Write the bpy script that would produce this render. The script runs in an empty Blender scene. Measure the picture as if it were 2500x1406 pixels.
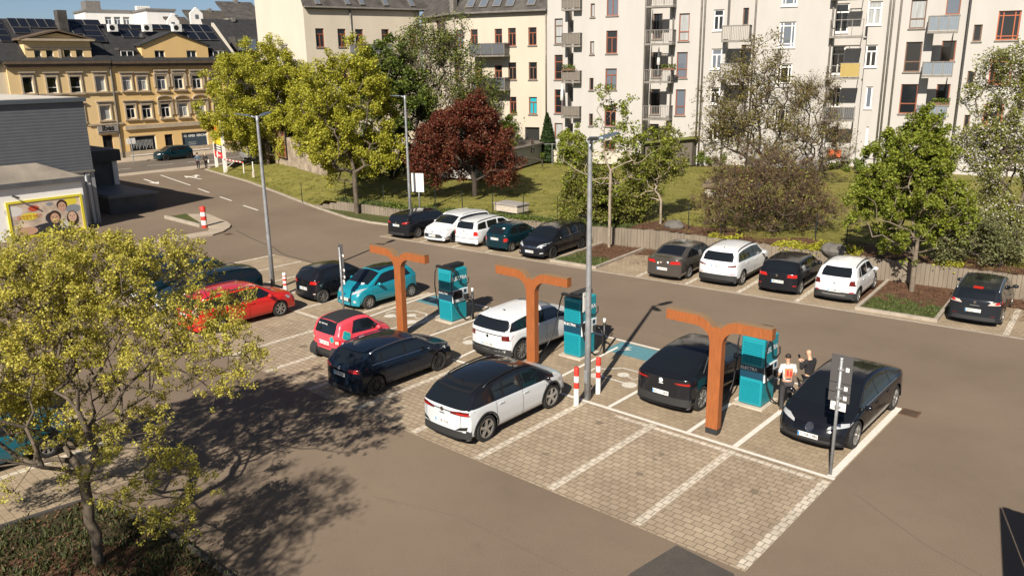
SKY_STR = 0.05; SUN_STR = 5.0; EXPO = 0.78
import bpy, bmesh, math, random
import numpy as np
from mathutils import Vector, Matrix
from mathutils.bvhtree import BVHTree
R_ = math.radians
SC = bpy.context.scene
COL = SC.collection
# ------------------------------------------------------------------ camera model
CAMH = 9.7
FPX, PITCH, ROLL, YAW = 1980.17, 0.270118, -0.0145616, 0.722587
def cam_axes():
    fw = Vector((-math.sin(YAW), math.cos(YAW), 0)); rt = Vector((math.cos(YAW), math.sin(YAW), 0)); up = Vector((0, 0, 1))
    f2 = fw*math.cos(PITCH)-up*math.sin(PITCH); u2 = up*math.cos(PITCH)+fw*math.sin(PITCH)
    r3 = rt*math.cos(ROLL)+u2*math.sin(ROLL); u3 = u2*math.cos(ROLL)-rt*math.sin(ROLL)
    return r3, u3, f2
CR, CU, CF = cam_axes()
CAM = Vector((0, 0, CAMH))
def ray(px, py):
    return CR*(px-1250)+CU*(-(py-703))+CF*FPX
def P(px, py, z=0.0):
    d = ray(px, py); t = (z-CAMH)/d.z
    return CAM+d*t
def at_depth(px, py, dep):
    return CAM+ray(px, py)*(dep/FPX)
def proj(p):
    v = Vector(p)-CAM; d = v.dot(CF)
    return 1250+FPX*v.dot(CR)/d, 703-FPX*v.dot(CU)/d
def hgt(base, ytop):
    'height of a vertical post standing at base whose top shows at image row ytop'
    lo, hi = 0.0, 40.0
    for _ in range(40):
        m = (lo+hi)/2
        if proj((base[0], base[1], base[2]+m))[1] > ytop: lo = m
        else: hi = m
    return (lo+hi)/2
class Facade:
    'vertical plane through a ground point, running in direction ang (radians from +X)'
    def __init__(s, p, ang, off=0.0):
        s.a = ang; s.d = Vector((math.cos(ang), math.sin(ang), 0)); n = Vector((s.d.y, -s.d.x, 0))
        if n.dot(Vector((p[0], p[1], 0))) > 0: n = -n
        s.n = n; s.o = Vector((p[0], p[1], 0))+n*off
        s.flip = 1 if s.d.cross(Vector((0, 0, 1))).dot(n) > 0 else -1
    def shifted(s, off):
        return Facade(s.o+s.n*off, s.a)
    def sz(s, px, py):
        r = ray(px, py); t = (s.o-CAM).dot(s.n)/r.dot(s.n); q = CAM+r*t
        return (q-s.o).dot(s.d), q.z
    def pt(s, u, z, off=0.0):
        return s.o+s.d*u+s.n*off+Vector((0, 0, z))
    def rect(s, x0, y0, x1, y1):
        xm = (x0+x1)/2; ym = (y0+y1)/2
        u0 = s.sz(x0, ym)[0]; u1 = s.sz(x1, ym)[0]; z0 = s.sz(xm, y1)[1]; z1 = s.sz(xm, y0)[1]
        return (min(u0, u1), z0, max(u0, u1), z1)
# ------------------------------------------------------------------ materials
MATS = {}
def mat(name, col, rough=0.6, metal=0.0, vary=0.0, scale=3.0, bump=0.0, bscale=None, coat=0.0, spec=0.5, detail=4.0, col2=None, stops=None, stretch=None, trans=0.0, island=0.0, emit=0.0):
    if name in MATS: return MATS[name]
    m = bpy.data.materials.new(name); m.use_nodes = True; MATS[name] = m
    nt = m.node_tree; N = nt.nodes; L = nt.links; b = N['Principled BSDF']
    c = (*col, 1) if len(col) == 3 else col
    b.inputs['Base Color'].default_value = c; b.inputs['Roughness'].default_value = rough; b.inputs['Metallic'].default_value = metal
    b.inputs['Specular IOR Level'].default_value = spec
    if coat: b.inputs['Coat Weight'].default_value = coat; b.inputs['Coat Roughness'].default_value = 0.04
    src = None
    if vary or bump or col2 or stops:
        tc = N.new('ShaderNodeTexCoord'); vec = tc.outputs['Object']
        if stretch:
            mp = N.new('ShaderNodeMapping'); mp.inputs['Scale'].default_value = stretch; L.new(vec, mp.inputs['Vector']); vec = mp.outputs[0]
    if vary or col2:
        nz = N.new('ShaderNodeTexNoise'); nz.inputs['Scale'].default_value = scale; nz.inputs['Detail'].default_value = detail; nz.inputs['Roughness'].default_value = 0.6
        L.new(vec, nz.inputs['Vector'])
        rp = N.new('ShaderNodeValToRGB'); e = rp.color_ramp.elements
        e[0].position = 0.3; e[1].position = 0.7
        if stops: e[0].position, e[1].position = stops
        c2 = col2 or tuple(min(1, v*(1+vary)) for v in c[:3]); c1 = c[:3] if col2 else tuple(v*(1-vary) for v in c[:3])
        e[0].color = (*c1, 1); e[1].color = (*c2, 1)
        L.new(nz.outputs['Fac'], rp.inputs['Fac']); src = rp.outputs['Color']
    if island:
        g = N.new('ShaderNodeNewGeometry'); hs = N.new('ShaderNodeHueSaturation')
        mr = N.new('ShaderNodeMapRange'); mr.inputs['To Min'].default_value = 1-island; mr.inputs['To Max'].default_value = 1+island
        L.new(g.outputs['Random Per Island'], mr.inputs['Value']); L.new(mr.outputs[0], hs.inputs['Value'])
        mh = N.new('ShaderNodeMapRange'); mh.inputs['To Min'].default_value = 0.485; mh.inputs['To Max'].default_value = 0.515
        ml = N.new('ShaderNodeMath'); ml.operation = 'MULTIPLY'; ml.inputs[1].default_value = 7.31
        fr = N.new('ShaderNodeMath'); fr.operation = 'FRACT'
        L.new(g.outputs['Random Per Island'], ml.inputs[0]); L.new(ml.outputs[0], fr.inputs[0]); L.new(fr.outputs[0], mh.inputs['Value']); L.new(mh.outputs[0], hs.inputs['Hue'])
        if src: L.new(src, hs.inputs['Color'])
        else: hs.inputs['Color'].default_value = c
        src = hs.outputs['Color']
    if src: L.new(src, b.inputs['Base Color'])
    if bump:
        n2 = N.new('ShaderNodeTexNoise'); n2.inputs['Scale'].default_value = bscale or scale*4; n2.inputs['Detail'].default_value = 5
        L.new(vec, n2.inputs['Vector']); bp = N.new('ShaderNodeBump'); bp.inputs['Strength'].default_value = bump; bp.inputs['Distance'].default_value = 0.02
        L.new(n2.outputs['Fac'], bp.inputs['Height']); L.new(bp.outputs[0], b.inputs['Normal'])
    if emit:
        b.inputs['Emission Color'].default_value = c; b.inputs['Emission Strength'].default_value = emit
    if trans:
        tr = N.new('ShaderNodeBsdfTranslucent'); mx = N.new('ShaderNodeMixShader'); mx.inputs[0].default_value = trans
        if src: L.new(src, tr.inputs['Color'])
        else: tr.inputs['Color'].default_value = c
        L.new(b.outputs[0], mx.inputs[1]); L.new(tr.outputs[0], mx.inputs[2]); L.new(mx.outputs[0], N['Material Output'].inputs['Surface'])
    return m
def srgb(r, g, b):
    f = lambda v: (v/255/12.92) if v/255 <= 0.04045 else ((v/255+0.055)/1.055)**2.4
    return (f(r), f(g), f(b))
# ------------------------------------------------------------------ objects
def tag(o, label=None, cat=None, group=None, kind=None):
    if label: o['label'] = label
    if cat: o['category'] = cat
    if group: o['group'] = group
    if kind: o['kind'] = kind
    return o
def empty(name, loc=(0, 0, 0), rz=0.0, label=None, cat=None, group=None):
    o = bpy.data.objects.new(name, None); COL.objects.link(o); o.location = loc; o.rotation_euler = (0, 0, rz)
    o.empty_display_size = 0.3
    return tag(o, label, cat, group)
def link(name, me, m, parent=None, smooth=False):
    if isinstance(m, (list, tuple)):
        for x in m: me.materials.append(x)
    elif m and not me.materials: me.materials.append(m)
    if smooth:
        me.polygons.foreach_set('use_smooth', [True]*len(me.polygons))
    o = bpy.data.objects.new(name, me); COL.objects.link(o)
    if parent: o.parent = parent
    return o
class MB:
    'collects shapes into one mesh'
    def __init__(s): s.v = []; s.f = []; s.mi = []
    def add(s, vs, fs, mi=0):
        b = len(s.v); s.v += [tuple(v) for v in vs]
        for f in fs: s.f.append(tuple(b+i for i in f)); s.mi.append(mi)
    def hexa(s, p, mi=0):
        s.add(p, [(0, 3, 2, 1), (4, 5, 6, 7), (0, 1, 5, 4), (1, 2, 6, 5), (2, 3, 7, 6), (3, 0, 4, 7)], mi)
    def box(s, x0, y0, z0, x1, y1, z1, mi=0):
        s.hexa([(x0, y0, z0), (x1, y0, z0), (x1, y1, z0), (x0, y1, z0), (x0, y0, z1), (x1, y0, z1), (x1, y1, z1), (x0, y1, z1)], mi)
    def obox(s, c, d, L, W, z0, z1, mi=0):
        'oriented box: centre c, direction d (2d unit), length L along d, width W'
        d = Vector((d[0], d[1], 0)).normalized(); n = Vector((-d.y, d.x, 0)); c = Vector((c[0], c[1], 0))
        q = [c-d*L/2-n*W/2, c+d*L/2-n*W/2, c+d*L/2+n*W/2, c-d*L/2+n*W/2]
        s.hexa([(v.x, v.y, z0) for v in q]+[(v.x, v.y, z1) for v in q], mi)
    def fbox(s, F, u0, z0, u1, z1, d0, d1, mi=0):
        'box on a facade, from offset d0 to d1 outward'
        s.hexa([F.pt(u0, z0, d1), F.pt(u1, z0, d1), F.pt(u1, z0, d0), F.pt(u0, z0, d0), F.pt(u0, z1, d1), F.pt(u1, z1, d1), F.pt(u1, z1, d0), F.pt(u0, z1, d0)] if F.flip > 0 else
               [F.pt(u0, z0, d0), F.pt(u1, z0, d0), F.pt(u1, z0, d1), F.pt(u0, z0, d1), F.pt(u0, z1, d0), F.pt(u1, z1, d0), F.pt(u1, z1, d1), F.pt(u0, z1, d1)], mi)
    def tube(s, pts, r, n=8, cap=True, mi=0):
        pts = [Vector(p) for p in pts]; k = len(pts); rr = r if isinstance(r, (list, tuple)) else [r]*k
        b = len(s.v); up = Vector((0, 0, 1)); prev = None
        for i, p in enumerate(pts):
            t = (pts[min(i+1, k-1)]-pts[max(i-1, 0)])
            if t.length < 1e-9: t = Vector((0, 0, 1))
            t.normalize()
            if prev is None:
                a = t.orthogonal().normalized() if abs(t.z) < 0.99 else Vector((1, 0, 0))
            else: a = prev-t*prev.dot(t)
            if a.length < 1e-6: a = t.orthogonal()
            a.normalize(); prev = a; c = t.cross(a)
            for j in range(n):
                w = 2*math.pi*j/n; s.v.append(tuple(p+(a*math.cos(w)+c*math.sin(w))*rr[i]))
        for i in range(k-1):
            for j in range(n):
                s.f.append((b+i*n+j, b+i*n+(j+1) % n, b+(i+1)*n+(j+1) % n, b+(i+1)*n+j)); s.mi.append(mi)
        if cap:
            s.f.append(tuple(b+j for j in range(n))[::-1]); s.mi.append(mi)
            s.f.append(tuple(b+(k-1)*n+j for j in range(n))); s.mi.append(mi)
    def lathe(s, prof, n=24, c=(0, 0, 0), axis='z', mi=0):
        'prof: list of (r, h)'
        b = len(s.v)
        for r, h in prof:
            for j in range(n):
                w = 2*math.pi*j/n; x, y = r*math.cos(w), r*math.sin(w)
                q = (x, y, h) if axis == 'z' else (x, h, y)
                s.v.append((c[0]+q[0], c[1]+q[1], c[2]+q[2]))
        for i in range(len(prof)-1):
            for j in range(n):
                f = (b+i*n+j, b+i*n+(j+1) % n, b+(i+1)*n+(j+1) % n, b+(i+1)*n+j)
                s.f.append(f if axis == 'z' else f[::-1]); s.mi.append(mi)
    def prism(s, poly, z0, z1, mi=0):
        n = len(poly); z = z1 if callable(z1) else (lambda x, y: z1)
        vs = [(p[0], p[1], z0) for p in poly]+[(p[0], p[1], z(p[0], p[1])) for p in poly]
        s.add(vs, [tuple(range(n))[::-1], tuple(range(n, 2*n))]+[(i, (i+1) % n, n+(i+1) % n, n+i) for i in range(n)], mi)
    def mesh(s, name='m'):
        me = bpy.data.meshes.new(name); me.from_pydata(s.v, [], s.f)
        if any(s.mi): me.polygons.foreach_set('material_index', s.mi)
        me.update(); return me
    def build(s, name, m, parent=None, smooth=False, fix=True):
        me = s.mesh(name)
        if fix:
            bm = bmesh.new(); bm.from_mesh(me); bmesh.ops.recalc_face_normals(bm, faces=bm.faces); bm.to_mesh(me); bm.free()
        return link(name, me, m, parent, smooth)
def np_mesh(name, V, F, m, parent=None, smooth=False):
    'quads or tris from numpy arrays'
    me = bpy.data.meshes.new(name); V = np.asarray(V, np.float32); F = np.asarray(F, np.int32); k = F.shape[1]
    me.vertices.add(len(V)); me.vertices.foreach_set('co', V.ravel()); me.loops.add(F.size); me.loops.foreach_set('vertex_index', F.ravel())
    me.polygons.add(len(F)); me.polygons.foreach_set('loop_start', np.arange(0, F.size, k, dtype=np.int32))
    me.update(calc_edges=True)
    return link(name, me, m, parent, smooth)
def sheet(name, poly, z, m, parent=None, label=None, cat=None, kind=None, group=None):
    me = bpy.data.meshes.new(name); me.from_pydata([(p[0], p[1], z) for p in poly], [], [tuple(range(len(poly)))]); me.update()
    if me.polygons[0].normal.z < 0: me.flip_normals()
    return tag(link(name, me, m, parent), label, cat, group, kind)
_txt = {}
def text_mesh(s, size=1.0, depth=0.0, align='CENTER', shear=0.0, bold=0.0, space=1.0):
    'lettering as a mesh in the XY plane, centred'
    k = (s, size, depth, align, shear, bold, space)
    if k in _txt: return _txt[k]
    cu = bpy.data.curves.new('lettering', 'FONT'); cu.body = s; cu.size = size; cu.extrude = depth; cu.align_x = align; cu.align_y = 'CENTER'
    cu.resolution_u = 3; cu.shear = shear; cu.offset = bold; cu.space_character = space
    ob = bpy.data.objects.new('lettering', cu); COL.objects.link(ob)
    dg = bpy.context.evaluated_depsgraph_get(); me = bpy.data.meshes.new_from_object(ob.evaluated_get(dg))
    bpy.data.objects.remove(ob); bpy.data.curves.remove(cu)
    _txt[k] = me
    return me
def text_on(name, s, size, m, origin, xdir, ydir, parent=None, depth=0.004, off=0.006, **kw):
    me = text_mesh(s, size, 0.0, **kw).copy(); x = Vector(xdir).normalized(); y = Vector(ydir).normalized(); n = x.cross(y)
    for v in me.vertices: v.co = Vector(origin)+x*v.co.x+y*v.co.y+n*off
    me.materials.clear()
    return link(name, me, m, parent)
def dup(o, loc=None, rz=None, label=None, parent=None):
    c = o.copy(); COL.objects.link(c)
    if parent: c.parent = parent
    if loc is not None: c.location = loc
    if rz is not None: c.rotation_euler = (0, 0, rz)
    if label: c['label'] = label
    for ch in list(o.children): dup(ch, parent=c)
    return c
def ico(m, c, r, sub=2, squash=(1, 1, 1), jit=0.0, rnd=None):
    'add a jittered icosphere to MB m'
    bm = bmesh.new(); bmesh.ops.create_icosphere(bm, subdivisions=sub, radius=1.0)
    rnd = rnd or random
    vs = [(c[0]+v.co.x*r*squash[0]*(1+rnd.uniform(-jit, jit)), c[1]+v.co.y*r*squash[1]*(1+rnd.uniform(-jit, jit)), c[2]+v.co.z*r*squash[2]*(1+rnd.uniform(-jit, jit))) for v in bm.verts]
    bm.verts.index_update(); fs = [tuple(v.index for v in f.verts) for f in bm.faces]; bm.free(); m.add(vs, fs)
# ================================================================== GROUND
def ground_mat(name, c1, c2, s1=0.35, s2=60, c3=None, bump=0.15):
    m = bpy.data.materials.new(name); m.use_nodes = True; N = m.node_tree.nodes; L = m.node_tree.links; b = N['Principled BSDF']
    b.inputs['Roughness'].default_value = 0.9; b.inputs['Specular IOR Level'].default_value = 0.25
    tc = N.new('ShaderNodeTexCoord')
    n1 = N.new('ShaderNodeTexNoise'); n1.inputs['Scale'].default_value = s1; n1.inputs['Detail'].default_value = 6; n1.inputs['Roughness'].default_value = 0.65
    n2 = N.new('ShaderNodeTexNoise'); n2.inputs['Scale'].default_value = s2; n2.inputs['Detail'].default_value = 3
    L.new(tc.outputs['Object'], n1.inputs['Vector']); L.new(tc.outputs['Object'], n2.inputs['Vector'])
    r = N.new('ShaderNodeValToRGB'); e = r.color_ramp.elements; e[0].position = 0.32; e[1].position = 0.68; e[0].color = (*c1, 1); e[1].color = (*c2, 1)
    L.new(n1.outputs['Fac'], r.inputs['Fac'])
    mx = N.new('ShaderNodeMix'); mx.data_type = 'RGBA'; mx.blend_type = 'MULTIPLY'; mx.inputs[0].default_value = 1.0
    r2 = N.new('ShaderNodeValToRGB'); e = r2.color_ramp.elements; e[0].position = 0.3; e[1].position = 0.75; e[0].color = (0.72, 0.72, 0.72, 1); e[1].color = (1.18, 1.18, 1.18, 1)
    L.new(n2.outputs['Fac'], r2.inputs['Fac']); L.new(r.outputs[0], mx.inputs[6]); L.new(r2.outputs[0], mx.inputs[7]); out = mx.outputs[2]
    if c3:
        n3 = N.new('ShaderNodeTexNoise'); n3.inputs['Scale'].default_value = s1*4; n3.inputs['Detail'].default_value = 8; n3.inputs['Roughness'].default_value = 0.75
        L.new(tc.outputs['Object'], n3.inputs['Vector']); r3 = N.new('ShaderNodeValToRGB'); e = r3.color_ramp.elements; e[0].position = 0.56; e[1].position = 0.72
        L.new(n3.outputs['Fac'], r3.inputs['Fac']); m3 = N.new('ShaderNodeMix'); m3.data_type = 'RGBA'; L.new(r3.outputs[0], m3.inputs[0]); L.new(out, m3.inputs[6]); m3.inputs[7].default_value = (*c3, 1); out = m3.outputs[2]
    L.new(out, b.inputs['Base Color'])
    bp = N.new('ShaderNodeBump'); bp.inputs['Strength'].default_value = bump; bp.inputs['Distance'].default_value = 0.01; L.new(n2.outputs['Fac'], bp.inputs['Height']); L.new(bp.outputs[0], b.inputs['Normal'])
    return m
def paver_mat(name, c1, c2, cm, w=0.26, h=0.2, mort=0.012, vert=False):
    m = bpy.data.materials.new(name); m.use_nodes = True; N = m.node_tree.nodes; L = m.node_tree.links; b = N['Principled BSDF']
    b.inputs['Roughness'].default_value = 0.88; b.inputs['Specular IOR Level'].default_value = 0.3
    tc = N.new('ShaderNodeTexCoord'); br = N.new('ShaderNodeTexBrick'); br.inputs['Scale'].default_value = 1.0
    v = tc.outputs['Object']
    # slightly irregular joints
    nz = N.new('ShaderNodeTexNoise'); nz.inputs['Scale'].default_value = 2.2; L.new(v, nz.inputs['Vector'])
    vm = N.new('ShaderNodeVectorMath'); vm.operation = 'SCALE'; vm.inputs['Scale'].default_value = 0.05; L.new(nz.outputs['Color'], vm.inputs[0])
    va = N.new('ShaderNodeVectorMath'); va.operation = 'ADD'; L.new(v, va.inputs[0]); L.new(vm.outputs[0], va.inputs[1])
    L.new(va.outputs[0], br.inputs['Vector'])
    br.inputs['Brick Width'].default_value = w; br.inputs['Row Height'].default_value = h; br.inputs['Mortar Size'].default_value = mort; br.inputs['Mortar Smooth'].default_value = 0.25
    br.inputs['Bias'].default_value = -0.1
    br.inputs['Color1'].default_value = (*c1, 1); br.inputs['Color2'].default_value = (*c2, 1); br.inputs['Mortar'].default_value = (*cm, 1)
    n1 = N.new('ShaderNodeTexNoise'); n1.inputs['Scale'].default_value = 0.6; n1.inputs['Detail'].default_value = 7; n1.inputs['Roughness'].default_value = 0.7; L.new(v, n1.inputs['Vector'])
    r = N.new('ShaderNodeValToRGB'); e = r.color_ramp.elements; e[0].position = 0.3; e[1].position = 0.7; e[0].color = (0.82, 0.81, 0.80, 1); e[1].color = (1.12, 1.12, 1.12, 1); L.new(n1.outputs['Fac'], r.inputs['Fac'])
    mx = N.new('ShaderNodeMix'); mx.data_type = 'RGBA'; mx.blend_type = 'MULTIPLY'; mx.inputs[0].default_value = 1.0; L.new(br.outputs['Color'], mx.inputs[6]); L.new(r.outputs[0], mx.inputs[7])
    L.new(mx.outputs[2], b.inputs['Base Color'])
    n4 = N.new('ShaderNodeTexNoise'); n4.inputs['Scale'].default_value = 1.1; n4.inputs['Detail'].default_value = 9; n4.inputs['Roughness'].default_value = 0.75; L.new(v, n4.inputs['Vector'])
    r4 = N.new('ShaderNodeValToRGB'); e = r4.color_ramp.elements; e[0].position = 0.56; e[1].position = 0.70; e[0].color = (1, 1, 1, 1); e[1].color = (.84, .83, .82, 1); L.new(n4.outputs['Fac'], r4.inputs['Fac'])
    m5 = N.new('ShaderNodeMix'); m5.data_type = 'RGBA'; m5.blend_type = 'MULTIPLY'; m5.inputs[0].default_value = 1.0; L.new(mx.outputs[2], m5.inputs[6]); L.new(r4.outputs[0], m5.inputs[7]); L.new(m5.outputs[2], b.inputs['Base Color'])
    bp = N.new('ShaderNodeBump'); bp.inputs['Strength'].default_value = 0.5; bp.inputs['Distance'].default_value = 0.01; bp.invert = True
    L.new(br.outputs['Fac'], bp.inputs['Height']); L.new(bp.outputs[0], b.inputs['Normal'])
    return m
M_ASPH = ground_mat('asphalt', (0.152, 0.116, 0.083), (0.202, 0.156, 0.113), 0.16, 45, c3=(0.142, 0.109, 0.079))
M_ASPH2 = ground_mat('asphalt_street', (0.115, 0.096, 0.078), (0.145, 0.120, 0.098), 0.3, 40)
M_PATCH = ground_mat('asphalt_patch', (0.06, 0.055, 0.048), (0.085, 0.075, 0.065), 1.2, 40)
M_PAVE = paver_mat('pavers', (0.280, 0.222, 0.155), (0.345, 0.280, 0.202), (0.120, 0.096, 0.069), w=0.24, h=0.19, mort=0.010)
M_PAVEO = paver_mat('pavers_old', (0.270, 0.212, 0.145), (0.315, 0.250, 0.172), (0.17, 0.134, 0.09), mort=0.009)
M_LPAVE = paver_mat('light_pavers', (0.46, 0.41, 0.33), (0.56, 0.50, 0.41), (0.20, 0.175, 0.14), w=0.2, h=0.2)
M_WALK = ground_mat('sidewalk', (0.33, 0.275, 0.21), (0.40, 0.335, 0.26), 0.8, 25)
M_KERB = mat('kerb_stone', (0.30, 0.26, 0.21), 0.9, vary=0.2, scale=2.5, bump=0.3)
M_GRASS = ground_mat('grass', (0.120, 0.118, 0.022), (0.200, 0.182, 0.042), 0.35, 9, c3=(0.27, 0.215, 0.08), bump=0.8)
M_GRASS2 = ground_mat('rough_grass', (0.042, 0.058, 0.014), (0.085, 0.09, 0.025), 1.3, 14, c3=(0.13, 0.09, 0.045), bump=0.8)
M_MULCH = ground_mat('bark_mulch', (0.060, 0.032, 0.018), (0.135, 0.070, 0.040), 2.5, 22, c3=(0.17, 0.10, 0.06), bump=0.9)
M_SOIL = ground_mat('soil', (0.028, 0.025, 0.012), (0.070, 0.055, 0.026), 1.6, 12, c3=(0.05, 0.06, 0.015), bump=0.9)
M_PAINT = mat('road_paint', (0.62, 0.59, 0.53), 0.75, scale=16, detail=9, col2=(0.40, 0.36, 0.30), stops=(.52, .78))
M_PAINTW = mat('worn_paint', (0.50, 0.47, 0.41), 0.8, vary=0.22, scale=12, detail=8)
M_TEALP = mat('teal_paint', (0.075, 0.20, 0.235), 0.75, vary=0.15, scale=7, detail=6)
S = 'structure'
sheet('ground', [(-900, -300), (300, -300), (300, 900), (-900, 900)], -0.02, ground_mat('earth', (0.12, 0.11, 0.085), (0.16, 0.145, 0.11), 0.05, 10), kind=S)
sheet('asphalt_lot', [(-79.6, -30), (25, -30), (25, 60), (-30, 60), (-79.6, 60)], 0.0, M_ASPH, kind=S)
sheet('street', [(-88.9, -60), (-79.0, -60), (-79.0, 140), (-88.9, 140)], 0.004, M_ASPH2, kind=S)
# --- paved parking bays
XR = -5.80
sheet('parking_bays_near', [(-39.9, 13.38), (XR, 13.38), (XR, 18.1), (-39.9, 18.1)], 0.004, M_PAVE, kind=S)
sheet('parking_bays_charging', [(-37.7, 18.1), (XR, 18.1), (XR, 23.45), (-37.7, 23.45)], 0.004, M_PAVEO, kind=S)
sheet('parking_bays_left', [(-60, 3.2), (-18.9, 3.2), (-18.9, 8.2), (-60, 8.2)], 0.004, M_PAVEO, kind=S)
FR_O = Vector((-22.61, 31.16)); FR_A = math.atan2(2.39, 32.16)
def FR(u, v): return (FR_O.x+u*math.cos(FR_A)-v*math.sin(FR_A), FR_O.y+u*math.sin(FR_A)+v*math.cos(FR_A))
sheet('parking_bays_far', [FR(-14.2, 0), FR(24, 0), FR(24, 6.3), FR(-14.2, 4.6)], 0.004, M_PAVEO, kind=S)
fe = MB(); a = FR(-14.2, -0.12); b = FR(24, -0.12)
for k in range(80):
    u0 = -14.2+k*0.4775; p = FR(u0+0.235, -0.07); fe.obox(p, (math.cos(FR_A), math.sin(FR_A)), 0.468, 0.13, 0.0, 0.012)
tag(fe.build('edging_stones', M_KERB), kind=S)
def strip(m, pts, w, z):
    'ribbon along points'
    vs = []; n = len(pts)
    for i, p in enumerate(pts):
        p = Vector((p[0], p[1])); a = Vector(pts[max(i-1, 0)][:2]); b = Vector(pts[min(i+1, n-1)][:2]); d = (b-a).normalized(); q = Vector((-d.y, d.x))*w/2
        vs += [(p.x-q.x, p.y-q.y, z), (p.x+q.x, p.y+q.y, z)]
    m.add(vs, [(2*i, 2*i+2, 2*i+3, 2*i+1) for i in range(n-1)])
def up(ob):
    for p in ob.data.polygons:
        if p.normal.z < 0: ob.data.flip_normals(); break
    return ob
lp = MB()
for x in (-10.75, -13.15, -15.55, -18.0, -20.35, -22.75, -25.1): strip(lp, [(x, 13.45), (x, 18.05)], 0.21, 0.008)
strip(lp, [(-8.37, 13.45), (-8.37, 18.0)], 0.21, 0.008)
for x in (-22.9, -25.45, -27.9, -30.3, -32.7, -35.1, -37.5): strip(lp, [(x, 18.2), (x, 23.4)], 0.2, 0.008)
strip(lp, [(XR-0.12, 13.45), (XR-0.12, 17.95)], 0.24, 0.008)
strip(lp, [(-39.9, 18.05), (-21.3, 18.05)], 0.2, 0.0085)
strip(lp, [(-11.9, 17.85), (-6.2, 17.85)], 0.16, 0.0085)
for x in (-21.5, -23.9, -26.3): strip(lp, [(x, 3.3), (x, 8.1)], 0.2, 0.008)
for u in (-11.1, -8.7, -6.35, -3.9, 2.75, 5.2, 7.65, 10.15, 17.7, 20.1): strip(lp, [FR(u, 0.05), FR(u, 5.2)], 0.2, 0.008)
tag(up(lp.build('light_bay_lines', M_LPAVE, fix=False)), kind=S)
# painted lines
pl = MB()
def ln(a, b, w=0.11, z=0.013, m=None): strip(m or pl, [P(*a)[:2], P(*b)[:2]], w, z)
strip(pl, [(-18.75, 18.15), (XR, 18.15)], 0.12, 0.012)
strip(pl, [(-5.92, 18.22), (-5.92, 23.45)], 0.18, 0.013)
strip(pl, [(-8.41, 18.22), (-8.41, 23.3)], 0.15, 0.013)
strip(pl, [(-9.77, 18.22), (-9.77, 20.7)], 0.12, 0.013)
strip(pl, [(-9.77, 21.0), (-9.77, 23.3)], 0.12, 0.013)
strip(pl, [(-12.37, 18.22), (-12.37, 23.3)], 0.12, 0.013)
strip(pl, [(-22.7, 23.38), (-8.3, 23.38)], 0.12, 0.012)
ln((1369, 920), (1508, 848)); ln((1116, 876), (1175, 848)); ln((1042, 823), (1227, 757)); ln((957, 816), (1072, 770)); ln((880, 781), (1062, 716))
ln((1480, 820), (1410, 800))
tag(up(pl.build('painted_bay_lines', M_PAINT, fix=False)), kind=S)
# teal bands with lightning bolt and clover emblems on the bay floor
tb = MB()
for x0, x1 in ((-15.3, -12.5), (-21.1, -18.9), (-25.0, -22.9)):
    tb.add([(x0, 22.15, 0.0105), (x1, 22.15, 0.0105), (x1, 23.25, 0.0105), (x0, 23.25, 0.0105)], [(0, 1, 2, 3)])
tag(up(tb.build('teal_floor_bands', M_TEALP, fix=False)), kind=S)
ic = MB()
def ic_poly(pts, cx, cy, s, z=0.0155):
    ic.add([(cx+p[0]*s, cy+p[1]*s, z) for p in pts], [tuple(range(len(pts)))])
bolt = [(-0.35, 0.0), (0.15, 0.5), (0.02, 0.08), (0.38, 0.02), (-0.18, -0.5), (-0.02, -0.06)]
def disc(cx, cy, r, z=0.0155, n=16): ic.add([(cx+r*math.cos(6.2832*i/n), cy+r*math.sin(6.2832*i/n), z) for i in range(n)], [tuple(range(n))])
def ring(cx, cy, r, w, z=0.0155, n=20, a0=0, a1=6.2832):
    strip(ic, [(cx+r*math.cos(a0+(a1-a0)*i/n), cy+r*math.sin(a0+(a1-a0)*i/n)) for i in range(n+1)], w, z)
for bx in (-14.75, -20.6, -24.6): ic_poly(bolt, bx, 22.72, 0.62)
for a in (-13.25,):
    for dx, dy in ((-.16, .16), (.16, .16), (-.16, -.16), (.16, -.16)): disc(a+dx, 22.68+dy, 0.17)
def ev_icon(cx, cy):
    'car outline with a plug, seen from the lane'
    for i in (0, 1): disc(cx+(-0.62+1.24*i), cy-0.55, 0.24, 0.0157); 
    strip(ic, [(cx-1.0, cy-0.45), (cx-1.05, cy-0.05), (cx-0.75, cy+0.1), (cx-0.35, cy+0.55), (cx+0.35, cy+0.55), (cx+0.8, cy+0.1), (cx+1.1, cy-0.05), (cx+1.05, cy-0.5)], 0.085, 0.0153)
    strip(ic, [(cx-0.38, cy-0.5), (cx+0.38, cy-0.5)], 0.085, 0.0153)
    disc(cx, cy+0.05, 0.2, 0.0159); strip(ic, [(cx+0.1, cy+0.05), (cx+0.5, cy-0.1), (cx+0.6, cy+0.4), (cx+1.3, cy+0.55)], 0.07, 0.0161)
ev_icon(-13.45, 20.55); ev_icon(-18.9, 20.3); ev_icon(-23.6, 20.6)
tag(up(ic.build('charging_floor_icons', M_PAINTW, fix=False)), kind=S)
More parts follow.
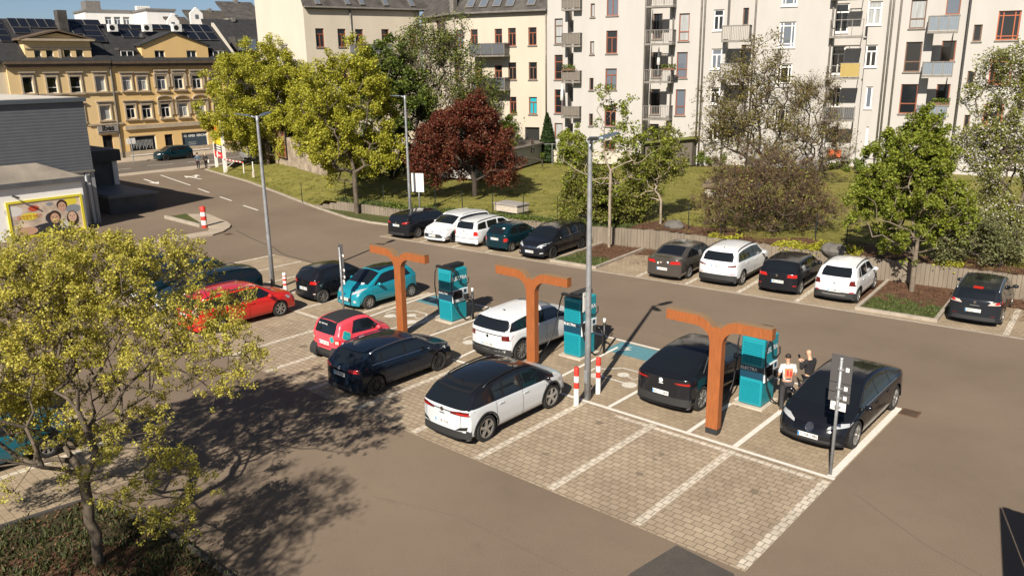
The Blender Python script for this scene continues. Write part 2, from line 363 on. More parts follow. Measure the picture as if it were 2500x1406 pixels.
# entrance lane marks
em = MB()
for a, b in (((392, 428), (465, 453)), ((484, 461), (511, 471)), ((537, 481), (566, 491)), ((594, 502), (630, 514)), ((360, 405), (423, 400.5)), ((457, 396.5), (522, 390.5)), ((553, 386.5), (600, 382)), ((285, 415), (320, 411.5))): ln(a, b, 0.14, 0.012, em)
def arrow(m, a, b, w=0.16, hw=0.75, hl=1.1):
    a = Vector(P(*a)[:2]); b = Vector(P(*b)[:2]); d = (b-a).normalized(); n = Vector((-d.y, d.x)); c = b-d*hl
    strip(m, [a, c], w, 0.012); m.add([(c.x-n.x*hw/2, c.y-n.y*hw/2, .0125), (c.x+n.x*hw/2, c.y+n.y*hw/2, .0125), (b.x, b.y, .0125)], [(0, 1, 2)])
arrow(em, (352, 438), (388, 450), 0.2, 0.9, 1.5); arrow(em, (492, 438), (449, 430), 0.2, 0.9, 1.4); arrow(em, (477, 434.5), (480, 427), 0.2, 0.8, 1.0)
tag(up(em.build('lane_markings', M_PAINT, fix=False)), kind=S)
ck = MB(); strip(ck, [P(x, y)[:2] for x, y in ((577, 563), (610, 580), (650, 598), (668, 604), (685, 617), (700, 624), (740, 634), (785, 647))], 0.05, 0.006)
tag(up(ck.build('asphalt_crack', mat('crack_tar', (0.03, 0.028, 0.025), 0.8), fix=False)), kind=S)
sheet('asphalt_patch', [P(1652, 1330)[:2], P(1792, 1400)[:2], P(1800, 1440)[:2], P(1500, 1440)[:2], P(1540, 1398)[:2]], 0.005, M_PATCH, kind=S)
def drain(px, py, s, label):
    c = P(px, py); t = empty('drain_grate', (c.x, c.y, 0), 0, label, 'drain grate')
    m = MB(); m.box(-s/2, -s/2, 0.002, s/2, s/2, 0.012); m.build('frame', mat('rusty_iron', (0.10, 0.055, 0.03), 0.8, vary=0.4, scale=14), t)
    m = MB()
    for k in range(6): m.box(-s/2+.05, -s/2+.05+k*s*.14, 0.012, s/2-.05, -s/2+.05+k*s*.14+s*.07, 0.02)
    m.build('grating', mat('iron_bars', (0.05, 0.032, 0.02), 0.7, vary=0.3, scale=10), t)
drain(2221, 1008, 0.5, 'rusty square drain grate in the asphalt beside the black saloon'); drain(557, 572, 0.45, 'small drain grate in the asphalt off the rounded pavement tip')
# --- rounded pavement tip and grass wedge on the left
pts = [(250, 622), (310, 605), (420, 590), (520, 576), (545, 568), (561, 558), (564, 552), (556, 545), (508, 525), (460, 526), (493, 552), (513, 557), (508, 567), (460, 575), (379, 590), (250, 612)]
w = MB(); w.prism([P(x, y)[:2] for x, y in pts], 0.0, 0.09); tag(w.build('pavement_tip', M_WALK), kind=S)
w = MB(); w.prism([P(x, y)[:2] for x, y in [(412, 533), (454, 526), (493, 551), (484, 552)]], 0.0, 0.13); tag(w.build('grass_wedge', M_GRASS2), kind=S)
w = MB(); a = P(408, 534); b = P(486, 554); w.obox(((a.x+b.x)/2, (a.y+b.y)/2), (b.x-a.x, b.y-a.y), 4.9, 0.16, 0, 0.2); tag(w.build('wedge_kerb', M_KERB), kind=S)
# pavements of the street
w = MB(); w.prism([(-79.6, -60), (-77.6, -60), (-77.6, 37.0), (-76.6, 39.6), (-79.2, 46), (-79.6, 140)], 0.0, 0.02); tag(w.build('near_pavement', M_WALK), kind=S)
w = MB(); w.prism([(-96, -60), (-88.6, -60), (-88.6, 140), (-96, 140)], 0.0, 0.1); tag(w.build('far_pavement', M_WALK), kind=S)
# --- kerb along the entrance and the foot strip of grass
kp = [P(x, y) for x, y in ((502, 415), (550, 429), (604, 444), (676, 471), (730, 492), (778, 510), (850, 534), (905, 545), (952, 551))]
kb = MB()
for a, b in zip(kp[:-1], kp[1:]):
    d = (b-a); kb.obox(((a.x+b.x)/2, (a.y+b.y)/2), (d.x, d.y), d.length+0.02, 0.14, 0, 0.11)
tag(kb.build('entrance_kerb', M_KERB), kind=S)
WL = [(-48.2, 33.75), (-38.4, 34.7), (-26.0, 36.15), (-22.5, 36.95), (-13.0, 37.45), (-4.0, 38.1), (12, 39.3)]      # foot of the retaining wall
def wall_y(x):
    for (x0, y0), (x1, y1) in zip(WL[:-1], WL[1:]):
        if x <= x1: return y0+(y1-y0)*(x-x0)/(x1-x0)
    return WL[-1][1]
def road_y(x):
    q = [(v.x, v.y) for v in kp]
    if x <= q[0][0]: return q[0][1]+(q[0][0]-x)*2.6
    for (x0, y0), (x1, y1) in zip(q[:-1], q[1:]):
        if x <= x1: return y0+(y1-y0)*(x-x0)/(x1-x0)
    return q[-1][1]
def wall_h(x): return 0.62 if x < -40 else (0.62+(x+40)/18*0.38 if x < -22 else 1.0)
sheet('verge', [(v.x, v.y+0.07) for v in kp[5:]]+[(-36.6, 35.0), (-38.4, 34.75), (-47.9, 33.9)], 0.06, M_GRASS2, kind=S)
def lawn_z(x, y):
    if x > -48: return wall_h(x)-0.06+0.25*min(1, max(0, (y-wall_y(x))/12))*(1 if x < -22 else .4)
    t = max(0, min(1, (y-road_y(x))/4.5)); t = t*t*(3-2*t); f = max(0, min(1, (x+84)/20))
    return 0.1+(0.72*t)*(0.25+0.75*f)
V = []; nx, ny = 150, 60; X0, X1 = -79.0, 12.0
for i in range(nx+1):
    x = X0+(X1-X0)*i/nx; ys = (wall_y(x)+0.2) if x > -48 else road_y(x)+0.07; ye = 150 if x > -74 else ys+1+(x+79)*20
    for j in range(ny+1):
        t = (j/ny)**1.8; y = ys+(ye-ys)*t
        V.append((x, y, lawn_z(x, y)+0.05*math.sin(x*1.3+y*.9)*math.sin(y*.7-x*.4)*(1 if j > 1 else 0)))
F = [(i*(ny+1)+j, (i+1)*(ny+1)+j, (i+1)*(ny+1)+j+1, i*(ny+1)+j+1) for i in range(nx) for j in range(ny)]
tag(np_mesh('lawn', V, F, M_GRASS, smooth=True), kind=S)
# leaf litter and soil strip on top of the wall
sm = MB(); n = 60
for i in range(n):
    x0 = -24+i*0.55; x1 = x0+0.55
    y0, y1 = wall_y(x0)+.2, wall_y(x1)+.2; w0 = 1.9+0.6*math.sin(i*.9)+.5*math.sin(i*.37); w1 = 1.9+0.6*math.sin((i+1)*.9)+.5*math.sin((i+1)*.37)
    sm.add([(x0, y0, lawn_z(x0, y0)+.06), (x1, y1, lawn_z(x1, y1)+.06), (x1, y1+w1, lawn_z(x1, y1+w1)+.07), (x0, y0+w0, lawn_z(x0, y0+w0)+.07)], [(0, 1, 2, 3)])
tag(sm.build('leaf_litter_strip', M_MULCH, fix=False), kind=S)
# --- retaining wall of upright concrete palisades
wm = MB(); rnd = random.Random(3); x = -48.2
while x < 11:
    wdt = 0.18; y = wall_y(x); d = Vector((1, (wall_y(x+.5)-wall_y(x))/.5)).normalized(); h = wall_h(x)+rnd.uniform(-.02, .03)
    if x < -45.2: h = 0.2+0.14*int((x+48.2)/0.72)
    wm.obox((x, y+rnd.uniform(-.012, .012)), d, wdt*0.93, 0.2, 0, h); x += wdt*d.x
WALL = wm.build('retaining_wall', mat('palisade_concrete', (0.18, 0.148, 0.112), 0.9, vary=0.22, scale=1.6, bump=0.4, stretch=(1, 1, .3)))
tag(WALL, 'low retaining wall of upright concrete palisades behind the far parking row', 'wall')
wf = MB(); 
# --- tree islands in the far row
def island(name, u0, u1, v0, v1, lab):
    t = MB(); k = 0.14
    d = (math.cos(FR_A), math.sin(FR_A)); n = (-d[1], d[0])
    t.obox(FR((u0+u1)/2, v0), d, u1-u0+k, k, 0, 0.13); t.obox(FR(u0, (v0+v1)/2+k/2), n, v1-v0, k, 0, 0.13); t.obox(FR(u1, (v0+v1)/2+k/2), n, v1-v0, k, 0, 0.13)
    tag(t.build(name+'_kerb', M_KERB), kind=S)
    g = MB(); q = [FR(u0+.07, v0+.07), FR(u1-.07, v0+.07), FR(u1-.07, v1), FR(u0+.07, v1)]; g.prism(q, 0, 0.07)
    tag(g.build(name+'_soil', M_MULCH), kind=S)
    g = MB(); n_ = 14
    lo = [FR(u0+.1+(u1-u0-.2)*i/n_, v0+.1) for i in range(n_+1)]; hi = [FR(u0+.1+(u1-u0-.2)*i/n_, v0+(v1-v0)*(.36+.07*math.sin(i*1.7)+.05*math.sin(i*3.1))) for i in range(n_+1)]
    g.add([(*p, .075) for p in lo]+[(*p, .075) for p in hi], [(i, i+1, n_+2+i, n_+1+i) for i in range(n_)])
    tag(g.build(name+'_turf', M_GRASS2, fix=False), kind=S)
island('tree_island', 12.5, 15.35, 0.32, 5.6, '')
island('planted_island', -2.2, 0.35, 0.25, 5.1, '')
# mulch spilling behind parked cars
sheet('litter_patch', [FR(0.45, 3.9), FR(2.6, 4.7), FR(2.7, 5.6), FR(0.45, 5.4)], 0.012, M_MULCH, kind=S)
sheet('litter_patch', [FR(10.6, 3.2), FR(12.3, 1.6), FR(12.4, 5.6), FR(10.4, 5.7)], 0.012, M_MULCH, kind=S)
sheet('litter_patch', [FR(17.2, 4.0), FR(20, 3.6), FR(20, 6), FR(17.2, 6)], 0.012, M_MULCH, kind=S)
# --- bed in the left foreground
bed = [P(x, y)[:2] for x, y in ((-160, 1345), (0, 1303), (216, 1228), (400, 1300), (548, 1408), (700, 1560))]+[(-11, 0), (-24, 0)]
g = MB(); g.prism(bed, 0, 0.09); tag(g.build('planting_bed', M_SOIL), kind=S)
sheet('bark_mulch', [P(x, y, .09)[:2] for x, y in ((0, 1375), (120, 1345), (236, 1325), (330, 1335), (440, 1370), (560, 1440), (200, 1500), (0, 1460))], 0.095, M_MULCH, kind=S)
g = MB()
for a, b in (((216, 1226), (400, 1298)), ((400, 1298), (550, 1408)), ((550, 1408), (700, 1540)), ((-160, 1345), (216, 1226))):
    a = P(*a); b = P(*b); d = b-a; g.obox(((a.x+b.x)/2, (a.y+b.y)/2), (d.x, d.y), d.length, 0.1, 0, 0.12)
tag(g.build('bed_edging', mat('dark_edging', (0.05, 0.045, 0.04), 0.8)), kind=S)
# grass tufts and weeds in the near beds: nobody could count them
def tufts(name, pts, n, h, m, seed, kind='stuff'):
    rnd = np.random.default_rng(seed); pts = np.array(pts); k = rnd.integers(0, len(pts), n); c = pts[k]+np.c_[rnd.normal(0, .12, (n, 2)), np.zeros(n)]
    a = rnd.uniform(0, 6.28, n); L = rnd.uniform(.5, 1.3, n)*h; w = L*.16+.006; ux, uy = np.cos(a), np.sin(a); le = rnd.normal(0, .45, (n, 2))*L[:, None]
    V = np.zeros((n, 3, 3)); V[:, 0] = c+np.c_[ux*w, uy*w, 0*w]; V[:, 1] = c-np.c_[ux*w, uy*w, 0*w]; V[:, 2] = c+np.c_[le[:, 0], le[:, 1], L]
    return tag(np_mesh(name, V.reshape(-1, 3), np.arange(3*n).reshape(-1, 3), m), kind=kind)
rnd = random.Random(5)
M_TUFT = mat('grass_blades', (0.075, 0.10, 0.022), 0.7, island=0.5, trans=0.3)
def inpoly(x, y, q):
    c = False; n = len(q)
    for i in range(n):
        x1, y1 = q[i]; x2, y2 = q[(i+1) % n]
        if (y1 > y) != (y2 > y) and x < (x2-x1)*(y-y1)/(y2-y1)+x1: c = not c
    return c
bp = []
while len(bp) < 500:
    x, y = rnd.uniform(-20, -12), rnd.uniform(2.5, 7)
    if inpoly(x, y, bed): bp.append((x, y, .08))
tufts('bed_weeds', bp, 9000, .12, mat('weed_blades', (0.055, 0.065, 0.018), 0.7, island=0.6, trans=0.3), 1)
ip = [(*FR(rnd.uniform(u0, u1), .45+rnd.random()**1.6*2.4), .07) for u0, u1 in ((12.65, 15.2), (-2.1, .2)) for _ in range(160)]
tufts('island_grass', ip[::3], 3400, .10, M_TUFT, 2)
tufts('verge_grass', [(x, wall_y(x)+.25+abs(rnd.gauss(0, .5)), lawn_z(x, wall_y(x)+.5)) for x in [rnd.uniform(-47, -24) for _ in range(300)]], 7000, .2, M_TUFT, 3)
lq = []
for _ in range(2600):
    x = rnd.uniform(-70, -2); y = (wall_y(x) if x > -48 else road_y(x))+.4+rnd.random()**1.4*26; lq.append((x, y, lawn_z(x, y)+.02))
tufts('lawn_grass', lq, 45000, .10, mat('lawn_blades', (0.190, 0.185, 0.036), 0.7, island=0.5, trans=0.3), 4)

# resurfaced strips, seams and oil spots
sm_ = MB()
for pts in ([(860, 665), (1120, 715), (1500, 790), (1900, 880)], [(905, 1210), (1120, 1260), (1400, 1400)], [(540, 620), (700, 700)], [(2080, 1200), (2260, 1330), (2400, 1406)]): strip(sm_, [P(x, y)[:2] for x, y in pts], .012, .0045)
tag(up(sm_.build('asphalt_seams', mat('seam_tar', (.11, .088, .07), .8), fix=False)), kind=S)
ro = random.Random(8); om = MB()
for _ in range(26):
    x = ro.choice([-7.1, -9.5, -11.9, -14.3, -16.7, -19.1, -21.5, -24.2])+ro.gauss(0, .25); y = ro.choice([15.2, 16.6, 20.6, 21.8, 17.2])+ro.gauss(0, .5); r = ro.uniform(.04, .16); n = 9
    om.add([(x+r*ro.uniform(.6, 1.1)*math.cos(6.283*i/n), y+r*ro.uniform(.6, 1.1)*math.sin(6.283*i/n), .0095) for i in range(n)], [tuple(range(n))])
tag(up(om.build('oil_spots', mat('oil_stain', (.17, .135, .095), .6), fix=False)), kind='stuff')
# ================================================================== CHARGERS, BEAMS, POSTS, LAMPS
M_TEAL = mat('charger_teal', (0.009, 0.225, 0.275), 0.35, vary=0.05, scale=2)
M_NAVY = mat('charger_navy', (0.006, 0.042, 0.075), 0.35)
M_BLACK = mat('black_plastic', (0.012, 0.012, 0.013), 0.45, vary=0.2, scale=6)
M_RUB = mat('cable_rubber', (0.012, 0.012, 0.014), 0.5)
M_WHITE = mat('white_lettering', (0.75, 0.75, 0.72), 0.5)
M_BEZEL = mat('white_bezel', (0.62, 0.66, 0.66), 0.35)
M_SCREEN = mat('dark_screen', (0.010, 0.011, 0.013), 0.12)
M_STEEL = mat('galvanised_steel', (0.29, 0.30, 0.31), 0.5, metal=0.45, vary=0.22, scale=5, detail=6)
M_DSTEEL = mat('dark_lamp_metal', (0.085, 0.11, 0.135), 0.4, metal=0.3, vary=0.1, scale=6)
M_RED = mat('signal_red', (0.52, 0.035, 0.022), 0.5, vary=0.12, scale=5)
M_WHT = mat('post_white', (0.68, 0.67, 0.63), 0.55, vary=0.12, scale=4)
M_CONC = mat('light_concrete', (0.42, 0.37, 0.30), 0.9, vary=0.15, scale=4)
def bevel_build(m, name, mt, parent, w=0.03, seg=2):
    me = m.mesh(name); bm = bmesh.new(); bm.from_mesh(me); bmesh.ops.remove_doubles(bm, verts=bm.verts, dist=1e-5)
    bmesh.ops.recalc_face_normals(bm, faces=bm.faces)
    bmesh.ops.bevel(bm, geom=list(bm.edges), offset=w, segments=seg, affect='EDGES', profile=0.6); bm.to_mesh(me); bm.free()
    return link(name, me, mt, parent)
CW, CD, CZ = 0.70, 0.90, 2.10
def make_charger():
    t = empty('charging_station', (0, 0, 0)); h = CW/2
    m = MB(); m.box(-h-.12, -.12, 0.0, h+.1, CD+.1, 0.05); m.build('plinth', M_CONC, t)
    m = MB(); m.box(-h, 0, 0.07, h, CD-.06, 0.90); bevel_build(m, 'lower_cabinet', M_TEAL, t, 0.045, 3)
    m = MB(); m.box(-h, 0, 1.24, h, CD+.02, CZ); bevel_build(m, 'upper_cabinet', M_TEAL, t, 0.045, 3)
    m = MB(); m.box(-h+.004, 0.004, 0.86, h-.004, CD-.03, 1.28); m.build('band', M_NAVY, t)
    def louv(z0, z1, n):
        a = MB()
        for k in range(n):
            z = z0+(z1-z0)*k/n; q = (z1-z0)/n
            a.add([(-h+.07, -.003, z), (h-.07, -.003, z), (h-.07, -.034, z+q*.45), (-h+.07, -.034, z+q*.45), (h-.07, -.002, z+q*.62), (-h+.07, -.002, z+q*.62)], [(0, 1, 2, 3), (3, 2, 4, 5)])
        a.build('louvre_panel', M_TEAL, t, fix=False)
    louv(0.16, 0.82, 12); louv(1.32, 1.98, 11)
    text_on('lettering', 'ELECTRA', 0.125, M_WHITE, (-.08, 0, 1.17), (1, 0, 0), (0, 0, 1), t, bold=.002)
    text_on('lettering', 'ELECTRA', 0.205, M_WHITE, (h, CD*.5, 1.73), (0, 1, 0), (0, 0, 1), t, bold=.006)
    m = MB(); m.box(.12, -.006, 1.14, .31, .01, 1.17); m.build('card_slot', M_BLACK, t)
    m = MB(); m.box(h-.01, .06, 0.80, h+.035, CD+.0, 1.30); b = bevel_build(m, 'display_panel', M_BEZEL, t, 0.015, 2)
    m = MB(); m.box(h+.03, .09, 0.93, h+.041, .56, 1.26); m.build('screen', M_SCREEN, b)
    m = MB(); m.box(h+.03, .66, 1.12, h+.043, .8, 1.25); m.build('payment_reader', M_NAVY, b)
    m = MB(); m.box(h+.0, .66, 0.84, h+.16, .84, 1.06); bevel_build(m, 'holster', M_BLACK, t, 0.02, 1)
    m = MB(); m.tube([(h+.16, .75, .98), (h+.24, .75, 1.0), (h+.3, .76, .93)], [.045, .04, .028], 8); m.build('plug', M_BLACK, t, True)
    m = MB(); m.box(-.17, .10, CZ+.015, .17, CD+.04, CZ+.15); m.box(-.12, .1, CZ-.02, .12, CD-.05, CZ+.02); bevel_build(m, 'cable_arm', M_BLACK, t, 0.012, 1)
    m = MB(); m.box(-h-.13, .02, CZ+.03, h+.12, .16, CZ+.10); m.build('cable_bracket', M_BLACK, t)
    m = MB(); m.tube([(h+.1, .09, CZ+.06), (h+.15, .16, CZ-.1), (h+.1, .3, 1.75), (h+.05, .5, 1.50), (h+.06, .75, 1.42), (h+.08, .9, 1.50), (h+.04, .95, 1.68)], .022, 8)
    m.tube([(h+.1, .08, CZ+.05), (h+.07, .0, CZ-.1), (h+.05, -.03, 1.7), (h+.07, .0, 1.2), (h+.1, .1, .7), (h+.14, .35, .28), (h+.2, .6, .06), (h+.28, .74, .10), (h+.36, .80, .4), (h+.38, .8, .75), (h+.3, .76, .95)], .022, 8)
    m.build('cable', M_RUB, t, True)
    return t
GCH = 'teal charging stations between the bays'
c3 = make_charger(); c3.location = (-9.26, 20.83, 0); tag(c3, 'teal charging station standing next to the two men and the black saloon', 'charging station', GCH)
c2 = dup(c3, (-15.72, 20.86, 0), label='teal charging station beside the white boxy electric car, behind the lamp post'); 
c1 = dup(c3, (-21.93, 20.93, 0), label='teal charging station with both cables stowed, beside the turquoise hatchback')
def cable(root, pts, label=None):
    m = MB(); m.tube(pts, .022, 8); return m.build('cable', M_RUB, root, True)
cable(c1, [(-.45, .09, CZ+.06), (-.55, .05, 1.9), (-.54, .0, 1.4), (-.47, .02, .8), (-.40, .06, .35), (-.38, .1, .10)])
cable(c2, [(-.45, .09, CZ+.06), (-.52, .03, 1.9), (-.56, -.1, 1.3), (-.62, -.4, .6), (-.68, -.85, .12), (-.80, -1.25, .05), (-.98, -1.3, .3), (-1.12, -1.05, .75), (-1.16, -.78, .98)])
cable(c3, [(-.45, .09, CZ+.06), (-.50, .1, 1.85), (-.52, .12, 1.3), (-.56, .05, .6), (-.62, -.2, .12), (-.75, -.55, .05), (-.88, -.62, .35), (-.96, -.35, .85)])
# --- timber-clad Y beams
M_WOOD = mat('timber_cladding', (0.265, 0.082, 0.022), 0.55, vary=0.28, scale=3.0, stretch=(14, 14, 0.8), detail=5)
M_WOODD = mat('timber_cladding_end', (.21,.05,.015), 0.6, vary=0.25, scale=3.0, stretch=(14, 14, .8))
def make_beam():
    t = empty('light_beam_post', (0, 0, 0))
    def arc(cx, cz, r, a0, a1, n): return [(cx+r*math.cos(R_(a0+(a1-a0)*i/n)), cz+r*math.sin(R_(a0+(a1-a0)*i/n))) for i in range(n+1)]
    w = 0.175; th = 0.275; zt = 3.25
    out = [(w, 0.17), (w, 2.55)]+arc(w+.42, 2.55, .42, 180, 90, 8)[1:]+[(1.5, zt-th), (1.5, zt)]+arc(.62, zt-.62+.0, .62, 90, 143, 6)+[(0, 3.03)]
    out = [(x, z) for x, z in out]; full = out+[(-x, z) for x, z in out[::-1][1:]]
    # drop duplicates
    poly = []
    for p in full:
        if not poly or (abs(p[0]-poly[-1][0])+abs(p[1]-poly[-1][1])) > 1e-4: poly.append(p)
    bm = bmesh.new(); fv = [bm.verts.new((x, 0, z)) for x, z in poly]; bv = [bm.verts.new((x, .21, z)) for x, z in poly]; n = len(poly)
    bm.faces.new(fv); bm.faces.new(bv[::-1])
    for i in range(n): bm.faces.new((fv[i], bv[i], bv[(i+1) % n], fv[(i+1) % n]))
    bmesh.ops.recalc_face_normals(bm, faces=bm.faces); bmesh.ops.triangulate(bm, faces=[f for f in bm.faces if len(f.verts) > 4])
    me = bpy.data.meshes.new('timber_frame'); bm.to_mesh(me); bm.free(); link('timber_frame', me, M_WOOD, t)
    m = MB(); m.box(-w+.004, .004, 0, w-.004, .206, .172); m.build('base_shoe', mat('dark_base', (.022, .024, .026), .5), t)
    m = MB(); top = [(1.5, zt)]+arc(.62, zt-.62, .62, 90, 143, 6)+[(0.0, 3.04)]
    for sgn in (1, -1):
        q = [(sgn*x, z) for x, z in top]
        m.add([(x, -.008, z+.002) for x, z in q]+[(x, .218, z+.002) for x, z in q]+[(x, -.008, z+.022) for x, z in q]+[(x, .218, z+.022) for x, z in q],
              [f for i in range(len(q)-1) for k in (len(q),) for f in ((2*k+i, 2*k+i+1, 3*k+i+1, 3*k+i), (i, i+1, 2*k+i+1, 2*k+i), (k+i, k+i+1, 3*k+i+1, 3*k+i))])
    m.build('metal_cap', mat('cap_metal', (.24, .15, .08), .5, metal=.2), t)
    for x in (-1.33, 1.36, 1.15):
        m = MB(); m.lathe([(0, 0), (.04, 0), (.04, .05), (0, .05)], 12, (x, .1, zt-th-.05)); m.build('spotlight', M_WHT, t)
    return t
GB = 'orange timber light posts of the charging bays'
b3 = make_beam(); b3.location = (-9.25, 18.50, 0); tag(b3, 'orange Y-shaped timber light post nearest the camera, before the charger by the two men', 'light post', GB)
b2 = dup(b3, (-16.22, 19.28, 0), label='orange Y-shaped timber light post standing in front of the white boxy electric car')
b1 = dup(b3, (-22.03, 18.69, 0), label='orange Y-shaped timber light post between the turquoise hatchback and the pink-red city car')
# --- slim black posts with white tops
def black_post(x, y, label):
    t = empty('marker_post', (x, y, 0), 0, label, 'post', 'slim black marker posts beside the chargers')
    m = MB(); m.tube([(0, 0, 0), (0, 0, 1.12)], .045, 12); m.build('shaft', M_BLACK, t, True)
    m = MB(); m.tube([(0, 0, 1.12), (0, 0, 1.27)], .047, 12); m.build('white_top', M_WHT, t, True)
black_post(-8.62, 21.45, 'slim black marker post with white top next to the man in the white T-shirt')
black_post(-15.10, 21.88, 'slim black marker post with white top beside the charger behind the lamp post')
black_post(-21.36, 21.88, 'slim black marker post with white top beside the charger with stowed cables')
# --- red and white bollards
def bollard(px, py, h, r, bands, label, sw=False, group='red and white bollards'):
    c = P(px, py); t = empty('bollard', (c.x, c.y, 0), 0, label, 'bollard', group); z = 0
    for k, (f, red) in enumerate(bands):
        m = MB(); z1 = z+f*h; m.lathe([(r, z), (r, z1)]+([(r*.85, z1+.03), (0, z1+.035)] if k == len(bands)-1 else []), 20)
        m.build('red_band' if red else 'white_band', M_RED if red else M_WHT, t, True, fix=False); z = z1
bd = [(.46, 0), (.17, 1), (.17, 0), (.2, 1)]
bollard(1407, 988, 1.15, .078, bd, 'red and white bollard left of the tall lamp post, by the white electric car')
bollard(1460, 960, 1.13, .076, bd, 'red and white bollard right of the tall lamp post')
be = [(.42, 0), (.1, 1), (.13, 0), (.1, 1), (.1, 0), (.05, 1), (.1, 0)]
bollard(698, 717, .93, .085, be, 'white bollard with thin red bands just right of the far-left lamp post')
bollard(637, 712, .78, .085, [(.3, 0), (.12, 1), (.2, 0), (.12, 1), (.26, 0)], 'white bollard with thin red bands behind the red estate car')
bollard(500, 556, 1.32, .17, [(.14, 1), (.22, 0), (.2, 1), (.2, 0), (.24, 1)], 'thick red and white bollard on the rounded pavement tip')
# --- lamp posts
def lamp(px, py, h, label, yaw):
    c = P(px, py); t = empty('street_lamp', (c.x, c.y, 0), 0, label, 'street lamp', 'tall galvanised lamp posts')
    m = MB(); m.tube([(0, 0, 0), (0, 0, h*.3), (0, 0, h-.25), (0, 0, h)], [.098, .09, .062, .07], 16); m.build('pole', M_STEEL, t, True)
    m = MB(); m.box(-.06, -.1, .55, .06, -.085, .95); m.build('service_door', M_STEEL, t)
    for a, tl in yaw:
        d = Vector((math.cos(a), math.sin(a), 0)); n = Vector((-d.y, d.x, 0)); u = Vector((0, 0, 1))
        m = MB(); e = d*.28+u*(h-.05+.28*tl); m.tube([d*.03+u*(h-.1), e], [.04, .035], 8); ar = m.build('arm', M_STEEL, t, True)
        m = MB(); b = d*.24+u*(h-.06+.24*tl); L_ = .66
        q = []
        for f, w_, th in ((0, .05, .05), (.14, .14, .05), (.8, .15, .035), (1, .09, .02)):
            c0 = b+d*L_*f+u*L_*f*tl
            q += [c0-n*w_-u*th*.2, c0+n*w_-u*th*.2, c0+n*w_*.7+u*th, c0-n*w_*.7+u*th]
        fs = [(0, 1, 2, 3)[::-1], (12, 13, 14, 15)]
        for i in range(3):
            for j in range(4): fs.append((4*i+j, 4*i+(j+1) % 4, 4*i+4+(j+1) % 4, 4*i+4+j))
        m.add(q, fs); m.build('lamp_head', M_DSTEEL, t)
    return t
l2 = lamp(1434, 975, 7.66, 'tall double-headed lamp post nearest the camera, between the two red and white bollards', ((R_(69), .22), (R_(-48), .22)))
m = MB(); m.box(-.13, -.10, 2.72, -.115, .17, 3.30); m.build('small_sign', M_WHT, l2)
m = MB(); m.box(-.115, -.075, 2.75, .0, -.065, 2.78); m.box(-.115, -.075, 3.2, .0, -.065, 3.23); m.build('clamp', M_STEEL, l2)
m = MB(); m.box(-.3, -.01, 3.8, -.09, .12, 4.1);
lamp(668, 708, 7.70, 'tall double-headed lamp post at the nose of the red estate car', ((R_(109), .18), (R_(-123), .18)))
lamp(1003, 545, 7.9, 'tall lamp post by the retaining wall, rising left of the dark red tree', ((R_(-150), .05),))
# --- backs of parking signs
def sign_post(px, py, h, label, plates, tilt=0):
    c = P(px, py); t = empty('sign_post', (c.x, c.y, 0), 0, label, 'sign', 'parking sign posts seen from behind')
    m = MB(); m.tube([(0, 0, 0), (0, 0, h)], .038, 12); m.lathe([(.043, h-.02), (.043, h+.03), (0, h+.03)], 12); m.build('post', M_STEEL, t, True)
    M_SB = mat('sign_back_grey', (.065, .062, .062), .6)
    for z0, z1, w, wh in plates:
        m = MB(); m.box(-w/2, .055, z0, w/2, .068, z1); pl_ = bevel_build(m, 'sign_plate', M_WHT if wh else M_SB, t, .004, 1)
        m = MB(); zc = (z0+z1)/2; m.box(-.07, .02, zc-.02, .07, .055, zc+.02); m.lathe([(.05, zc-.025), (.05, zc+.025)], 10); m.build('clamp', M_STEEL, t)
        if not wh:
            m = MB(); m.box(.10, .050, zc-.045, .18, .055, zc+.055); m.build('sticker', M_WHT, pl_)
    return t
sign_post(2027, 1158, 2.98, 'grey sign post with stacked plates seen from behind, before the black saloon', [(2.36, 3.05, .50, 0), (2.12, 2.345, .50, 0), (1.88, 2.105, .50, 0), (1.66, 1.87, .36, 1)])
sign_post(840, 768, 2.75, 'grey sign post with narrow plates beside the turquoise hatchback', [(2.0, 2.9, .30, 0), (1.72, 1.99, .3, 0), (1.45, 1.71, .3, 0), (1.27, 1.44, .25, 1)])
# --- white notice board on its pole by the wall
t = l3 = None
q = P(1003, 545); bb = empty('notice_board', (q.x-.1, q.y+.9, 0), 0, 'white blank notice board on a pole above the black estate car', 'sign')
m = MB(); a = Facade((q.x-.1, q.y+.75), R_(20)); r0 = a.rect(986, 423, 1015, 468); ctr = Vector((q.x-.1, q.y+.9, 0))
F0 = Facade((0, -.06), R_(20)); F0.n = a.n; F0.flip = a.flip; F0.o = Vector((0, -.06, 0))
du = a.sz(1000, 445)[0]
m.fbox(F0, r0[0]-du, r0[1], r0[2]-du, r0[3], 0, .06); m.build('panel', M_WHT, bb)
m = MB(); m.tube([(0, 0, .3), (0, 0, r0[3]-.05)], .05, 8); m.build('pole', M_STEEL, bb, True)
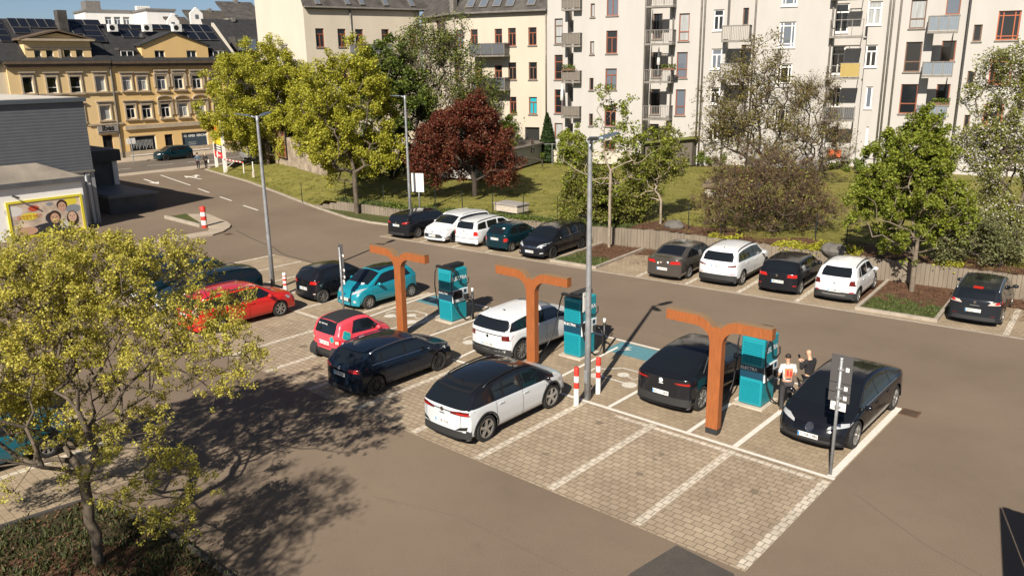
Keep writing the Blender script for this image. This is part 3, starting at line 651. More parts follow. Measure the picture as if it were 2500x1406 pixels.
# ================================================================== CARS
def lerp_pts(pts, x):
    if x <= pts[0][0]: return pts[0][1]
    for (a, b), (c, d) in zip(pts[:-1], pts[1:]):
        if x <= c: return b+(d-b)*(x-a)/max(1e-9, c-a)
    return pts[-1][1]
def smooth_poly(pts, it=2):
    p = [Vector((a, b)) for a, b in pts]
    for _ in range(it):
        q = [p[0]]
        for a, b in zip(p[:-1], p[1:]): q += [a*.8+b*.2, a*.2+b*.8]
        q.append(p[-1]); p = q
    return p
def resample(p, step):
    out = [p[0]]; acc = 0
    for a, b in zip(p[:-1], p[1:]):
        L_ = (b-a).length
        while acc+L_ >= step:
            t = (step-acc)/L_; a = a+(b-a)*t; out.append(a); L_ = (b-a).length; acc = 0
        acc += L_
    if (p[-1]-out[-1]).length > step*.3: out.append(p[-1])
    return out
class CarShape:
    def __init__(s, **k):
        s.__dict__.update(k); s.hw = s.W/2
        s.fo = k.get('fo', .85); s.xf = s.L-s.fo; s.xr = s.xf-s.wb      # wheel x positions from the rear
        s.zb = k.get('zb', .21); s.tum = k.get('tum', .30); s.bow_f = k.get('bow_f', .30); s.bow_r = k.get('bow_r', .14); s.tilt = k.get('tilt', 0.0)
    def section(s, x, zt):
        d = min(x, s.L-x); tf = 1.0
        if x > s.L-.9: tf = 1-.13*((x-(s.L-.9))/.9)**2
        if x < .7: tf = 1-.08*((.7-x)/.7)**2
        yw = s.hw*tf; belt = lerp_pts(s.belt, x); zs = min(belt, zt-.015)
        f = (zs-s.zb)/max(.05, belt-s.zb)
        H = zs-s.zb
        pts = [(0, s.zb), (yw*.45, s.zb), (yw-.16, s.zb), (yw-.085, s.zb+.025*f)]
        for fr, w in ((.12, -.035), (.25, -.016), (.40, -.004), (.52, 0), (.64, -.002), (.76, -.012), (.86, -.018), (.94, -.030)):
            pts.append((yw+w, s.zb+H*fr))
        ys = yw-.052
        pts.append((ys, zs)); dz = zt-zs
        r = min(.13, dz*.55); yr = ys-.012-s.tum*max(0, dz-r)
        for k in (.12, .3, .5, .7, .88, 1.0):
            pts.append((ys-.012*min(1, k*4)-(ys-.012-yr)*k, zs+(dz-r)*k))
        # shoulder to crown
        yi = yr-min(.17, yr*.3); cr = r*.28
        for k in range(1, 5):
            a = math.pi/2*k/4; pts.append((yr-(yr-yi)*(1-math.cos(a))*1.0, zt-r+(r-cr)*math.sin(a)))
        for k in (.8, .6, .4, .2, 0): pts.append((yi*k, zt-cr*(k**2)))
        return pts
    def build_mesh(s):
        prof = resample(smooth_poly(s.top, 2), .055); rows = []
        lx = -1
        for i, p in enumerate(prof):
            x = max(p.x, lx+.0015); lx = x; rows.append((x, p.y))
        V = []; n = None
        for x, z in rows:
            sec = s.section(x, z); full = sec+[(-y, zz) for y, zz in sec[-2:0:-1]]; n = len(full)
            for y, zz in full:
                q = abs(y)/s.hw; xx = x
                df = s.L-x; dr = x
                xx -= (s.bow_f*.8*(q**2.6)+.13*q**8)*math.exp(-(df/.75)**2); xx += (s.bow_r*.8*q**2.4+.17*q**7)*math.exp(-(dr/.5)**2)
                V.append((xx, y, zz))
        F = []
        m = len(rows)
        for i in range(m-1):
            for j in range(n): F.append((i*n+j, i*n+(j+1) % n, (i+1)*n+(j+1) % n, (i+1)*n+j))
        F.append(tuple(range(n))[::-1]); F.append(tuple((m-1)*n+j for j in range(n)))
        s.rows = rows; s.V = V; s.F = F
        s.bvh = BVHTree.FromPolygons(V, F)
        return V, F
    def zt(s, x):
        r = s.rows
        best = 0
        for (a, b), (c, d) in zip(r[:-1], r[1:]):
            if a <= x <= c: best = max(best, b+(d-b)*(x-a)/max(1e-6, c-a))
        return best
def patch(s, poly, view, off=.005, h=.07):
    'conform a flat outline to the car body. view: L R (side: x,z)  B F (back/front: y,z)  T (top: x,y)'
    bm = bmesh.new(); f = bm.faces.new([bm.verts.new((a, b, 0)) for a, b in poly])
    xs = [p[0] for p in poly]; ys = [p[1] for p in poly]
    for ax, lo, hi in ((0, min(xs), max(xs)), (1, min(ys), max(ys))):
        k = math.floor(lo/h)+1
        while k*h < hi:
            co = (k*h, 0, 0) if ax == 0 else (0, k*h, 0); no = (1, 0, 0) if ax == 0 else (0, 1, 0)
            bmesh.ops.bisect_plane(bm, geom=bm.verts[:]+bm.edges[:]+bm.faces[:], plane_co=co, plane_no=no, dist=1e-5); k += 1
    for v in bm.verts:
        a, b = v.co.x, v.co.y
        if view in 'LR': sg = 1 if view == 'L' else -1; o = Vector((a, sg*3, b)); d = Vector((0, -sg, 0))
        elif view == 'B': o = Vector((-3, a, b)); d = Vector((1, 0, 0))
        elif view == 'F': o = Vector((s.L+3, a, b)); d = Vector((-1, 0, 0))
        else: o = Vector((a, b, 4)); d = Vector((0, 0, -1))
        loc, nor, idx, dist = s.bvh.ray_cast(o, d)
        if loc is None:
            q = {'L': Vector((a, s.hw, b)), 'R': Vector((a, -s.hw, b)), 'B': Vector((0, a, b)), 'F': Vector((s.L, a, b)), 'T': Vector((a, b, 1.2))}[view]
            loc, nor, idx, dist = s.bvh.find_nearest(q)
        if nor.dot(d) > 0: nor = -nor
        v.co = loc+(nor*.6-d*.4).normalized()*off
    bmesh.ops.triangulate(bm, faces=[f for f in bm.faces if len(f.verts) > 4])
    bm.normal_update(); me = bpy.data.meshes.new('patch')
    for f in bm.faces:
        want = {'L': (0, 1, 0), 'R': (0, -1, 0), 'B': (-1, 0, 0), 'F': (1, 0, 0), 'T': (0, 0, 1)}[view]
        if f.normal.dot(Vector(want)) < 0: f.normal_flip()
    bm.to_mesh(me); bm.free(); me.polygons.foreach_set('use_smooth', [True]*len(me.polygons))
    return me
def mirror_y(poly): return [(x, -y) for x, y in poly]
M_GLASS = mat('car_glass', (0.008, 0.010, 0.012), 0.03, spec=0.6, coat=0.3)
M_TRIM = mat('black_trim', (0.011, 0.011, 0.012), 0.42)
M_TYRE = mat('tyre_rubber', (0.016, 0.016, 0.016), 0.8, vary=.2, scale=9)
M_CHROME = mat('chrome', (0.62, 0.62, 0.62), 0.12, metal=1.0)
M_ALLOY = mat('alloy_rim', (0.42, 0.42, 0.41), 0.3, metal=0.8)
M_DALLOY = mat('dark_alloy', (0.045, 0.045, 0.048), 0.35, metal=0.5)
M_RIMDARK = mat('wheel_inner_dark', (0.018, 0.018, 0.018), 0.7)  # plain dark colour of the hubs and arch liners
M_TAIL = mat('tail_light_red', (0.42, 0.012, 0.010), 0.12, coat=.5)
M_TAILD = mat('tail_light_dark', (0.10, 0.008, 0.008), 0.12, coat=.5)
M_TAILW = mat('tail_light_clear', (0.55, 0.42, 0.38), 0.12, coat=.4)
M_HEAD = mat('headlight_glass', (0.50, 0.52, 0.53), 0.08, metal=.35, coat=.5)
M_PLATE = mat('plate_white', (0.70, 0.70, 0.67), 0.5)
M_BLUE = mat('plate_blue', (0.01, 0.18, 0.42), 0.5)
M_SEAM = mat('panel_gap', (0.006, 0.006, 0.006), 0.7)
M_CLAD = mat('rough_black_cladding', (0.020, 0.020, 0.021), 0.6)
def paint(name, col, rough=.28, metal=0.0, flake=0.0):
    return mat('paint_'+name, col, rough, metal=metal, coat=.7 if sum(col) > .15 else .25, spec=.5 if sum(col) > .15 else .35)
_wheel = {}
def make_wheel(r, w, kind, parent, x, y, side):
    'wheel with tyre and rim; outer side faces side*y'
    k = (round(r, 3), round(w, 3), kind, side)
    if k not in _wheel:
        rr = r*(.70 if kind != 'cap' else .62); o = side*w/2
        m = MB(); m.lathe([(rr*.96, -o*.9), (r*.90, -o), (r*.985, -o*.8), (r, -o*.4), (r, o*.4), (r*.985, o*.8), (r*.90, o), (rr*1.02, o*.96), (rr*.97, o*.80)], 32, axis='y')
        ty = m.mesh('tyre')
        m = MB(); m.lathe([(rr, o*.5), (rr*.9, o*.25), (.05, o*.2), (0, o*.2)], 24, axis='y'); hub = m.mesh('wheel')
        m = MB(); m.lathe([(rr*.99, o*.55), (rr*1.0, o*.93), (rr*.91, o*.90), (rr*.90, o*.5)], 32, axis='y')
        n = {'five': 5, 'multi': 10, 'black': 10, 'cap': 7, 'twin': 7, 'bfive': 5}[kind]; wd = {'five': .17, 'multi': .07, 'black': .07, 'cap': .16, 'twin': .11, 'bfive': .15}[kind]
        for i in range(n):
            a = 2*math.pi*i/n+.3; ca, sa = math.cos(a), math.sin(a); w0, w1 = rr*wd*.75, rr*wd
            def pt(rad, t, yy): return (ca*rad-sa*t, yy, sa*rad+ca*t)
            y0, y1 = o*.45, o*.86
            m.add([pt(rr*.1, -w0, y1), pt(rr*.1, w0, y1), pt(rr*.93, w1, y1*1.02), pt(rr*.93, -w1, y1*1.02), pt(rr*.1, -w0, y0), pt(rr*.1, w0, y0), pt(rr*.93, w1, y0), pt(rr*.93, -w1, y0)],
                  [(0, 1, 2, 3), (0, 3, 7, 4), (1, 5, 6, 2), (4, 7, 6, 5)])
        m.lathe([(rr*.2, o*.5), (rr*.2, o*.92), (0, o*.94)], 16, axis='y'); rm = m.mesh('rim')
        for me, mt, sm in ((ty, M_TYRE, 1), (hub, M_RIMDARK, 1), (rm, {'black': M_DALLOY, 'bfive': M_DALLOY}.get(kind, M_ALLOY), 0)):
            me.materials.append(mt)
            bm = bmesh.new(); bm.from_mesh(me); bmesh.ops.recalc_face_normals(bm, faces=bm.faces); bm.to_mesh(me); bm.free()
            if sm: me.polygons.foreach_set('use_smooth', [True]*len(me.polygons))
        _wheel[k] = (hub, ty, rm)
    hub, ty, rm = _wheel[k]
    wo = link('wheel', hub, None, parent); wo.location = (x, y, r)
    link('tyre', ty, None, wo); link('rim', rm, None, wo)
def make_car(spec, pos, heading, pm, label, group, plate='', plate_end='B', nm=None, ref='R'):
    s = CarShape(**spec); V, F = s.build_mesh(); sg = s.__dict__.get
    cat = spec.get('cat', 'car')
    t = empty(nm or 'parked_car', (0, 0, 0), 0, label, cat, group)
    X0 = s.L/2
    body = bpy.data.meshes.new('body'); R = s.wr+.045
    # wheel arches: drop the faces inside and pull the rim of the hole onto a circle
    V = [list(v) for v in V]; keep = []; dead = []
    cs = [(s.xr, s.wr), (s.xf, s.wr)]
    def inside(fc):
        c = [sum(V[i][k] for i in fc)/len(fc) for k in range(3)]
        if abs(c[1]) < s.hw-.42: return False
        return any((c[0]-cx)**2+(c[2]-cz)**2 < R*R for cx, cz in cs)
    used_k = set(); used_d = set()
    for i, fc in enumerate(F):
        if len(fc) == 4 and inside(fc): dead.append(fc); used_d.update(fc)
        else: keep.append(fc); used_k.update(fc)
    for i in used_k & used_d:
        x, y, z = V[i]
        if abs(y) < s.hw-.40: continue
        for cx, cz in cs:
            dx, dz = x-cx, z-cz; d = math.hypot(dx, dz)
            if abs(d-R) < .10 and z > s.zb+.005: V[i][0] = cx+dx*R/d; V[i][2] = cz+dz*R/d
    clz = sg('clad', 0)
    body.from_pydata([(x-X0, y, z) for x, y, z in V], [], keep)
    mi = [0]*len(keep)
    for i, fc in enumerate(keep):
        zc = sum(V[k][2] for k in fc)/len(fc); xc = sum(V[k][0] for k in fc)/len(fc); yc = sum(abs(V[k][1]) for k in fc)/len(fc)
        if clz:
            ez = clz+(sg('clad_end', .16) if xc < .35 or xc > s.L-.35 else 0)
            if zc < ez: mi[i] = 1
        if sg('black_top') and xc < s.ws[0]+.05 and min(V[k][2]-lerp_pts(s.belt, V[k][0]) for k in fc) > -.008: mi[i] = 2
    body.polygons.foreach_set('material_index', mi); body.update()
    bo = link('body', body, [pm, M_CLAD, sg('black_top') or M_TRIM], t, True)
    bm = bmesh.new(); bm.from_mesh(body); bmesh.ops.recalc_face_normals(bm, faces=bm.faces)
    loose = [v for v in bm.verts if not v.link_faces]; bmesh.ops.delete(bm, geom=loose, context='VERTS'); bm.to_mesh(body); bm.free()
    # arch liners
    for cx, cz in cs:
        for sd in (1, -1):
            m = MB(); n = 14; a0 = -.25; vs = []
            for i in range(n+1):
                a = a0+(math.pi-2*a0)*i/n
                for yy in (s.hw-.11, s.hw-.45): vs.append((cx+math.cos(a)*(R+.012)-X0, sd*yy, cz+math.sin(a)*(R+.012)))
            m.add(vs, [(2*i, 2*i+2, 2*i+3, 2*i+1) for i in range(n)]); m.add([vs[2*i+1] for i in range(n+1)], [tuple(range(n+1))]); m.build('wheel_arch_liner', M_RIMDARK, t)
    def add(name, poly, view, mt, off=.005, both=False, parent=None, h=.07):
        out = []
        vv = [view] if not both else (['R', 'L'] if view in 'LR' else [view, view])
        for k, v_ in enumerate(vv):
            p = poly if not (both and view not in 'LR' and k == 1) else ([(-a, b) for a, b in poly] if view in 'BF' else mirror_y(poly))
            me = patch(s, p, v_, off, h)
            for q in me.vertices: q.co.x -= X0
            out.append(link(name, me, mt, parent or t))
        return out
    # arch trim on crossovers
    if sg('archtrim'):
        for cx, cz in cs:
            n = 16; q = []
            for i in range(n+1): a = R_(-12)+R_(204)*i/n; q.append((cx+math.cos(a)*(R+.005), cz+math.sin(a)*(R+.005)))
            for i in range(n, -1, -1): a = R_(-12)+R_(204)*i/n; q.append((cx+math.cos(a)*(R+.06), cz+math.sin(a)*(R+.06)))
            q = [(a, max(b, s.zb+.01)) for a, b in q]
            for k in range(n):
                pass
            for vw in ('R', 'L'):
                me = bpy.data.meshes.new('arch_trim'); vs = []
                for a, b in q:
                    sgn = -1 if vw == 'R' else 1; loc = s.bvh.ray_cast(Vector((a, sgn*3, b)), Vector((0, -sgn, 0)))[0]
                    yy = abs(loc.y) if loc else s.hw-.05
                    vs.append((a-X0, sgn*(yy+.007), b))
                me.from_pydata(vs, [], [(i, i+1, 2*n+1-i-1, 2*n+1-i) for i in range(n)]); me.update(); link('arch_trim', me, M_CLAD, t)
    # windscreen and rear window
    ws0, ws1 = s.ws         # cowl x, roof x (cowl larger)
    def yat(x, zoff=0):
        z = s.zt(x); sec = s.section(x, z); return max(y for y, zz in sec if zz > z-.10) if z > lerp_pts(s.belt, x)+.12 else s.hw-.16
    yc, yr = s.hw-.20, yat(ws1)-.06
    ymid = yat((ws0+ws1)/2)-.075
    add('windscreen', [(ws0, -yc), (ws0+.03, -yc*.5), (ws0+.045, 0), (ws0+.03, yc*.5), (ws0, yc), ((ws0+ws1)/2, ymid), (ws1, yr), (ws1-.02, 0), (ws1, -yr), ((ws0+ws1)/2, -ymid)], 'T', M_GLASS)
    if 'rwT' in spec:
        a, b, y0, y1 = spec['rwT']
        add('rear_window', [(a, -y0), (a, y0), (b, y1), (b, -y1)], 'T', M_GLASS)
    if 'rwB' in spec:
        z0, z1, y0, y1 = spec['rwB']
        add('rear_window', [(-y0, z0), (y0, z0), (y0*.98, z0+.6*(z1-z0)), (y1, z1), (-y1, z1), (-y0*.98, z0+.6*(z1-z0))], 'B', M_GLASS, .006, h=.05)
    # side glass
    rx, ru, fu, fb = s.side    # rear bottom x, rear top x, front top x, front bottom x
    mg = sg('side_margin', .115)
    def topz(x): return s.zt(x)-mg
    def bz(x): return lerp_pts(s.belt, x)+.035
    def side_poly(x0b, x0t, x1t, x1b):
        p = [(x1b, bz(x1b)), (x0b, bz(x0b))]
        n = max(2, int((x1t-x0t)/.18))
        for i in range(n+1):
            x = x0t+(x1t-x0t)*i/n; p.append((x, max(topz(x), bz(x)+.03)))
        # run down along the pillar
        n = 3
        for i in range(1, n):
            x = x1t+(x1b-x1t)*i/n; zc = topz(x1t)+(bz(x1b)-topz(x1t))*i/n; p.append((x, min(zc, max(s.zt(x)-.09, bz(x)+.02))))
        return p
    cuts = s.cuts
    if sg('dlo', True):
        add('window_surround', side_poly(rx-.03, ru-.02, fu+.02, fb+.03), 'R', M_TRIM if sg('dlo_m') is None else sg('dlo_m'), .003, both=True)
    xs = [(rx, ru)]+[(c, c+sg('cutlean', .03)) for c in cuts]+[(fb, fu)]
    for k in range(len(xs)-1):
        g = sg('pillar', .035); a, b = xs[k], xs[k+1]
        x0b, x0t = a[0]+(g if k else 0), a[1]+(g if k else 0); x1b, x1t = b[0]-(g if k < len(xs)-2 else 0), b[1]-(g if k < len(xs)-2 else 0)
        add('side_window', side_poly(x0b, x0t, x1t, x1b), 'R', M_GLASS, .0065, both=True)
    # door seams, handles
    for c in sg('doors', ()):
        zlo, zhi = s.zb+.10, lerp_pts(s.belt, c)+.02
        add('door_seam', [(c-.006, zlo), (c+.006, zlo), (c+.016, zhi), (c+.004, zhi)], 'R', M_SEAM, .003, both=True, h=.12)
    for c in sg('handles', ()):
        z = lerp_pts(s.belt, c)-.10
        for vw, sgn in (('R', -1), ('L', 1)):
            loc = s.bvh.ray_cast(Vector((c, sgn*3, z)), Vector((0, -sgn, 0)))[0]
            m = MB(); y = loc.y; m.box(c-.09-X0, min(y, y+sgn*.025), z-.014, c+.09-X0, max(y, y+sgn*.025), z+.014); m.build('door_handle', pm if sg('handle_m') is None else sg('handle_m'), t)
    # mirrors
    mx = sg('mirror_x', fb-.22); mz = lerp_pts(s.belt, mx)+.05
    for sgn in (-1, 1):
        m = MB(); yb = sgn*(s.hw-.07); ico(m, (mx-X0, sgn*(s.hw+.07), mz+.04), .115, 2, (.62, .95, .68)); m.tube([(mx-X0, yb, mz-.02), (mx-X0, sgn*(s.hw+.03), mz+.02)], .03, 6)
        m.build('wing_mirror', sg('mirror_m') or pm, t, True)
    # roof rails
    if sg('rails'):
        x0, x1, rmat = s.rails
        for sgn in (-1, 1):
            pts = []; n = 10
            for i in range(n+1):
                x = x0+(x1-x0)*i/n; z = s.zt(x); sec = s.section(x, z); yy = max(y for y, zz in sec if zz > z-.075)-.015
                loc = s.bvh.ray_cast(Vector((x, sgn*yy, 4)), Vector((0, 0, -1)))[0]; zz = loc.z if loc else z
                pts.append((x-X0, sgn*yy, zz+(.045 if 0 < i < n else .0)))
            m = MB(); m.tube(pts, .021, 6); m.build('roof_rail', rmat, t, True)
    if sg('antenna'):
        x = s.antenna; m = MB(); z = s.zt(x); m.tube([(x-X0+.05, 0, z-.01), (x-X0, 0, z+.03), (x-X0-.06, 0, z+.06)], [.03, .022, .008], 6); m.build('aerial', sg('antenna_m') or pm, t)
    for e in sg('extra', ()):
        nme, poly, view, mt = e[:4]; kw = e[4] if len(e) > 4 else {}
        add(nme, poly, view, mt, **kw)
    # number plate with its letters
    if plate:
        pe = spec.get('plateB', (0, .78)) if plate_end == 'B' else spec.get('plateF', (0, .42))
        vd = Vector((1, 0, 0)) if plate_end == 'B' else Vector((-1, 0, 0)); ox = -3 if plate_end == 'B' else s.L+3
        a = s.bvh.ray_cast(Vector((ox, pe[0], pe[1]+.04)), vd)[0]; b = s.bvh.ray_cast(Vector((ox, pe[0], pe[1]-.04)), vd)[0]
        if a and b:
            n0 = -vd; up_ = (a-b).normalized(); xd = up_.cross(n0).normalized(); nn = xd.cross(up_)
            cen = (a+b)/2+nn*.012-Vector((X0, 0, 0)); q = []
            def pc(u, v, w): return cen+xd*u+up_*v+nn*w
            m = MB(); m.hexa([pc(-.26, -.058, -.01), pc(.26, -.058, -.01), pc(.26, .058, -.01), pc(-.26, .058, -.01), pc(-.26, -.058, .004), pc(.26, -.058, .004), pc(.26, .058, .004), pc(-.26, .058, .004)])
            po = m.build('number_plate', M_PLATE, t)
            m = MB(); m.hexa([pc(-.258, -.05, .004), pc(-.215, -.05, .004), pc(-.215, .05, .004), pc(-.258, .05, .004), pc(-.258, -.05, .006), pc(-.215, -.05, .006), pc(-.215, .05, .006), pc(-.258, .05, .006)]); m.build('blue_band', M_BLUE, po)
            me = text_mesh(plate, .105, 0, bold=.002).copy(); wd = max(v.co.x for v in me.vertices)*2
            k = min(1, .44/max(.01, wd))
            for v in me.vertices: v.co = pc(v.co.x*k+.025, v.co.y, .006)
            me.materials.clear(); link('plate_letters', me, M_SEAM, po)
    # wheels
    for cx in (s.xr, s.xf):
        for sd in (1, -1): make_wheel(s.wr, sg('tw', .22), s.wheel, t, cx-X0, sd*(s.hw-sg('tw', .22)/2-sg('inset', .016)), sd)
    # place: pos is a ground contact of a visible wheel (outer face), 'near' end given by the heading
    a = heading; ca, sa = math.cos(a), math.sin(a)
    if isinstance(pos, tuple) and pos[0] == 'w':
        _, px, py, which = pos; g = P(px, py); lx = (s.xr if which == 'r' else s.xf)-X0; ly = (s.hw-.02)*(1 if sa < 0 else -1)
        t.location = (g.x-(ca*lx-sa*ly), g.y-(sa*lx+ca*ly), 0)
    else: t.location = (pos[0], pos[1], 0)
    t.rotation_euler = (0, 0, a)
    return t, s
# ---- silhouettes (x from the rear bumper, z), scaled to each car
PROF = {
 'hatch': (4.3, 1.46, [(.10, .24), (.02, .34), (0, .55), (.03, .74), (.10, .92), (.22, 1.02), (.52, 1.30), (.68, 1.385), (1.3, 1.445), (2.0, 1.46), (2.55, 1.42), (2.75, 1.385), (3.30, 1.06), (3.42, 1.0), (3.95, .90), (4.17, .80), (4.27, .62), (4.29, .42), (4.2, .24)]),
 'wagon': (4.65, 1.48, [(.10, .24), (.02, .34), (0, .55), (.03, .74), (.08, .92), (.14, 1.00), (.34, 1.28), (.46, 1.37), (1.2, 1.45), (2.2, 1.48), (2.8, 1.44), (3.02, 1.40), (3.62, 1.06), (3.75, 1.0), (4.3, .89), (4.52, .78), (4.62, .62), (4.64, .42), (4.55, .24)]),
 'boxwagon': (4.4, 1.47, [(.10, .26), (.02, .34), (0, .50), (.06, .60), (.08, .90), (.12, 1.00), (.26, 1.30), (.36, 1.40), (1.0, 1.46), (2.1, 1.47), (2.62, 1.43), (2.8, 1.39), (3.42, 1.06), (3.5, 1.0), (4.1, .87), (4.3, .76), (4.38, .60), (4.39, .42), (4.3, .26)]),
 'suv': (4.7, 1.68, [(.12, .32), (.03, .42), (0, .62), (.03, .85), (.09, 1.05), (.16, 1.13), (.42, 1.48), (.55, 1.57), (1.2, 1.655), (2.2, 1.68), (2.75, 1.64), (2.98, 1.59), (3.60, 1.19), (3.72, 1.13), (4.35, 1.02), (4.56, .90), (4.67, .68), (4.69, .46), (4.6, .30)]),
 'id4': (4.58, 1.62, [(.14, .26), (.03, .36), (0, .60), (.04, .86), (.12, .99), (.19, 1.05), (.56, 1.36), (.66, 1.43), (.80, 1.47), (1.5, 1.585), (2.3, 1.62), (2.85, 1.57), (3.05, 1.52), (3.74, 1.13), (3.86, 1.08), (4.28, .98), (4.47, .86), (4.56, .66), (4.57, .44), (4.48, .26)]),
 'coupesuv': (4.6, 1.60, [(.14, .28), (.03, .38), (0, .60), (.03, .88), (.10, 1.03), (.17, 1.09), (.30, 1.13), (1.05, 1.42), (1.55, 1.55), (2.2, 1.60), (2.85, 1.56), (3.05, 1.51), (3.74, 1.13), (3.86, 1.08), (4.3, .98), (4.48, .86), (4.57, .66), (4.58, .44), (4.5, .26)]),
 'boxsuv': (4.46, 1.63, [(.12, .30), (.03, .40), (0, .62), (.02, .90), (.06, 1.07), (.12, 1.14), (.36, 1.45), (.48, 1.54), (1.1, 1.61), (2.2, 1.63), (2.66, 1.59), (2.85, 1.54), (3.36, 1.20), (3.48, 1.14), (4.12, 1.06), (4.33, .96), (4.43, .72), (4.45, .46), (4.38, .28)]),
 'sedan': (4.77, 1.47, [(.12, .26), (.03, .36), (0, .55), (.02, .80), (.05, .98), (.10, 1.02), (.55, 1.07), (.70, 1.10), (1.40, 1.40), (1.65, 1.445), (2.2, 1.47), (2.8, 1.44), (3.0, 1.40), (3.68, 1.06), (3.8, 1.0), (4.4, .88), (4.62, .78), (4.74, .62), (4.76, .42), (4.66, .25)]),
 'onebow': (4.95, 1.51, [(.14, .24), (.03, .34), (0, .58), (.03, .88), (.09, 1.00), (.14, 1.03), (.40, 1.10), (1.10, 1.36), (1.6, 1.46), (2.3, 1.51), (2.9, 1.48), (3.2, 1.41), (4.02, 1.02), (4.16, .96), (4.58, .82), (4.78, .70), (4.90, .54), (4.94, .38), (4.86, .22)]),
 'smart': (2.70, 1.55, [(.12, .30), (.03, .40), (0, .58), (.03, .78), (.09, .93), (.14, 1.00), (.28, 1.34), (.38, 1.46), (.8, 1.53), (1.2, 1.55), (1.5, 1.51), (1.62, 1.47), (2.12, 1.09), (2.2, 1.03), (2.46, .93), (2.58, .82), (2.66, .64), (2.67, .44), (2.6, .28)]),
 'ka': (3.62, 1.50, [(.12, .26), (.03, .36), (0, .56), (.04, .78), (.10, .98), (.18, 1.08), (.42, 1.34), (.56, 1.43), (1.1, 1.49), (1.6, 1.50), (2.0, 1.46), (2.2, 1.41), (2.82, 1.05), (2.94, .99), (3.30, .86), (3.48, .74), (3.58, .58), (3.60, .40), (3.52, .24)]),
 'round': (3.70, 1.43, [(.12, .26), (.03, .36), (0, .52), (.04, .66), (.10, .90), (.20, .98), (.48, 1.26), (.62, 1.35), (1.1, 1.42), (1.6, 1.43), (2.05, 1.39), (2.22, 1.34), (2.75, 1.02), (2.85, .97), (3.35, .86), (3.55, .74), (3.65, .56), (3.66, .40), (3.58, .25)]),
}
def spec(kind, L, W, H, wb, fo, wr, wheel, **k):
    L0, H0, pts = PROF[kind]; a, b = L/L0, H/H0
    sx = lambda v: v*a
    d = dict(L=L, W=W, H=H, wb=wb, fo=fo, wr=wr, wheel=wheel, top=[(x*a, z*b) for x, z in pts])
    z = lambda v: v*b
    base = {
     'hatch': dict(belt=[(0, .94), (.5, .97), (3.2, .88), (4.3, .80)], ws=(3.30, 2.72), side=(.72, 1.02, 2.66, 3.12), rwB=(1.03, 1.34, .60, .52), cuts=(1.12, 2.05)),
     'wagon': dict(belt=[(0, .95), (.5, .98), (3.5, .88), (4.65, .80)], ws=(3.64, 3.00), side=(.42, .62, 2.94, 3.44), rwB=(1.02, 1.34, .62, .54), cuts=(1.25, 2.30)),
     'boxwagon': dict(belt=[(0, .95), (.5, .96), (3.3, .90), (4.4, .80)], ws=(3.42, 2.78), side=(.36, .48, 2.72, 3.24), rwB=(1.02, 1.37, .60, .53), cuts=(1.15, 2.12)),
     'suv': dict(belt=[(0, 1.08), (.5, 1.10), (3.4, 1.02), (4.7, .92)], ws=(3.60, 2.96), side=(.55, .75, 2.90, 3.42), rwB=(1.16, 1.51, .66, .56), cuts=(1.22, 2.25)),
     'id4': dict(belt=[(0, 1.00), (.4, 1.04), (1.2, 1.03), (3.4, .98), (4.58, .86)], ws=(3.78, 3.02), side=(.98, 1.35, 2.96, 3.56), rwB=(1.06, 1.42, .70, .56), cuts=(1.62, 2.34)),
     'coupesuv': dict(belt=[(0, 1.04), (.4, 1.07), (3.4, .98), (4.6, .86)], ws=(3.78, 3.02), side=(1.02, 1.55, 2.96, 3.56), rwT=(.40, 1.40, .66, .55), cuts=(1.62, 2.34)),
     'boxsuv': dict(belt=[(0, 1.10), (.4, 1.11), (3.3, 1.05), (4.46, .94)], ws=(3.42, 2.84), side=(.34, .50, 2.78, 3.26), rwB=(1.15, 1.48, .70, .60), cuts=(1.05, 2.1)),
     'sedan': dict(belt=[(0, .96), (.5, .98), (3.5, .88), (4.77, .80)], ws=(3.72, 2.98), side=(.98, 1.32, 2.92, 3.50), rwT=(.74, 1.42, .62, .54), cuts=(1.42, 2.28)),
     'onebow': dict(belt=[(0, .96), (.5, 1.0), (3.6, .90), (4.95, .74)], ws=(4.10, 3.16), side=(.92, 1.5, 3.10, 3.86), rwT=(.46, 1.3, .60, .5), cuts=(1.5, 2.5)),
     'smart': dict(belt=[(0, .96), (.5, 1.0), (2.0, .92), (2.7, .80)], ws=(2.12, 1.60), side=(.72, .90, 1.54, 1.98), rwB=(1.03, 1.42, .58, .50), cuts=()),
     'ka': dict(belt=[(0, .98), (.5, 1.02), (2.8, .88), (3.62, .78)], ws=(2.84, 2.18), side=(.60, .82, 2.12, 2.66), rwB=(1.08, 1.38, .52, .44), cuts=(1.2,)),
     'round': dict(belt=[(0, .90), (.5, .93), (2.7, .86), (3.7, .78)], ws=(2.74, 2.20), side=(.62, .84, 2.14, 2.56), rwB=(.98, 1.30, .54, .46), cuts=(1.3,)),
    }[kind]
    d['belt'] = [(x*a, zz*b) for x, zz in base['belt']]; d['ws'] = tuple(v*a for v in base['ws']); d['side'] = tuple(v*a for v in base['side']); d['cuts'] = tuple(v*a for v in base['cuts'])
    if 'rwB' in base: r = base['rwB']; d['rwB'] = (r[0]*b, r[1]*b, r[2]*W/1.8, r[3]*W/1.8)
    if 'rwT' in base: r = base['rwT']; d['rwT'] = (r[0]*a, r[1]*a, r[2]*W/1.8, r[3]*W/1.8)
    d['doors'] = tuple(c+.04 for c in d['cuts'][-1:])+(d['side'][3]+.02,)+((d['cuts'][0]+.0,) if len(d['cuts']) > 1 else ())
    d['handles'] = tuple(c+.17 for c in d['cuts'][-1:])+((d['cuts'][0]+.16,) if len(d['cuts']) > 1 else ())
    d.update(k); return d
B2 = dict(both=True)
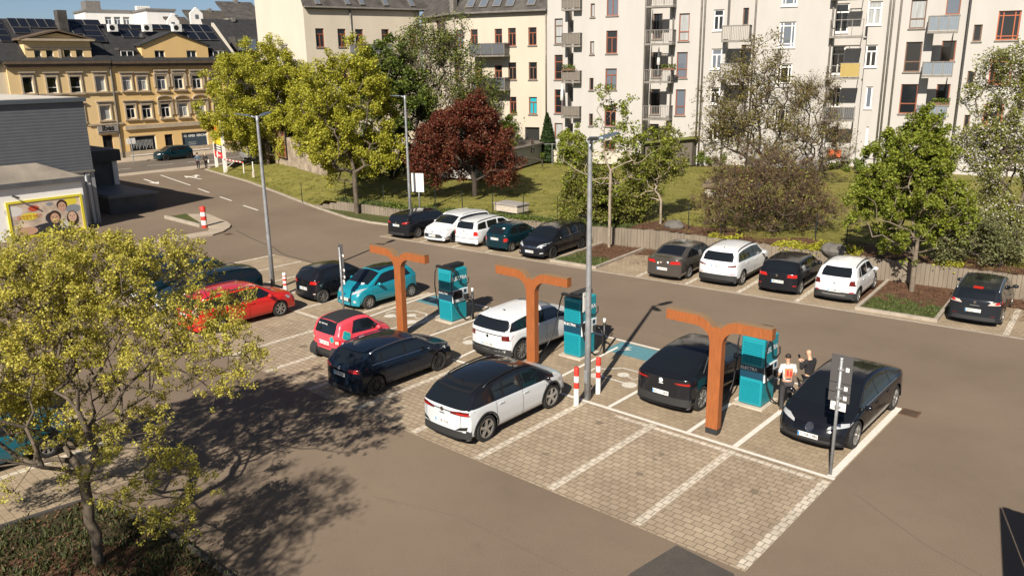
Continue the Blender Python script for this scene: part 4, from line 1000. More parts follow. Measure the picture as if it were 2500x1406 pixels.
def tl(y0, y1, z0, z1, m=None, sl=.0): return ('tail_light', [(y0, z0+sl), (y1, z0), (y1, z1), (y0, z1-sl)], 'B', m or M_TAIL, B2)
def hl(y0, y1, z0, z1, m=None, rise=.04): return ('headlight', [(y0, z0), (y1, z0+rise), (y1, z1+rise), (y0, z1)], 'F', m or M_HEAD, B2)
def circ(cx, cy, r, n=14): return [(cx+r*math.cos(6.2832*i/n), cy+r*math.sin(6.2832*i/n)) for i in range(n)]
def badge(z, r=.045, view='B', m=None): return ('badge', circ(0, z, r), view, m or M_CHROME, dict(off=.012, h=.2))
def lowbar(z0, z1, w, view='B', m=None): return ('bumper_insert', [(-w, z0), (w, z0), (w*.93, z1), (-w*.93, z1)], view, m or M_CLAD)
def seamB(z0, z1, w): return ('tailgate_seam', [(-w, z0), (-w+.012, z0), (-w+.03, z1), (-w+.018, z1)], 'B', M_SEAM, dict(both=True, off=.003, h=.15))
PW = paint('white', (0.66, 0.68, 0.69), .25); PB = paint('black', (0.008, 0.009, 0.012), .16); PN = paint('night_blue', (0.006, 0.011, 0.020), .16)
PG = paint('brown_grey', (0.090, 0.080, 0.070), .22, .5); PR = paint('bright_red', (0.52, 0.016, 0.012), .2); PP = paint('pink_red', (0.72, 0.060, 0.085), .3)
PT = paint('turquoise', (0.010, 0.225, 0.30), .2, .15); PD = paint('petrol', (0.003, 0.019, 0.027), .18); PK = paint('dark_petrol', (0.004, 0.014, 0.020), .16); PA = paint('anthracite', (0.016, 0.020, 0.026), .16, .2)
PSV = paint('silver', (0.34, 0.34, 0.34), .25, .6); PWD = paint('pearl_white', (0.55, 0.58, 0.60), .25, .1)
H9 = R_(90); HF = R_(90)+FR_A; HM = R_(-90); HFM = R_(-90)+FR_A
G1 = 'cars in the charging bays'; G2 = 'cars in the near parking bays'; G3 = 'cars in the far parking row'
# 1 white electric SUV with black roof
roof = ('black_roof', [(.62, -.52), (.62, .52), (1.2, .56), (2.3, .58), (3.0, .56), (3.04, 0), (3.0, -.56), (2.3, -.58), (1.2, -.56)], 'T', M_GLASS, dict(off=.005))
make_car(spec('id4', 4.58, 1.87, 1.62, 2.77, .90, .375, 'five', clad=.30, archtrim=True, black_top=PB, mirror_m=PB, doors=(1.30, 2.38, 3.40), handles=(1.50, 2.52), rails=(1.0, 3.0, M_TRIM), antenna=.95, antenna_m=M_TRIM, plateB=(-.02, .62), dlo=True, side_margin=.075,
  extra=[roof, ('rear_spoiler', [(-.62, 1.38), (.62, 1.38), (.60, 1.49), (-.60, 1.49)], 'B', M_TRIM, dict(off=.012)),
   ('tail_light', [(.30, .90), (.86, .885), (.90, 1.00), (.62, 1.01), (.30, .965)], 'B', M_TAILD, B2), ('tail_light_glow', [(.50, .925), (.84, .91), (.84, .945), (.50, .955)], 'B', M_TAIL, dict(both=True, off=.009)),
   ('light_bar', [(-.32, .935), (.32, .935), (.32, .965), (-.32, .965)], 'B', M_TRIM, dict(off=.006)), ('tail_light', [(.02, .91), (.30, .90), (.30, .98), (.03, 1.0)], 'R', M_TAILD, B2),
   lowbar(.27, .46, .74), ('bumper_insert', [(.46, .46), (.80, .50), (.82, .60), (.60, .56)], 'B', M_TRIM, B2), badge(.955, .06), ('badge_letters', [(-.09, .83), (.09, .83), (.09, .86), (-.09, .86)], 'B', M_SEAM), hl(.52, .88, .70, .80), seamB(.48, .90, .66)]),
  ('w', 1190, 1077, 'r'), H9, PWD, 'white electric SUV with black glass roof, left of the two red and white bollards', G2, 'C IB 7GE', nm='electric_suv')
# 2 white boxy electric SUV on charge
make_car(spec('boxsuv', 4.46, 1.89, 1.60, 2.77, .85, .375, 'multi', clad=.36, archtrim=True, doors=(1.3, 2.15, 3.2), handles=(1.35, 2.3), plateB=(0, .62), antenna=1.0, antenna_m=M_TRIM, dlo=True, mirror_m=M_TRIM, tum=.34,
  extra=[('rear_glass_wrap', [(.66, 1.16), (.84, 1.16), (.76, 1.42), (.62, 1.44)], 'B', M_GLASS, B2), ('light_band', [(-.62, .965), (.62, .965), (.62, 1.0), (-.62, 1.0)], 'B', M_TRIM), ('tail_light', [(.60, .82), (.88, .82), (.90, 1.0), (.60, 1.0)], 'B', M_TAILD, B2),
   badge(.90, .055), lowbar(.34, .54, .84), ('skid_plate', [(-.7, .40), (.7, .40), (.74, .48), (-.74, .48)], 'B', PWD), seamB(.56, .95, .62), hl(.55, .86, .82, .94)]),
  ('w', 1275, 881, 'r'), H9, PW, 'white boxy electric SUV plugged in and charging behind a timber light post', G1, 'GI LN 328E', nm='electric_suv')
# 3 black coupe SUV
make_car(spec('coupesuv', 4.60, 1.87, 1.60, 2.77, .90, .375, 'twin', clad=.34, doors=(1.30, 2.38, 3.40), handles=(1.50, 2.52), plateB=(0, .60), tum=.40, dlo_m=M_TRIM,
  extra=[('rear_spoiler', [(-.72, 1.08), (.72, 1.08), (.70, 1.12), (-.70, 1.12)], 'B', PB, dict(off=.03)), ('tail_light', [(.42, .92), (.88, .91), (.90, 1.0), (.42, .97)], 'B', M_TAILD, B2), ('tail_light_glow', [(.50, .93), (.84, .925), (.84, .96), (.50, .955)], 'B', M_TAIL, dict(both=True, off=.009)),
   badge(.965, .065, m=M_BEZEL), ('badge_letters', [(-.07, .86), (.07, .86), (.07, .885), (-.07, .885)], 'B', M_BEZEL), lowbar(.34, .50, .82), ('window_line', [(1.0, 1.10), (1.06, 1.10), (1.58, 1.42), (1.5, 1.42)], 'R', M_ALLOY, dict(both=True, off=.01)), hl(.52, .88, .70, .80)]),
  ('w', 1713, 1002, 'r'), H9, PB, 'black coupe-shaped electric SUV charging between the two nearer timber light posts', G1, 'EU CU 643E', nm='electric_suv')
# 4 black saloon facing the camera
star = [('badge', circ(0, .60, .105, 20), 'F', M_CHROME, dict(off=.012, h=.2)), ('badge_centre', circ(0, .60, .088, 20), 'F', M_TRIM, dict(off=.016, h=.2))]
for a0 in (90, 210, 330):
    a = R_(a0); p = [(.088*math.cos(a), .60+.088*math.sin(a)), (.018*math.cos(a+1.9), .60+.018*math.sin(a+1.9)), (.018*math.cos(a-1.9), .60+.018*math.sin(a-1.9))]
    star.append(('badge_star', p, 'F', M_CHROME, dict(off=.020, h=.2)))
make_car(spec('onebow', 4.95, 1.95, 1.51, 3.12, .86, .375, 'twin', doors=(1.62, 2.55, 3.70), handles=(1.8, 2.7), handle_m=PB, plateF=(0, .40), bow_f=.42, dlo=True, dlo_m=PB, tum=.50,
  extra=[('headlight', [(.42, .62), (.86, .70), (.90, .78), (.62, .76), (.44, .68)], 'F', M_HEAD, B2), ('grille_panel', [(-.42, .50), (.42, .50), (.44, .68), (-.44, .68)], 'F', mat('gloss_black_panel', (.005, .005, .006), .08, coat=.6), dict(off=.004)),
   ('air_intake', [(-.80, .27), (.80, .27), (.72, .34), (-.72, .34)], 'F', M_CLAD), ('window_line', [(1.0, .985), (3.8, .925), (3.8, .94), (1.0, 1.0)], 'R', M_ALLOY, dict(both=True, off=.012)), tl(.4, .9, .82, .92)]+star),
  ('w', 2089, 1094, 'f'), HM, PB, 'large black saloon with round front emblem, at the right end of the bays', G1, 'C NB 1980', 'F', nm='electric_saloon')
# 5 dark hatchback
make_car(spec('hatch', 4.31, 1.80, 1.43, 2.63, .86, .325, 'black', rails=(.75, 2.7, M_CHROME), handles=(1.3, 2.25), plateB=(0, .72),
  extra=[('tail_light', [(.40, .84), (.80, .83), (.86, .95), (.44, .93)], 'B', M_TAIL, B2), badge(.90, .05), ('window_line', [(.72, .985), (3.1, .915), (3.1, .93), (.72, 1.0)], 'R', M_CHROME, dict(both=True, off=.012)), lowbar(.25, .36, .55), ('rear_spoiler', [(-.56, 1.32), (.56, 1.32), (.54, 1.37), (-.54, 1.37)], 'B', PN, dict(off=.05)), hl(.48, .84, .66, .76)]),
  ('w', 922, 965, 'r'), H9, PN, 'dark blue-black hatchback with silver roof rails parked beside the pink-red city car', G2, 'ERZ PN 330', nm='parked_hatchback')
# 6 pink-red city car with clover stickers
t, s = make_car(spec('smart', 2.70, 1.66, 1.53, 1.87, .46, .30, 'bfive', clad=.34, dlo=False, doors=(.72, 2.0), handles=(.85,), plateB=(.0, .70), tum=.26, bow_r=.06, inset=.12, tw=.18,
  extra=[('black_roof', [(.30, -.50), (.30, .50), (1.55, .50), (1.58, 0), (1.55, -.50)], 'T', M_CLAD, dict(off=.004)), ('tail_light', [(.52, .70), (.74, .70), (.76, .88), (.54, .88)], 'B', M_TAIL, B2), ('tail_light_core', [(.57, .73), (.70, .73), (.70, .84), (.57, .84)], 'B', M_TAILW, dict(both=True, off=.009)), ('bumper_slot', [(-.35, .55), (.35, .55), (.35, .58), (-.35, .58)], 'B', M_SEAM), hl(.4, .7, .68, .82)]),
  (-21.98, 16.50), H9, PP, 'pink-red two-seat city car with black roof and turquoise clover stickers', G2, 'C LK 1021', nm='city_car')
M_CLOV = mat('clover_turquoise', (0.01, 0.27, 0.30), .5); M_CLOVE = mat('clover_edge', (0.30, 0.40, 0.22), .5)
def clover(cx, cz, r, view, rot=0.3):
    for k in range(4):
        a = rot+k*math.pi/2
        for mt, rr, of in ((M_CLOVE, r*.62, .008), (M_CLOV, r*.52, .0105)):
            me = patch(s, circ(cx+r*.55*math.cos(a), cz+r*.55*math.sin(a), rr, 12), view, of, .3)
            for q in me.vertices: q.co.x -= s.L/2
            link('clover_sticker', me, mt, t)
clover(-.42, .86, .10, 'B'); clover(.50, .98, .15, 'R'); clover(.50, .98, .15, 'L')
def on_car(t, s, txt, size, at, view, mt, **kw):
    if view == 'R': loc = s.bvh.ray_cast(Vector((at[0], -3, at[1])), Vector((0, 1, 0)))[0]; x, y = (1, 0, 0), (0, .15, 1)
    else: loc = s.bvh.ray_cast(Vector((-3, at[0], at[1])), Vector((1, 0, 0)))[0]; x, y = (0, -1, 0), (.35, 0, 1)
    text_on('lettering', txt, size, mt, loc-Vector((s.L/2, 0, 0)), x, y, t, off=.02, **kw)
on_car(t, s, 'ok', .22, (1.05, .80), 'R', M_WHITE, bold=.008); on_car(t, s, '0371 999 39 03', .075, (.16, 1.30), 'B', M_WHITE); 
# 7 red estate car behind the tree
make_car(spec('wagon', 4.66, 1.83, 1.50, 2.68, .95, .325, 'twin', rails=(.5, 2.9, M_CHROME), plateB=(0, .78), extra=[('tail_light', [(.56, .80), (.84, .80), (.80, 1.20), (.66, 1.12)], 'B', M_TAILW, B2), badge(.92, .05), hl(.5, .86, .66, .78)]),
  ('w', 687, 772, 'f'), H9, PR, 'bright red estate car half hidden by the foreground tree', G2, 'C MK 206', nm='parked_estate')
# 8 turquoise hatchback
make_car(spec('ka', 3.62, 1.66, 1.50, 2.30, .70, .29, 'cap', plateF=(0, .47), doors=(1.32, 2.72), handles=(1.42,), dlo_m=PT,
  extra=[('black_roof_panel', [(.75, -.42), (.75, .42), (2.05, .44), (2.1, 0), (2.05, -.44)], 'T', M_GLASS, dict(off=.004)), ('headlight', [(.36, .66), (.68, .74), (.74, .90), (.58, .86), (.40, .76)], 'F', M_HEAD, B2), ('grille', [(-.42, .37), (.42, .37), (.34, .52), (-.34, .52)], 'F', M_CLAD), badge(.66, .04, 'F'), ('fog_light', circ(.56, .40, .06), 'F', M_HEAD, B2), ('sticker', [(.28, .98), (.45, .98), (.45, 1.03), (.28, 1.03)], 'F', M_WHT, dict(off=.02)), tl(.5, .76, .82, .98)]),
  ('w', 904, 755, 'f'), HM, PT, 'turquoise small hatchback facing the camera beside the first charging station', G2, 'C VX 401', 'F', nm='parked_hatchback')
# 9 black small hatchback
make_car(spec('ka', 3.67, 1.68, 1.49, 2.43, .68, .30, 'twin', plateB=(.0, .62), doors=(.95, 1.7, 2.75), handles=(1.1, 1.85), extra=[('tail_light', [(.42, .84), (.74, .84), (.78, .97), (.50, .97)], 'B', M_TAIL, B2), badge(.90, .045), ('reflector', [(.60, .42), (.72, .42), (.72, .46), (.60, .46)], 'B', M_TAILW, B2), hl(.4, .7, .7, .84)]),
  ('w', 792, 740, 'r'), H9, PB, 'black small hatchback just left of the turquoise hatchback', G2, 'FG BM 105', nm='parked_hatchback')
# 10-14 far row, left part
make_car(spec('wagon', 4.56, 1.82, 1.48, 2.65, .90, .325, 'twin', plateB=(0, .80), extra=[('tail_light', [(.44, .90), (.82, .92), (.80, 1.03), (.50, .98)], 'B', M_TAIL, B2), badge(.94, .04), lowbar(.25, .38, .62), ('sunroof', [(1.4, -.3), (1.4, .3), (2.2, .3), (2.2, -.3)], 'T', M_GLASS, dict(off=.006)), hl(.5, .84, .7, .8)]),
  ('w', 1022, 581, 'r'), HF, PB, 'black estate car at the left end of the far row, below the white notice board', G3, 'C HB 250', nm='parked_estate')
make_car(spec('wagon', 4.65, 1.79, 1.46, 2.70, .93, .325, 'black', plateF=(0, .46), extra=[('headlight', [(.46, .66), (.82, .78), (.84, .82), (.50, .72)], 'F', M_CLAD, B2), ('headlight_inner', [(.52, .69), (.78, .775), (.78, .79), (.54, .71)], 'F', M_HEAD, dict(both=True, off=.01)), ('grille', [(-.62, .34), (.62, .34), (.70, .44), (.52, .56), (-.52, .56), (-.70, .44)], 'F', M_CLAD), ('grille_line', [(-.5, .655), (.5, .655), (.5, .675), (-.5, .675)], 'F', M_SEAM), ('bumper_corner', [(.70, .32), (.86, .34), (.84, .42), (.78, .42)], 'F', M_CLAD, B2), badge(.64, .04, 'F'), tl(.4, .8, .85, .95)], rails=(.5, 2.9, PW)),
  ('w', 1110, 592, 'f'), HFM, PW, 'white estate car facing the camera, its black grille towards the lane', G3, 'C AJ 1616', 'F', nm='parked_estate')
make_car(spec('boxwagon', 4.40, 1.74, 1.47, 2.51, .85, .31, 'black', plateB=(0, .76), dlo=False, pillar=.06, rails=(.45, 2.7, M_TRIM), extra=[('tail_light', [(.60, .66), (.82, .66), (.80, .90), (.62, .90)], 'B', M_TAIL, B2), badge(.90, .045), ('bumper_strip', [(-.82, .49), (.82, .49), (.82, .52), (-.82, .52)], 'B', M_TRIM), hl(.5, .8, .66, .8)]),
  ('w', 1189, 600, 'r'), HF, PW, 'older white boxy estate car with upright red tail lights', G3, 'C XR 294', nm='parked_estate')
make_car(spec('round', 3.72, 1.59, 1.43, 2.36, .68, .275, 'cap', plateB=(0, .72), dlo=False, pillar=.05, extra=[('tail_light', [(.56, .60), (.76, .60), (.74, .78), (.58, .78)], 'B', M_TAIL, B2), ('sticker', [(-.42, 1.22), (-.30, 1.22), (-.30, 1.28), (-.42, 1.28)], 'B', M_WHT, dict(off=.016)), badge(.88, .03), hl(.45, .7, .62, .74)]),
  ('w', 1251, 615, 'r'), HF, PD, 'small rounded dark petrol-green hatchback in the far row', G3, 'C AK 900', nm='parked_hatchback')
make_car(spec('wagon', 4.70, 1.81, 1.50, 2.69, .95, .325, 'black', plateF=(0, .44), rails=(.55, 2.9, M_TRIM), extra=[('headlight', [(.42, .64), (.80, .76), (.84, .88), (.56, .80), (.44, .72)], 'F', M_HEAD, B2), ('grille', [(-.36, .60), (.36, .60), (.42, .70), (-.42, .70)], 'F', M_TRIM), ('grille_bar', [(-.42, .655), (.42, .655), (.42, .69), (-.42, .69)], 'F', M_CHROME, dict(off=.01)), badge(.67, .055, 'F'), ('fog_light', [(.58, .34), (.76, .38), (.74, .43), (.6, .41)], 'F', M_HEAD, B2), ('window_line', [(.5, 1.0), (3.5, .925), (3.5, .94), (.5, 1.015)], 'R', M_CHROME, dict(both=True, off=.012)), tl(.4, .8, .85, 1.0)]),
  ('w', 1352, 631, 'f'), HFM, PB, 'black estate car facing the camera beside the planted island of the far row', G3, 'C TW 5089', 'F', nm='parked_estate')
# 15-19 far row, right part
make_car(spec('sedan', 4.77, 1.82, 1.47, 2.71, .92, .325, 'multi', plateB=(.02, .56), extra=[('tail_light', [(.34, .80), (.84, .82), (.84, .94), (.42, .94)], 'B', M_TAIL, B2), ('trunk_stickers', [(-.30, .84), (-.22, .84), (-.22, .92), (-.30, .92)], 'B', M_WHT), ('trunk_stickers', [(.20, .76), (.27, .76), (.27, .86), (.20, .86)], 'B', M_WHT), ('trunk_stickers', [(.05, .82), (.14, .82), (.14, .88), (.05, .88)], 'B', M_TAILW), badge(.90, .045), ('sunroof', [(1.75, -.35), (1.75, .35), (2.3, .35), (2.3, -.35)], 'T', M_GLASS, dict(off=.006)), hl(.5, .84, .64, .76), seamB(.62, .98, .62)]),
  ('w', 1683, 680, 'r'), HF, PG, 'brown-grey saloon with stickers on the boot lid in the far row', G3, 'C VD 4642', nm='parked_saloon')
make_car(spec('suv', 4.70, 1.88, 1.67, 2.79, .92, .36, 'five', clad=.40, clad_end=.14, doors=(1.35, 2.30, 3.30), plateB=(0, .92), rails=(.75, 2.8, M_TRIM), antenna=.9, antenna_m=M_TRIM, extra=[('tail_light', [(.48, .92), (.82, .94), (.88, 1.04), (.52, .97)], 'B', M_TAILD, B2), ('rear_lettering', [(-.30, 1.035), (.30, 1.035), (.30, 1.045), (-.30, 1.045)], 'B', M_SEAM), ('reflector', [(.62, .60), (.84, .60), (.84, .63), (.62, .63)], 'B', M_TAIL, B2), hl(.5, .86, .84, .96), seamB(.58, 1.08, .70)]),
  ('w', 1813, 696, 'r'), HF, PW, 'white SUV with black lower bumper between the brown-grey saloon and a black hatchback', G3, 'C IB 33', nm='parked_suv')
make_car(spec('hatch', 4.20, 1.79, 1.47, 2.58, .88, .32, 'multi', plateB=(-.04, .60), doors=(1.5, 3.2), handles=(1.7,), cuts=(1.35,), extra=[('tail_light', [(.42, .80), (.80, .80), (.80, .93), (.46, .93)], 'B', M_TAIL, B2), badge(.86, .05), ('reflector', [(.66, .44), (.8, .44), (.8, .47), (.66, .47)], 'B', M_TAIL, B2), hl(.5, .82, .66, .78), seamB(.5, 1.0, .6)]),
  ('w', 1955, 719, 'r'), HF, PB, 'black hatchback with red tail lights between two white cars', G3, 'MW GR 555', nm='parked_hatchback')
make_car(spec('hatch', 4.08, 1.76, 1.57, 2.59, .80, .325, 'five', clad=.34, archtrim=True, plateB=(-.02, .56), rails=(.7, 2.5, M_TRIM), dlo_m=PW, extra=[('tail_light', [(.56, .80), (.80, .78), (.84, 1.0), (.60, 1.0)], 'B', M_TAILD, B2), ('tailgate_badge', [(-.05, .84), (.05, .84), (.03, .90), (-.03, .90)], 'B', M_ALLOY), lowbar(.30, .48, .62), ('skid_plate', [(-.42, .36), (.42, .36), (.5, .41), (-.5, .41)], 'B', M_ALLOY, dict(off=.01)), ('reflector', [(.60, .50), (.76, .50), (.76, .54), (.60, .54)], 'B', M_TAIL, B2), hl(.5, .8, .75, .9)]),
  ('w', 2095, 740, 'r'), HF, PW, 'white raised hatchback with roof bars next to the tree island', G3, 'HC HM 100', nm='parked_hatchback')
make_car(spec('wagon', 4.56, 1.81, 1.50, 2.70, .90, .325, 'twin', plateB=(.03, .62), rails=(.5, 2.8, M_ALLOY), extra=[('tail_light', [(.42, .86), (.82, .88), (.80, .99), (.52, .97)], 'B', M_TAILW, B2), ('tail_light_rim', [(.62, .90), (.86, .90), (.84, 1.0), (.7, .99)], 'B', M_TAIL, dict(both=True, off=.009)), ('brake_light', [(-.16, 1.37), (.16, 1.37), (.16, 1.41), (-.16, 1.41)], 'B', M_TAIL, dict(off=.02)), badge(.93, .05), lowbar(.26, .40, .74), ('badge_letters', [(-.16, .80), (.16, .80), (.16, .825), (-.16, .825)], 'B', M_ALLOY), ('reflector', [(.56, .44), (.70, .44), (.70, .47), (.56, .47)], 'B', M_TAILD, B2), ('sunroof', [(1.5, -.35), (1.5, .35), (2.3, .35), (2.3, -.35)], 'T', M_GLASS, dict(off=.006)), hl(.5, .8, .7, .8)]),
  ('w', 2446, 792, 'r'), HF, PA, 'dark anthracite estate car right of the tree island, near the right edge', G3, 'ERZ JT 110', nm='parked_estate')
q = FR(20.55, 2.9)
make_car(spec('hatch', 4.3, 1.79, 1.46, 2.6, .88, .32, 'multi', extra=[tl(.42, .8, .8, .93), hl(.5, .82, .66, .78)]), q, HF, PN, 'dark hatchback cut off by the right edge of the picture', G3, nm='parked_hatchback')
# 20-22 dark cars behind the foreground tree
make_car(spec('wagon', 4.55, 1.82, 1.47, 2.65, .92, .325, 'twin', rails=(.5, 2.9, M_TRIM), plateF=(0, .44), extra=[hl(.46, .84, .66, .78), ('grille', [(-.4, .36), (.4, .36), (.36, .56), (-.36, .56)], 'F', M_CLAD), tl(.4, .8, .85, 1.0)]),
  (-31.55, 16.45), HM, PK, 'dark blue estate car behind the red estate, nearest of the three dark cars', G2, 'C LM 77', 'F', nm='parked_estate')
make_car(spec('hatch', 4.35, 1.80, 1.50, 2.65, .90, .325, 'twin', plateF=(0, .44), extra=[hl(.44, .84, .62, .78), ('grille', [(-.4, .36), (.4, .36), (.36, .56), (-.36, .56)], 'F', M_CLAD), badge(.62, .05, 'F'), tl(.4, .8, .85, 1.0)]),
  (-33.95, 16.4), HM, PK, 'dark petrol hatchback in the middle of the three dark cars behind the tree', G2, 'C KR 18', 'F', nm='parked_hatchback')
make_car(spec('hatch', 4.2, 1.78, 1.48, 2.6, .88, .32, 'twin', plateF=(0, .44), extra=[hl(.44, .84, .62, .78), ('grille', [(-.4, .36), (.4, .36), (.36, .56), (-.36, .56)], 'F', M_CLAD), tl(.4, .8, .85, 1.0)]),
  (-36.4, 16.3), HM, PN, 'black hatchback mostly hidden by leaves, farthest left of the three dark cars', G2, 'C EV 61', 'F', nm='parked_hatchback')
make_car(spec('hatch', 4.1, 1.76, 1.46, 2.55, .85, .315, 'cap', plateB=(0, .6), extra=[tl(.44, .8, .8, .96), hl(.5, .82, .66, .78)]), (-22.6, 5.2), H9, paint('deep_turquoise', (0.006, .11, .16), .2), 'turquoise-blue hatchback at the left edge behind the foreground tree', G2, nm='parked_hatchback')
make_car(spec('hatch', 4.2, 1.78, 1.46, 2.6, .88, .32, 'twin', extra=[tl(.44, .8, .8, .96), hl(.5, .82, .66, .78)]), (-25.1, 5.3), H9, PB, 'black hatchback at the left edge beyond the turquoise-blue one', G2, nm='parked_hatchback')
# street
make_car(spec('hatch', 4.25, 1.80, 1.53, 2.68, .85, .34, 'bfive', extra=[hl(.46, .84, .66, .78), tl(.4, .8, .85, 1.0)]), (-87.6, 43.2), HM, PD, 'petrol-blue hatchback parked in the street before the yellow house', 'cars in the street', nm='parked_hatchback')
make_car(spec('suv', 4.5, 1.84, 1.66, 2.65, .9, .35, 'twin', extra=[hl(.46, .84, .82, .96), tl(.4, .8, .9, 1.1)]), (-80.6, 49.6), HM, PSV, 'silver SUV in the street behind the yellow-green trees', 'cars in the street', nm='parked_suv')
# ================================================================== TREES AND SHRUBS
M_BARK = mat('bark_grey_brown', (0.085, 0.066, 0.046), 0.9, vary=0.45, scale=7, bump=0.6, stretch=(1, 1, .35))
M_BARKP = mat('bark_pale', (0.25, 0.205, 0.155), 0.9, vary=0.3, scale=6, bump=0.4, stretch=(1, 1, .4))
M_BARKD = mat('bark_dark', (0.040, 0.030, 0.022), 0.9, vary=0.4, scale=7, bump=0.4)
M_TWIG = mat('dry_twigs', (0.095, 0.064, 0.038), 0.9, island=0.5)
def leafm(n, c, tr=.35, isl=.35): return mat(n, c, 0.55, island=isl, trans=tr, spec=.3)
LF_FG = leafm('leaf_maple_bloom', (0.44, 0.40, 0.072), .40, .38)
LF_Y = leafm('leaf_yellow_green', (0.36, 0.355, 0.040), .38, .35)
LF_G = leafm('leaf_fresh_green', (0.13, 0.17, 0.026), .35, .4)
LF_DG = leafm('leaf_deep_green', (0.075, 0.105, 0.022), .3, .4)
LF_BG = leafm('leaf_bright_green', (0.20, 0.235, 0.030), .38, .38)
LF_R = leafm('leaf_dark_red', (0.125, 0.030, 0.016), .3, .5)
LF_W = leafm('petal_white', (0.62, 0.57, 0.52), .3, .15)
LF_OL = leafm('leaf_olive', (0.19, 0.185, 0.045), .33, .4)
LF_OB = leafm('leaf_olive_brown', (0.155, 0.135, 0.034), .33, .45)
LF_OG = leafm('leaf_spring_green', (0.20, 0.215, 0.040), .36, .4)
LF_C = leafm('needle_green', (0.030, 0.055, 0.014), .15, .4)
LF_BR = leafm('leaf_brown', (0.12, 0.060, 0.030), .25, .45)
def depth_of(p): return (Vector(p)-CAM).dot(CF)
def crown_pts(rng, ells, n):
    vol = np.array([e[3]*e[4]*e[5] for e in ells]); k = rng.choice(len(ells), n, p=vol/vol.sum()); E = np.array(ells)[k]
    u = rng.normal(size=(n, 3)); u /= np.linalg.norm(u, axis=1)[:, None]; r = rng.uniform(.25, 1, n)**.5
    # lumpy outline
    w = 1+.13*np.sin(u[:, 0]*5+k)+.10*np.sin(u[:, 1]*7+2*k)+.10*np.sin(u[:, 2]*6+u[:, 0]*4)
    return E[:, :3]+u*(r*w)[:, None]*E[:, 3:6]
def skeleton(rng, base, fork, tips, step, up=.25, stems=1, wander=.06):
    'grow branches to every tip; returns nodes, parent'
    N = [np.array(base, float)]; par = [-1]; plen = [0.0]
    nst = max(2, int((fork[2]-base[2])/max(step, .3)))
    for i in range(1, nst+1):
        t = i/nst; N.append(np.array(base)*(1-t)+np.array(fork)*t+rng.normal(0, wander*.35, 3)*(0 < t < 1)); par.append(i-1); plen.append(plen[-1]+np.linalg.norm(N[-1]-N[-2]))
    f = len(N)-1
    order = np.argsort(np.linalg.norm(tips-np.array(fork), axis=1))
    A = np.zeros((len(tips)*14+200, 3)); PL = np.zeros(len(A)); cnt = len(N)
    A[:cnt] = N; PL[:cnt] = plen
    for q in order:
        p = tips[q]; lo = max(1, f-1) if stems == 1 else 0
        d = np.linalg.norm(A[lo:cnt]-p, axis=1); 
        pen = np.maximum(0, A[lo:cnt, 2]-p[2])*up*2
        c = d*1.0+PL[lo:cnt]*.22+pen
        j = lo+int(np.argmin(c)); L_ = np.linalg.norm(p-A[j]); k = max(1, int(L_/step)); o = A[j].copy()
        sag = np.array([0, 0, 1.0])*L_*.10; pj = j
        for i in range(1, k+1):
            t = i/k; x = o*(1-t)+p*t+sag*math.sin(math.pi*t)*(.35)+rng.normal(0, wander, 3)*(L_/k)*(i < k)
            if cnt >= len(A)-2: break
            A[cnt] = x; PL[cnt] = PL[pj]+np.linalg.norm(x-A[pj]); par.append(pj); pj = cnt; cnt += 1
    return A[:cnt], np.array(par)
def radii(par, n, r_tip, r_trunk, expo=1.9):
    w = np.zeros(n); child = np.zeros(n, bool); child[par[par >= 0]] = True
    w[~child] = 1
    for i in range(n-1, 0, -1): w[par[i]] += w[i]
    w = np.maximum(w, 1); r = w**(1/expo); return r_tip+(r-1)/(r.max()-1+1e-9)*(r_trunk-r_tip)
def limbs_mesh(name, A, par, r, m, parent, n=5, off=(0, 0, 0), rmin=0):
    i = np.arange(1, len(A)); i = i[r[i] >= rmin]; p = par[i]; a = A[p]-off; b = A[i]-off; ra = np.minimum(r[p], r[i]*1.5); rb = r[i]
    d = b-a; L_ = np.linalg.norm(d, axis=1); ok = L_ > 1e-5; a, b, ra, rb, d, L_ = a[ok], b[ok], ra[ok], rb[ok], d[ok], L_[ok]; d /= L_[:, None]
    b = b+d*(rb*.4)[:, None]
    h = np.where(np.abs(d[:, 2:3]) < .9, np.array([[0, 0, 1.0]]), np.array([[1.0, 0, 0]])); u = np.cross(d, h); u /= np.linalg.norm(u, axis=1)[:, None]; v = np.cross(d, u)
    E = len(a); V = np.zeros((E, 2, n, 3))
    for k in range(n):
        w = 2*math.pi*k/n; o = u*math.cos(w)+v*math.sin(w); V[:, 0, k] = a+o*ra[:, None]; V[:, 1, k] = b+o*rb[:, None]
    bi = (np.arange(E)*2*n)[:, None]; F = []
    for k in range(n):
        k2 = (k+1) % n; F.append(np.concatenate([bi+k, bi+k2, bi+n+k2, bi+n+k], 1))
    return np_mesh(name, V.reshape(-1, 3), np.concatenate(F, 0), m, parent, True)
def leaves_mesh(name, rng, C, size, m, parent, off=(0, 0, 0), asp=.75, upb=.4, var=.35):
    n = len(C); nr = rng.normal(size=(n, 3)); nr[:, 2] = np.abs(nr[:, 2])+upb; nr /= np.linalg.norm(nr, axis=1)[:, None]
    t = rng.normal(size=(n, 3)); t -= nr*(t*nr).sum(1)[:, None]; t /= np.linalg.norm(t, axis=1)[:, None]; b = np.cross(nr, t)
    s = (size*rng.uniform(1-var, 1+var, n))[:, None]; C = C-np.array(off)
    V = np.stack([C-t*s, C-b*s*asp+nr*s*.15, C+t*s, C+b*s*asp+nr*s*.15], 1)
    return np_mesh(name, V.reshape(-1, 3), np.arange(4*n).reshape(-1, 4), m, parent)
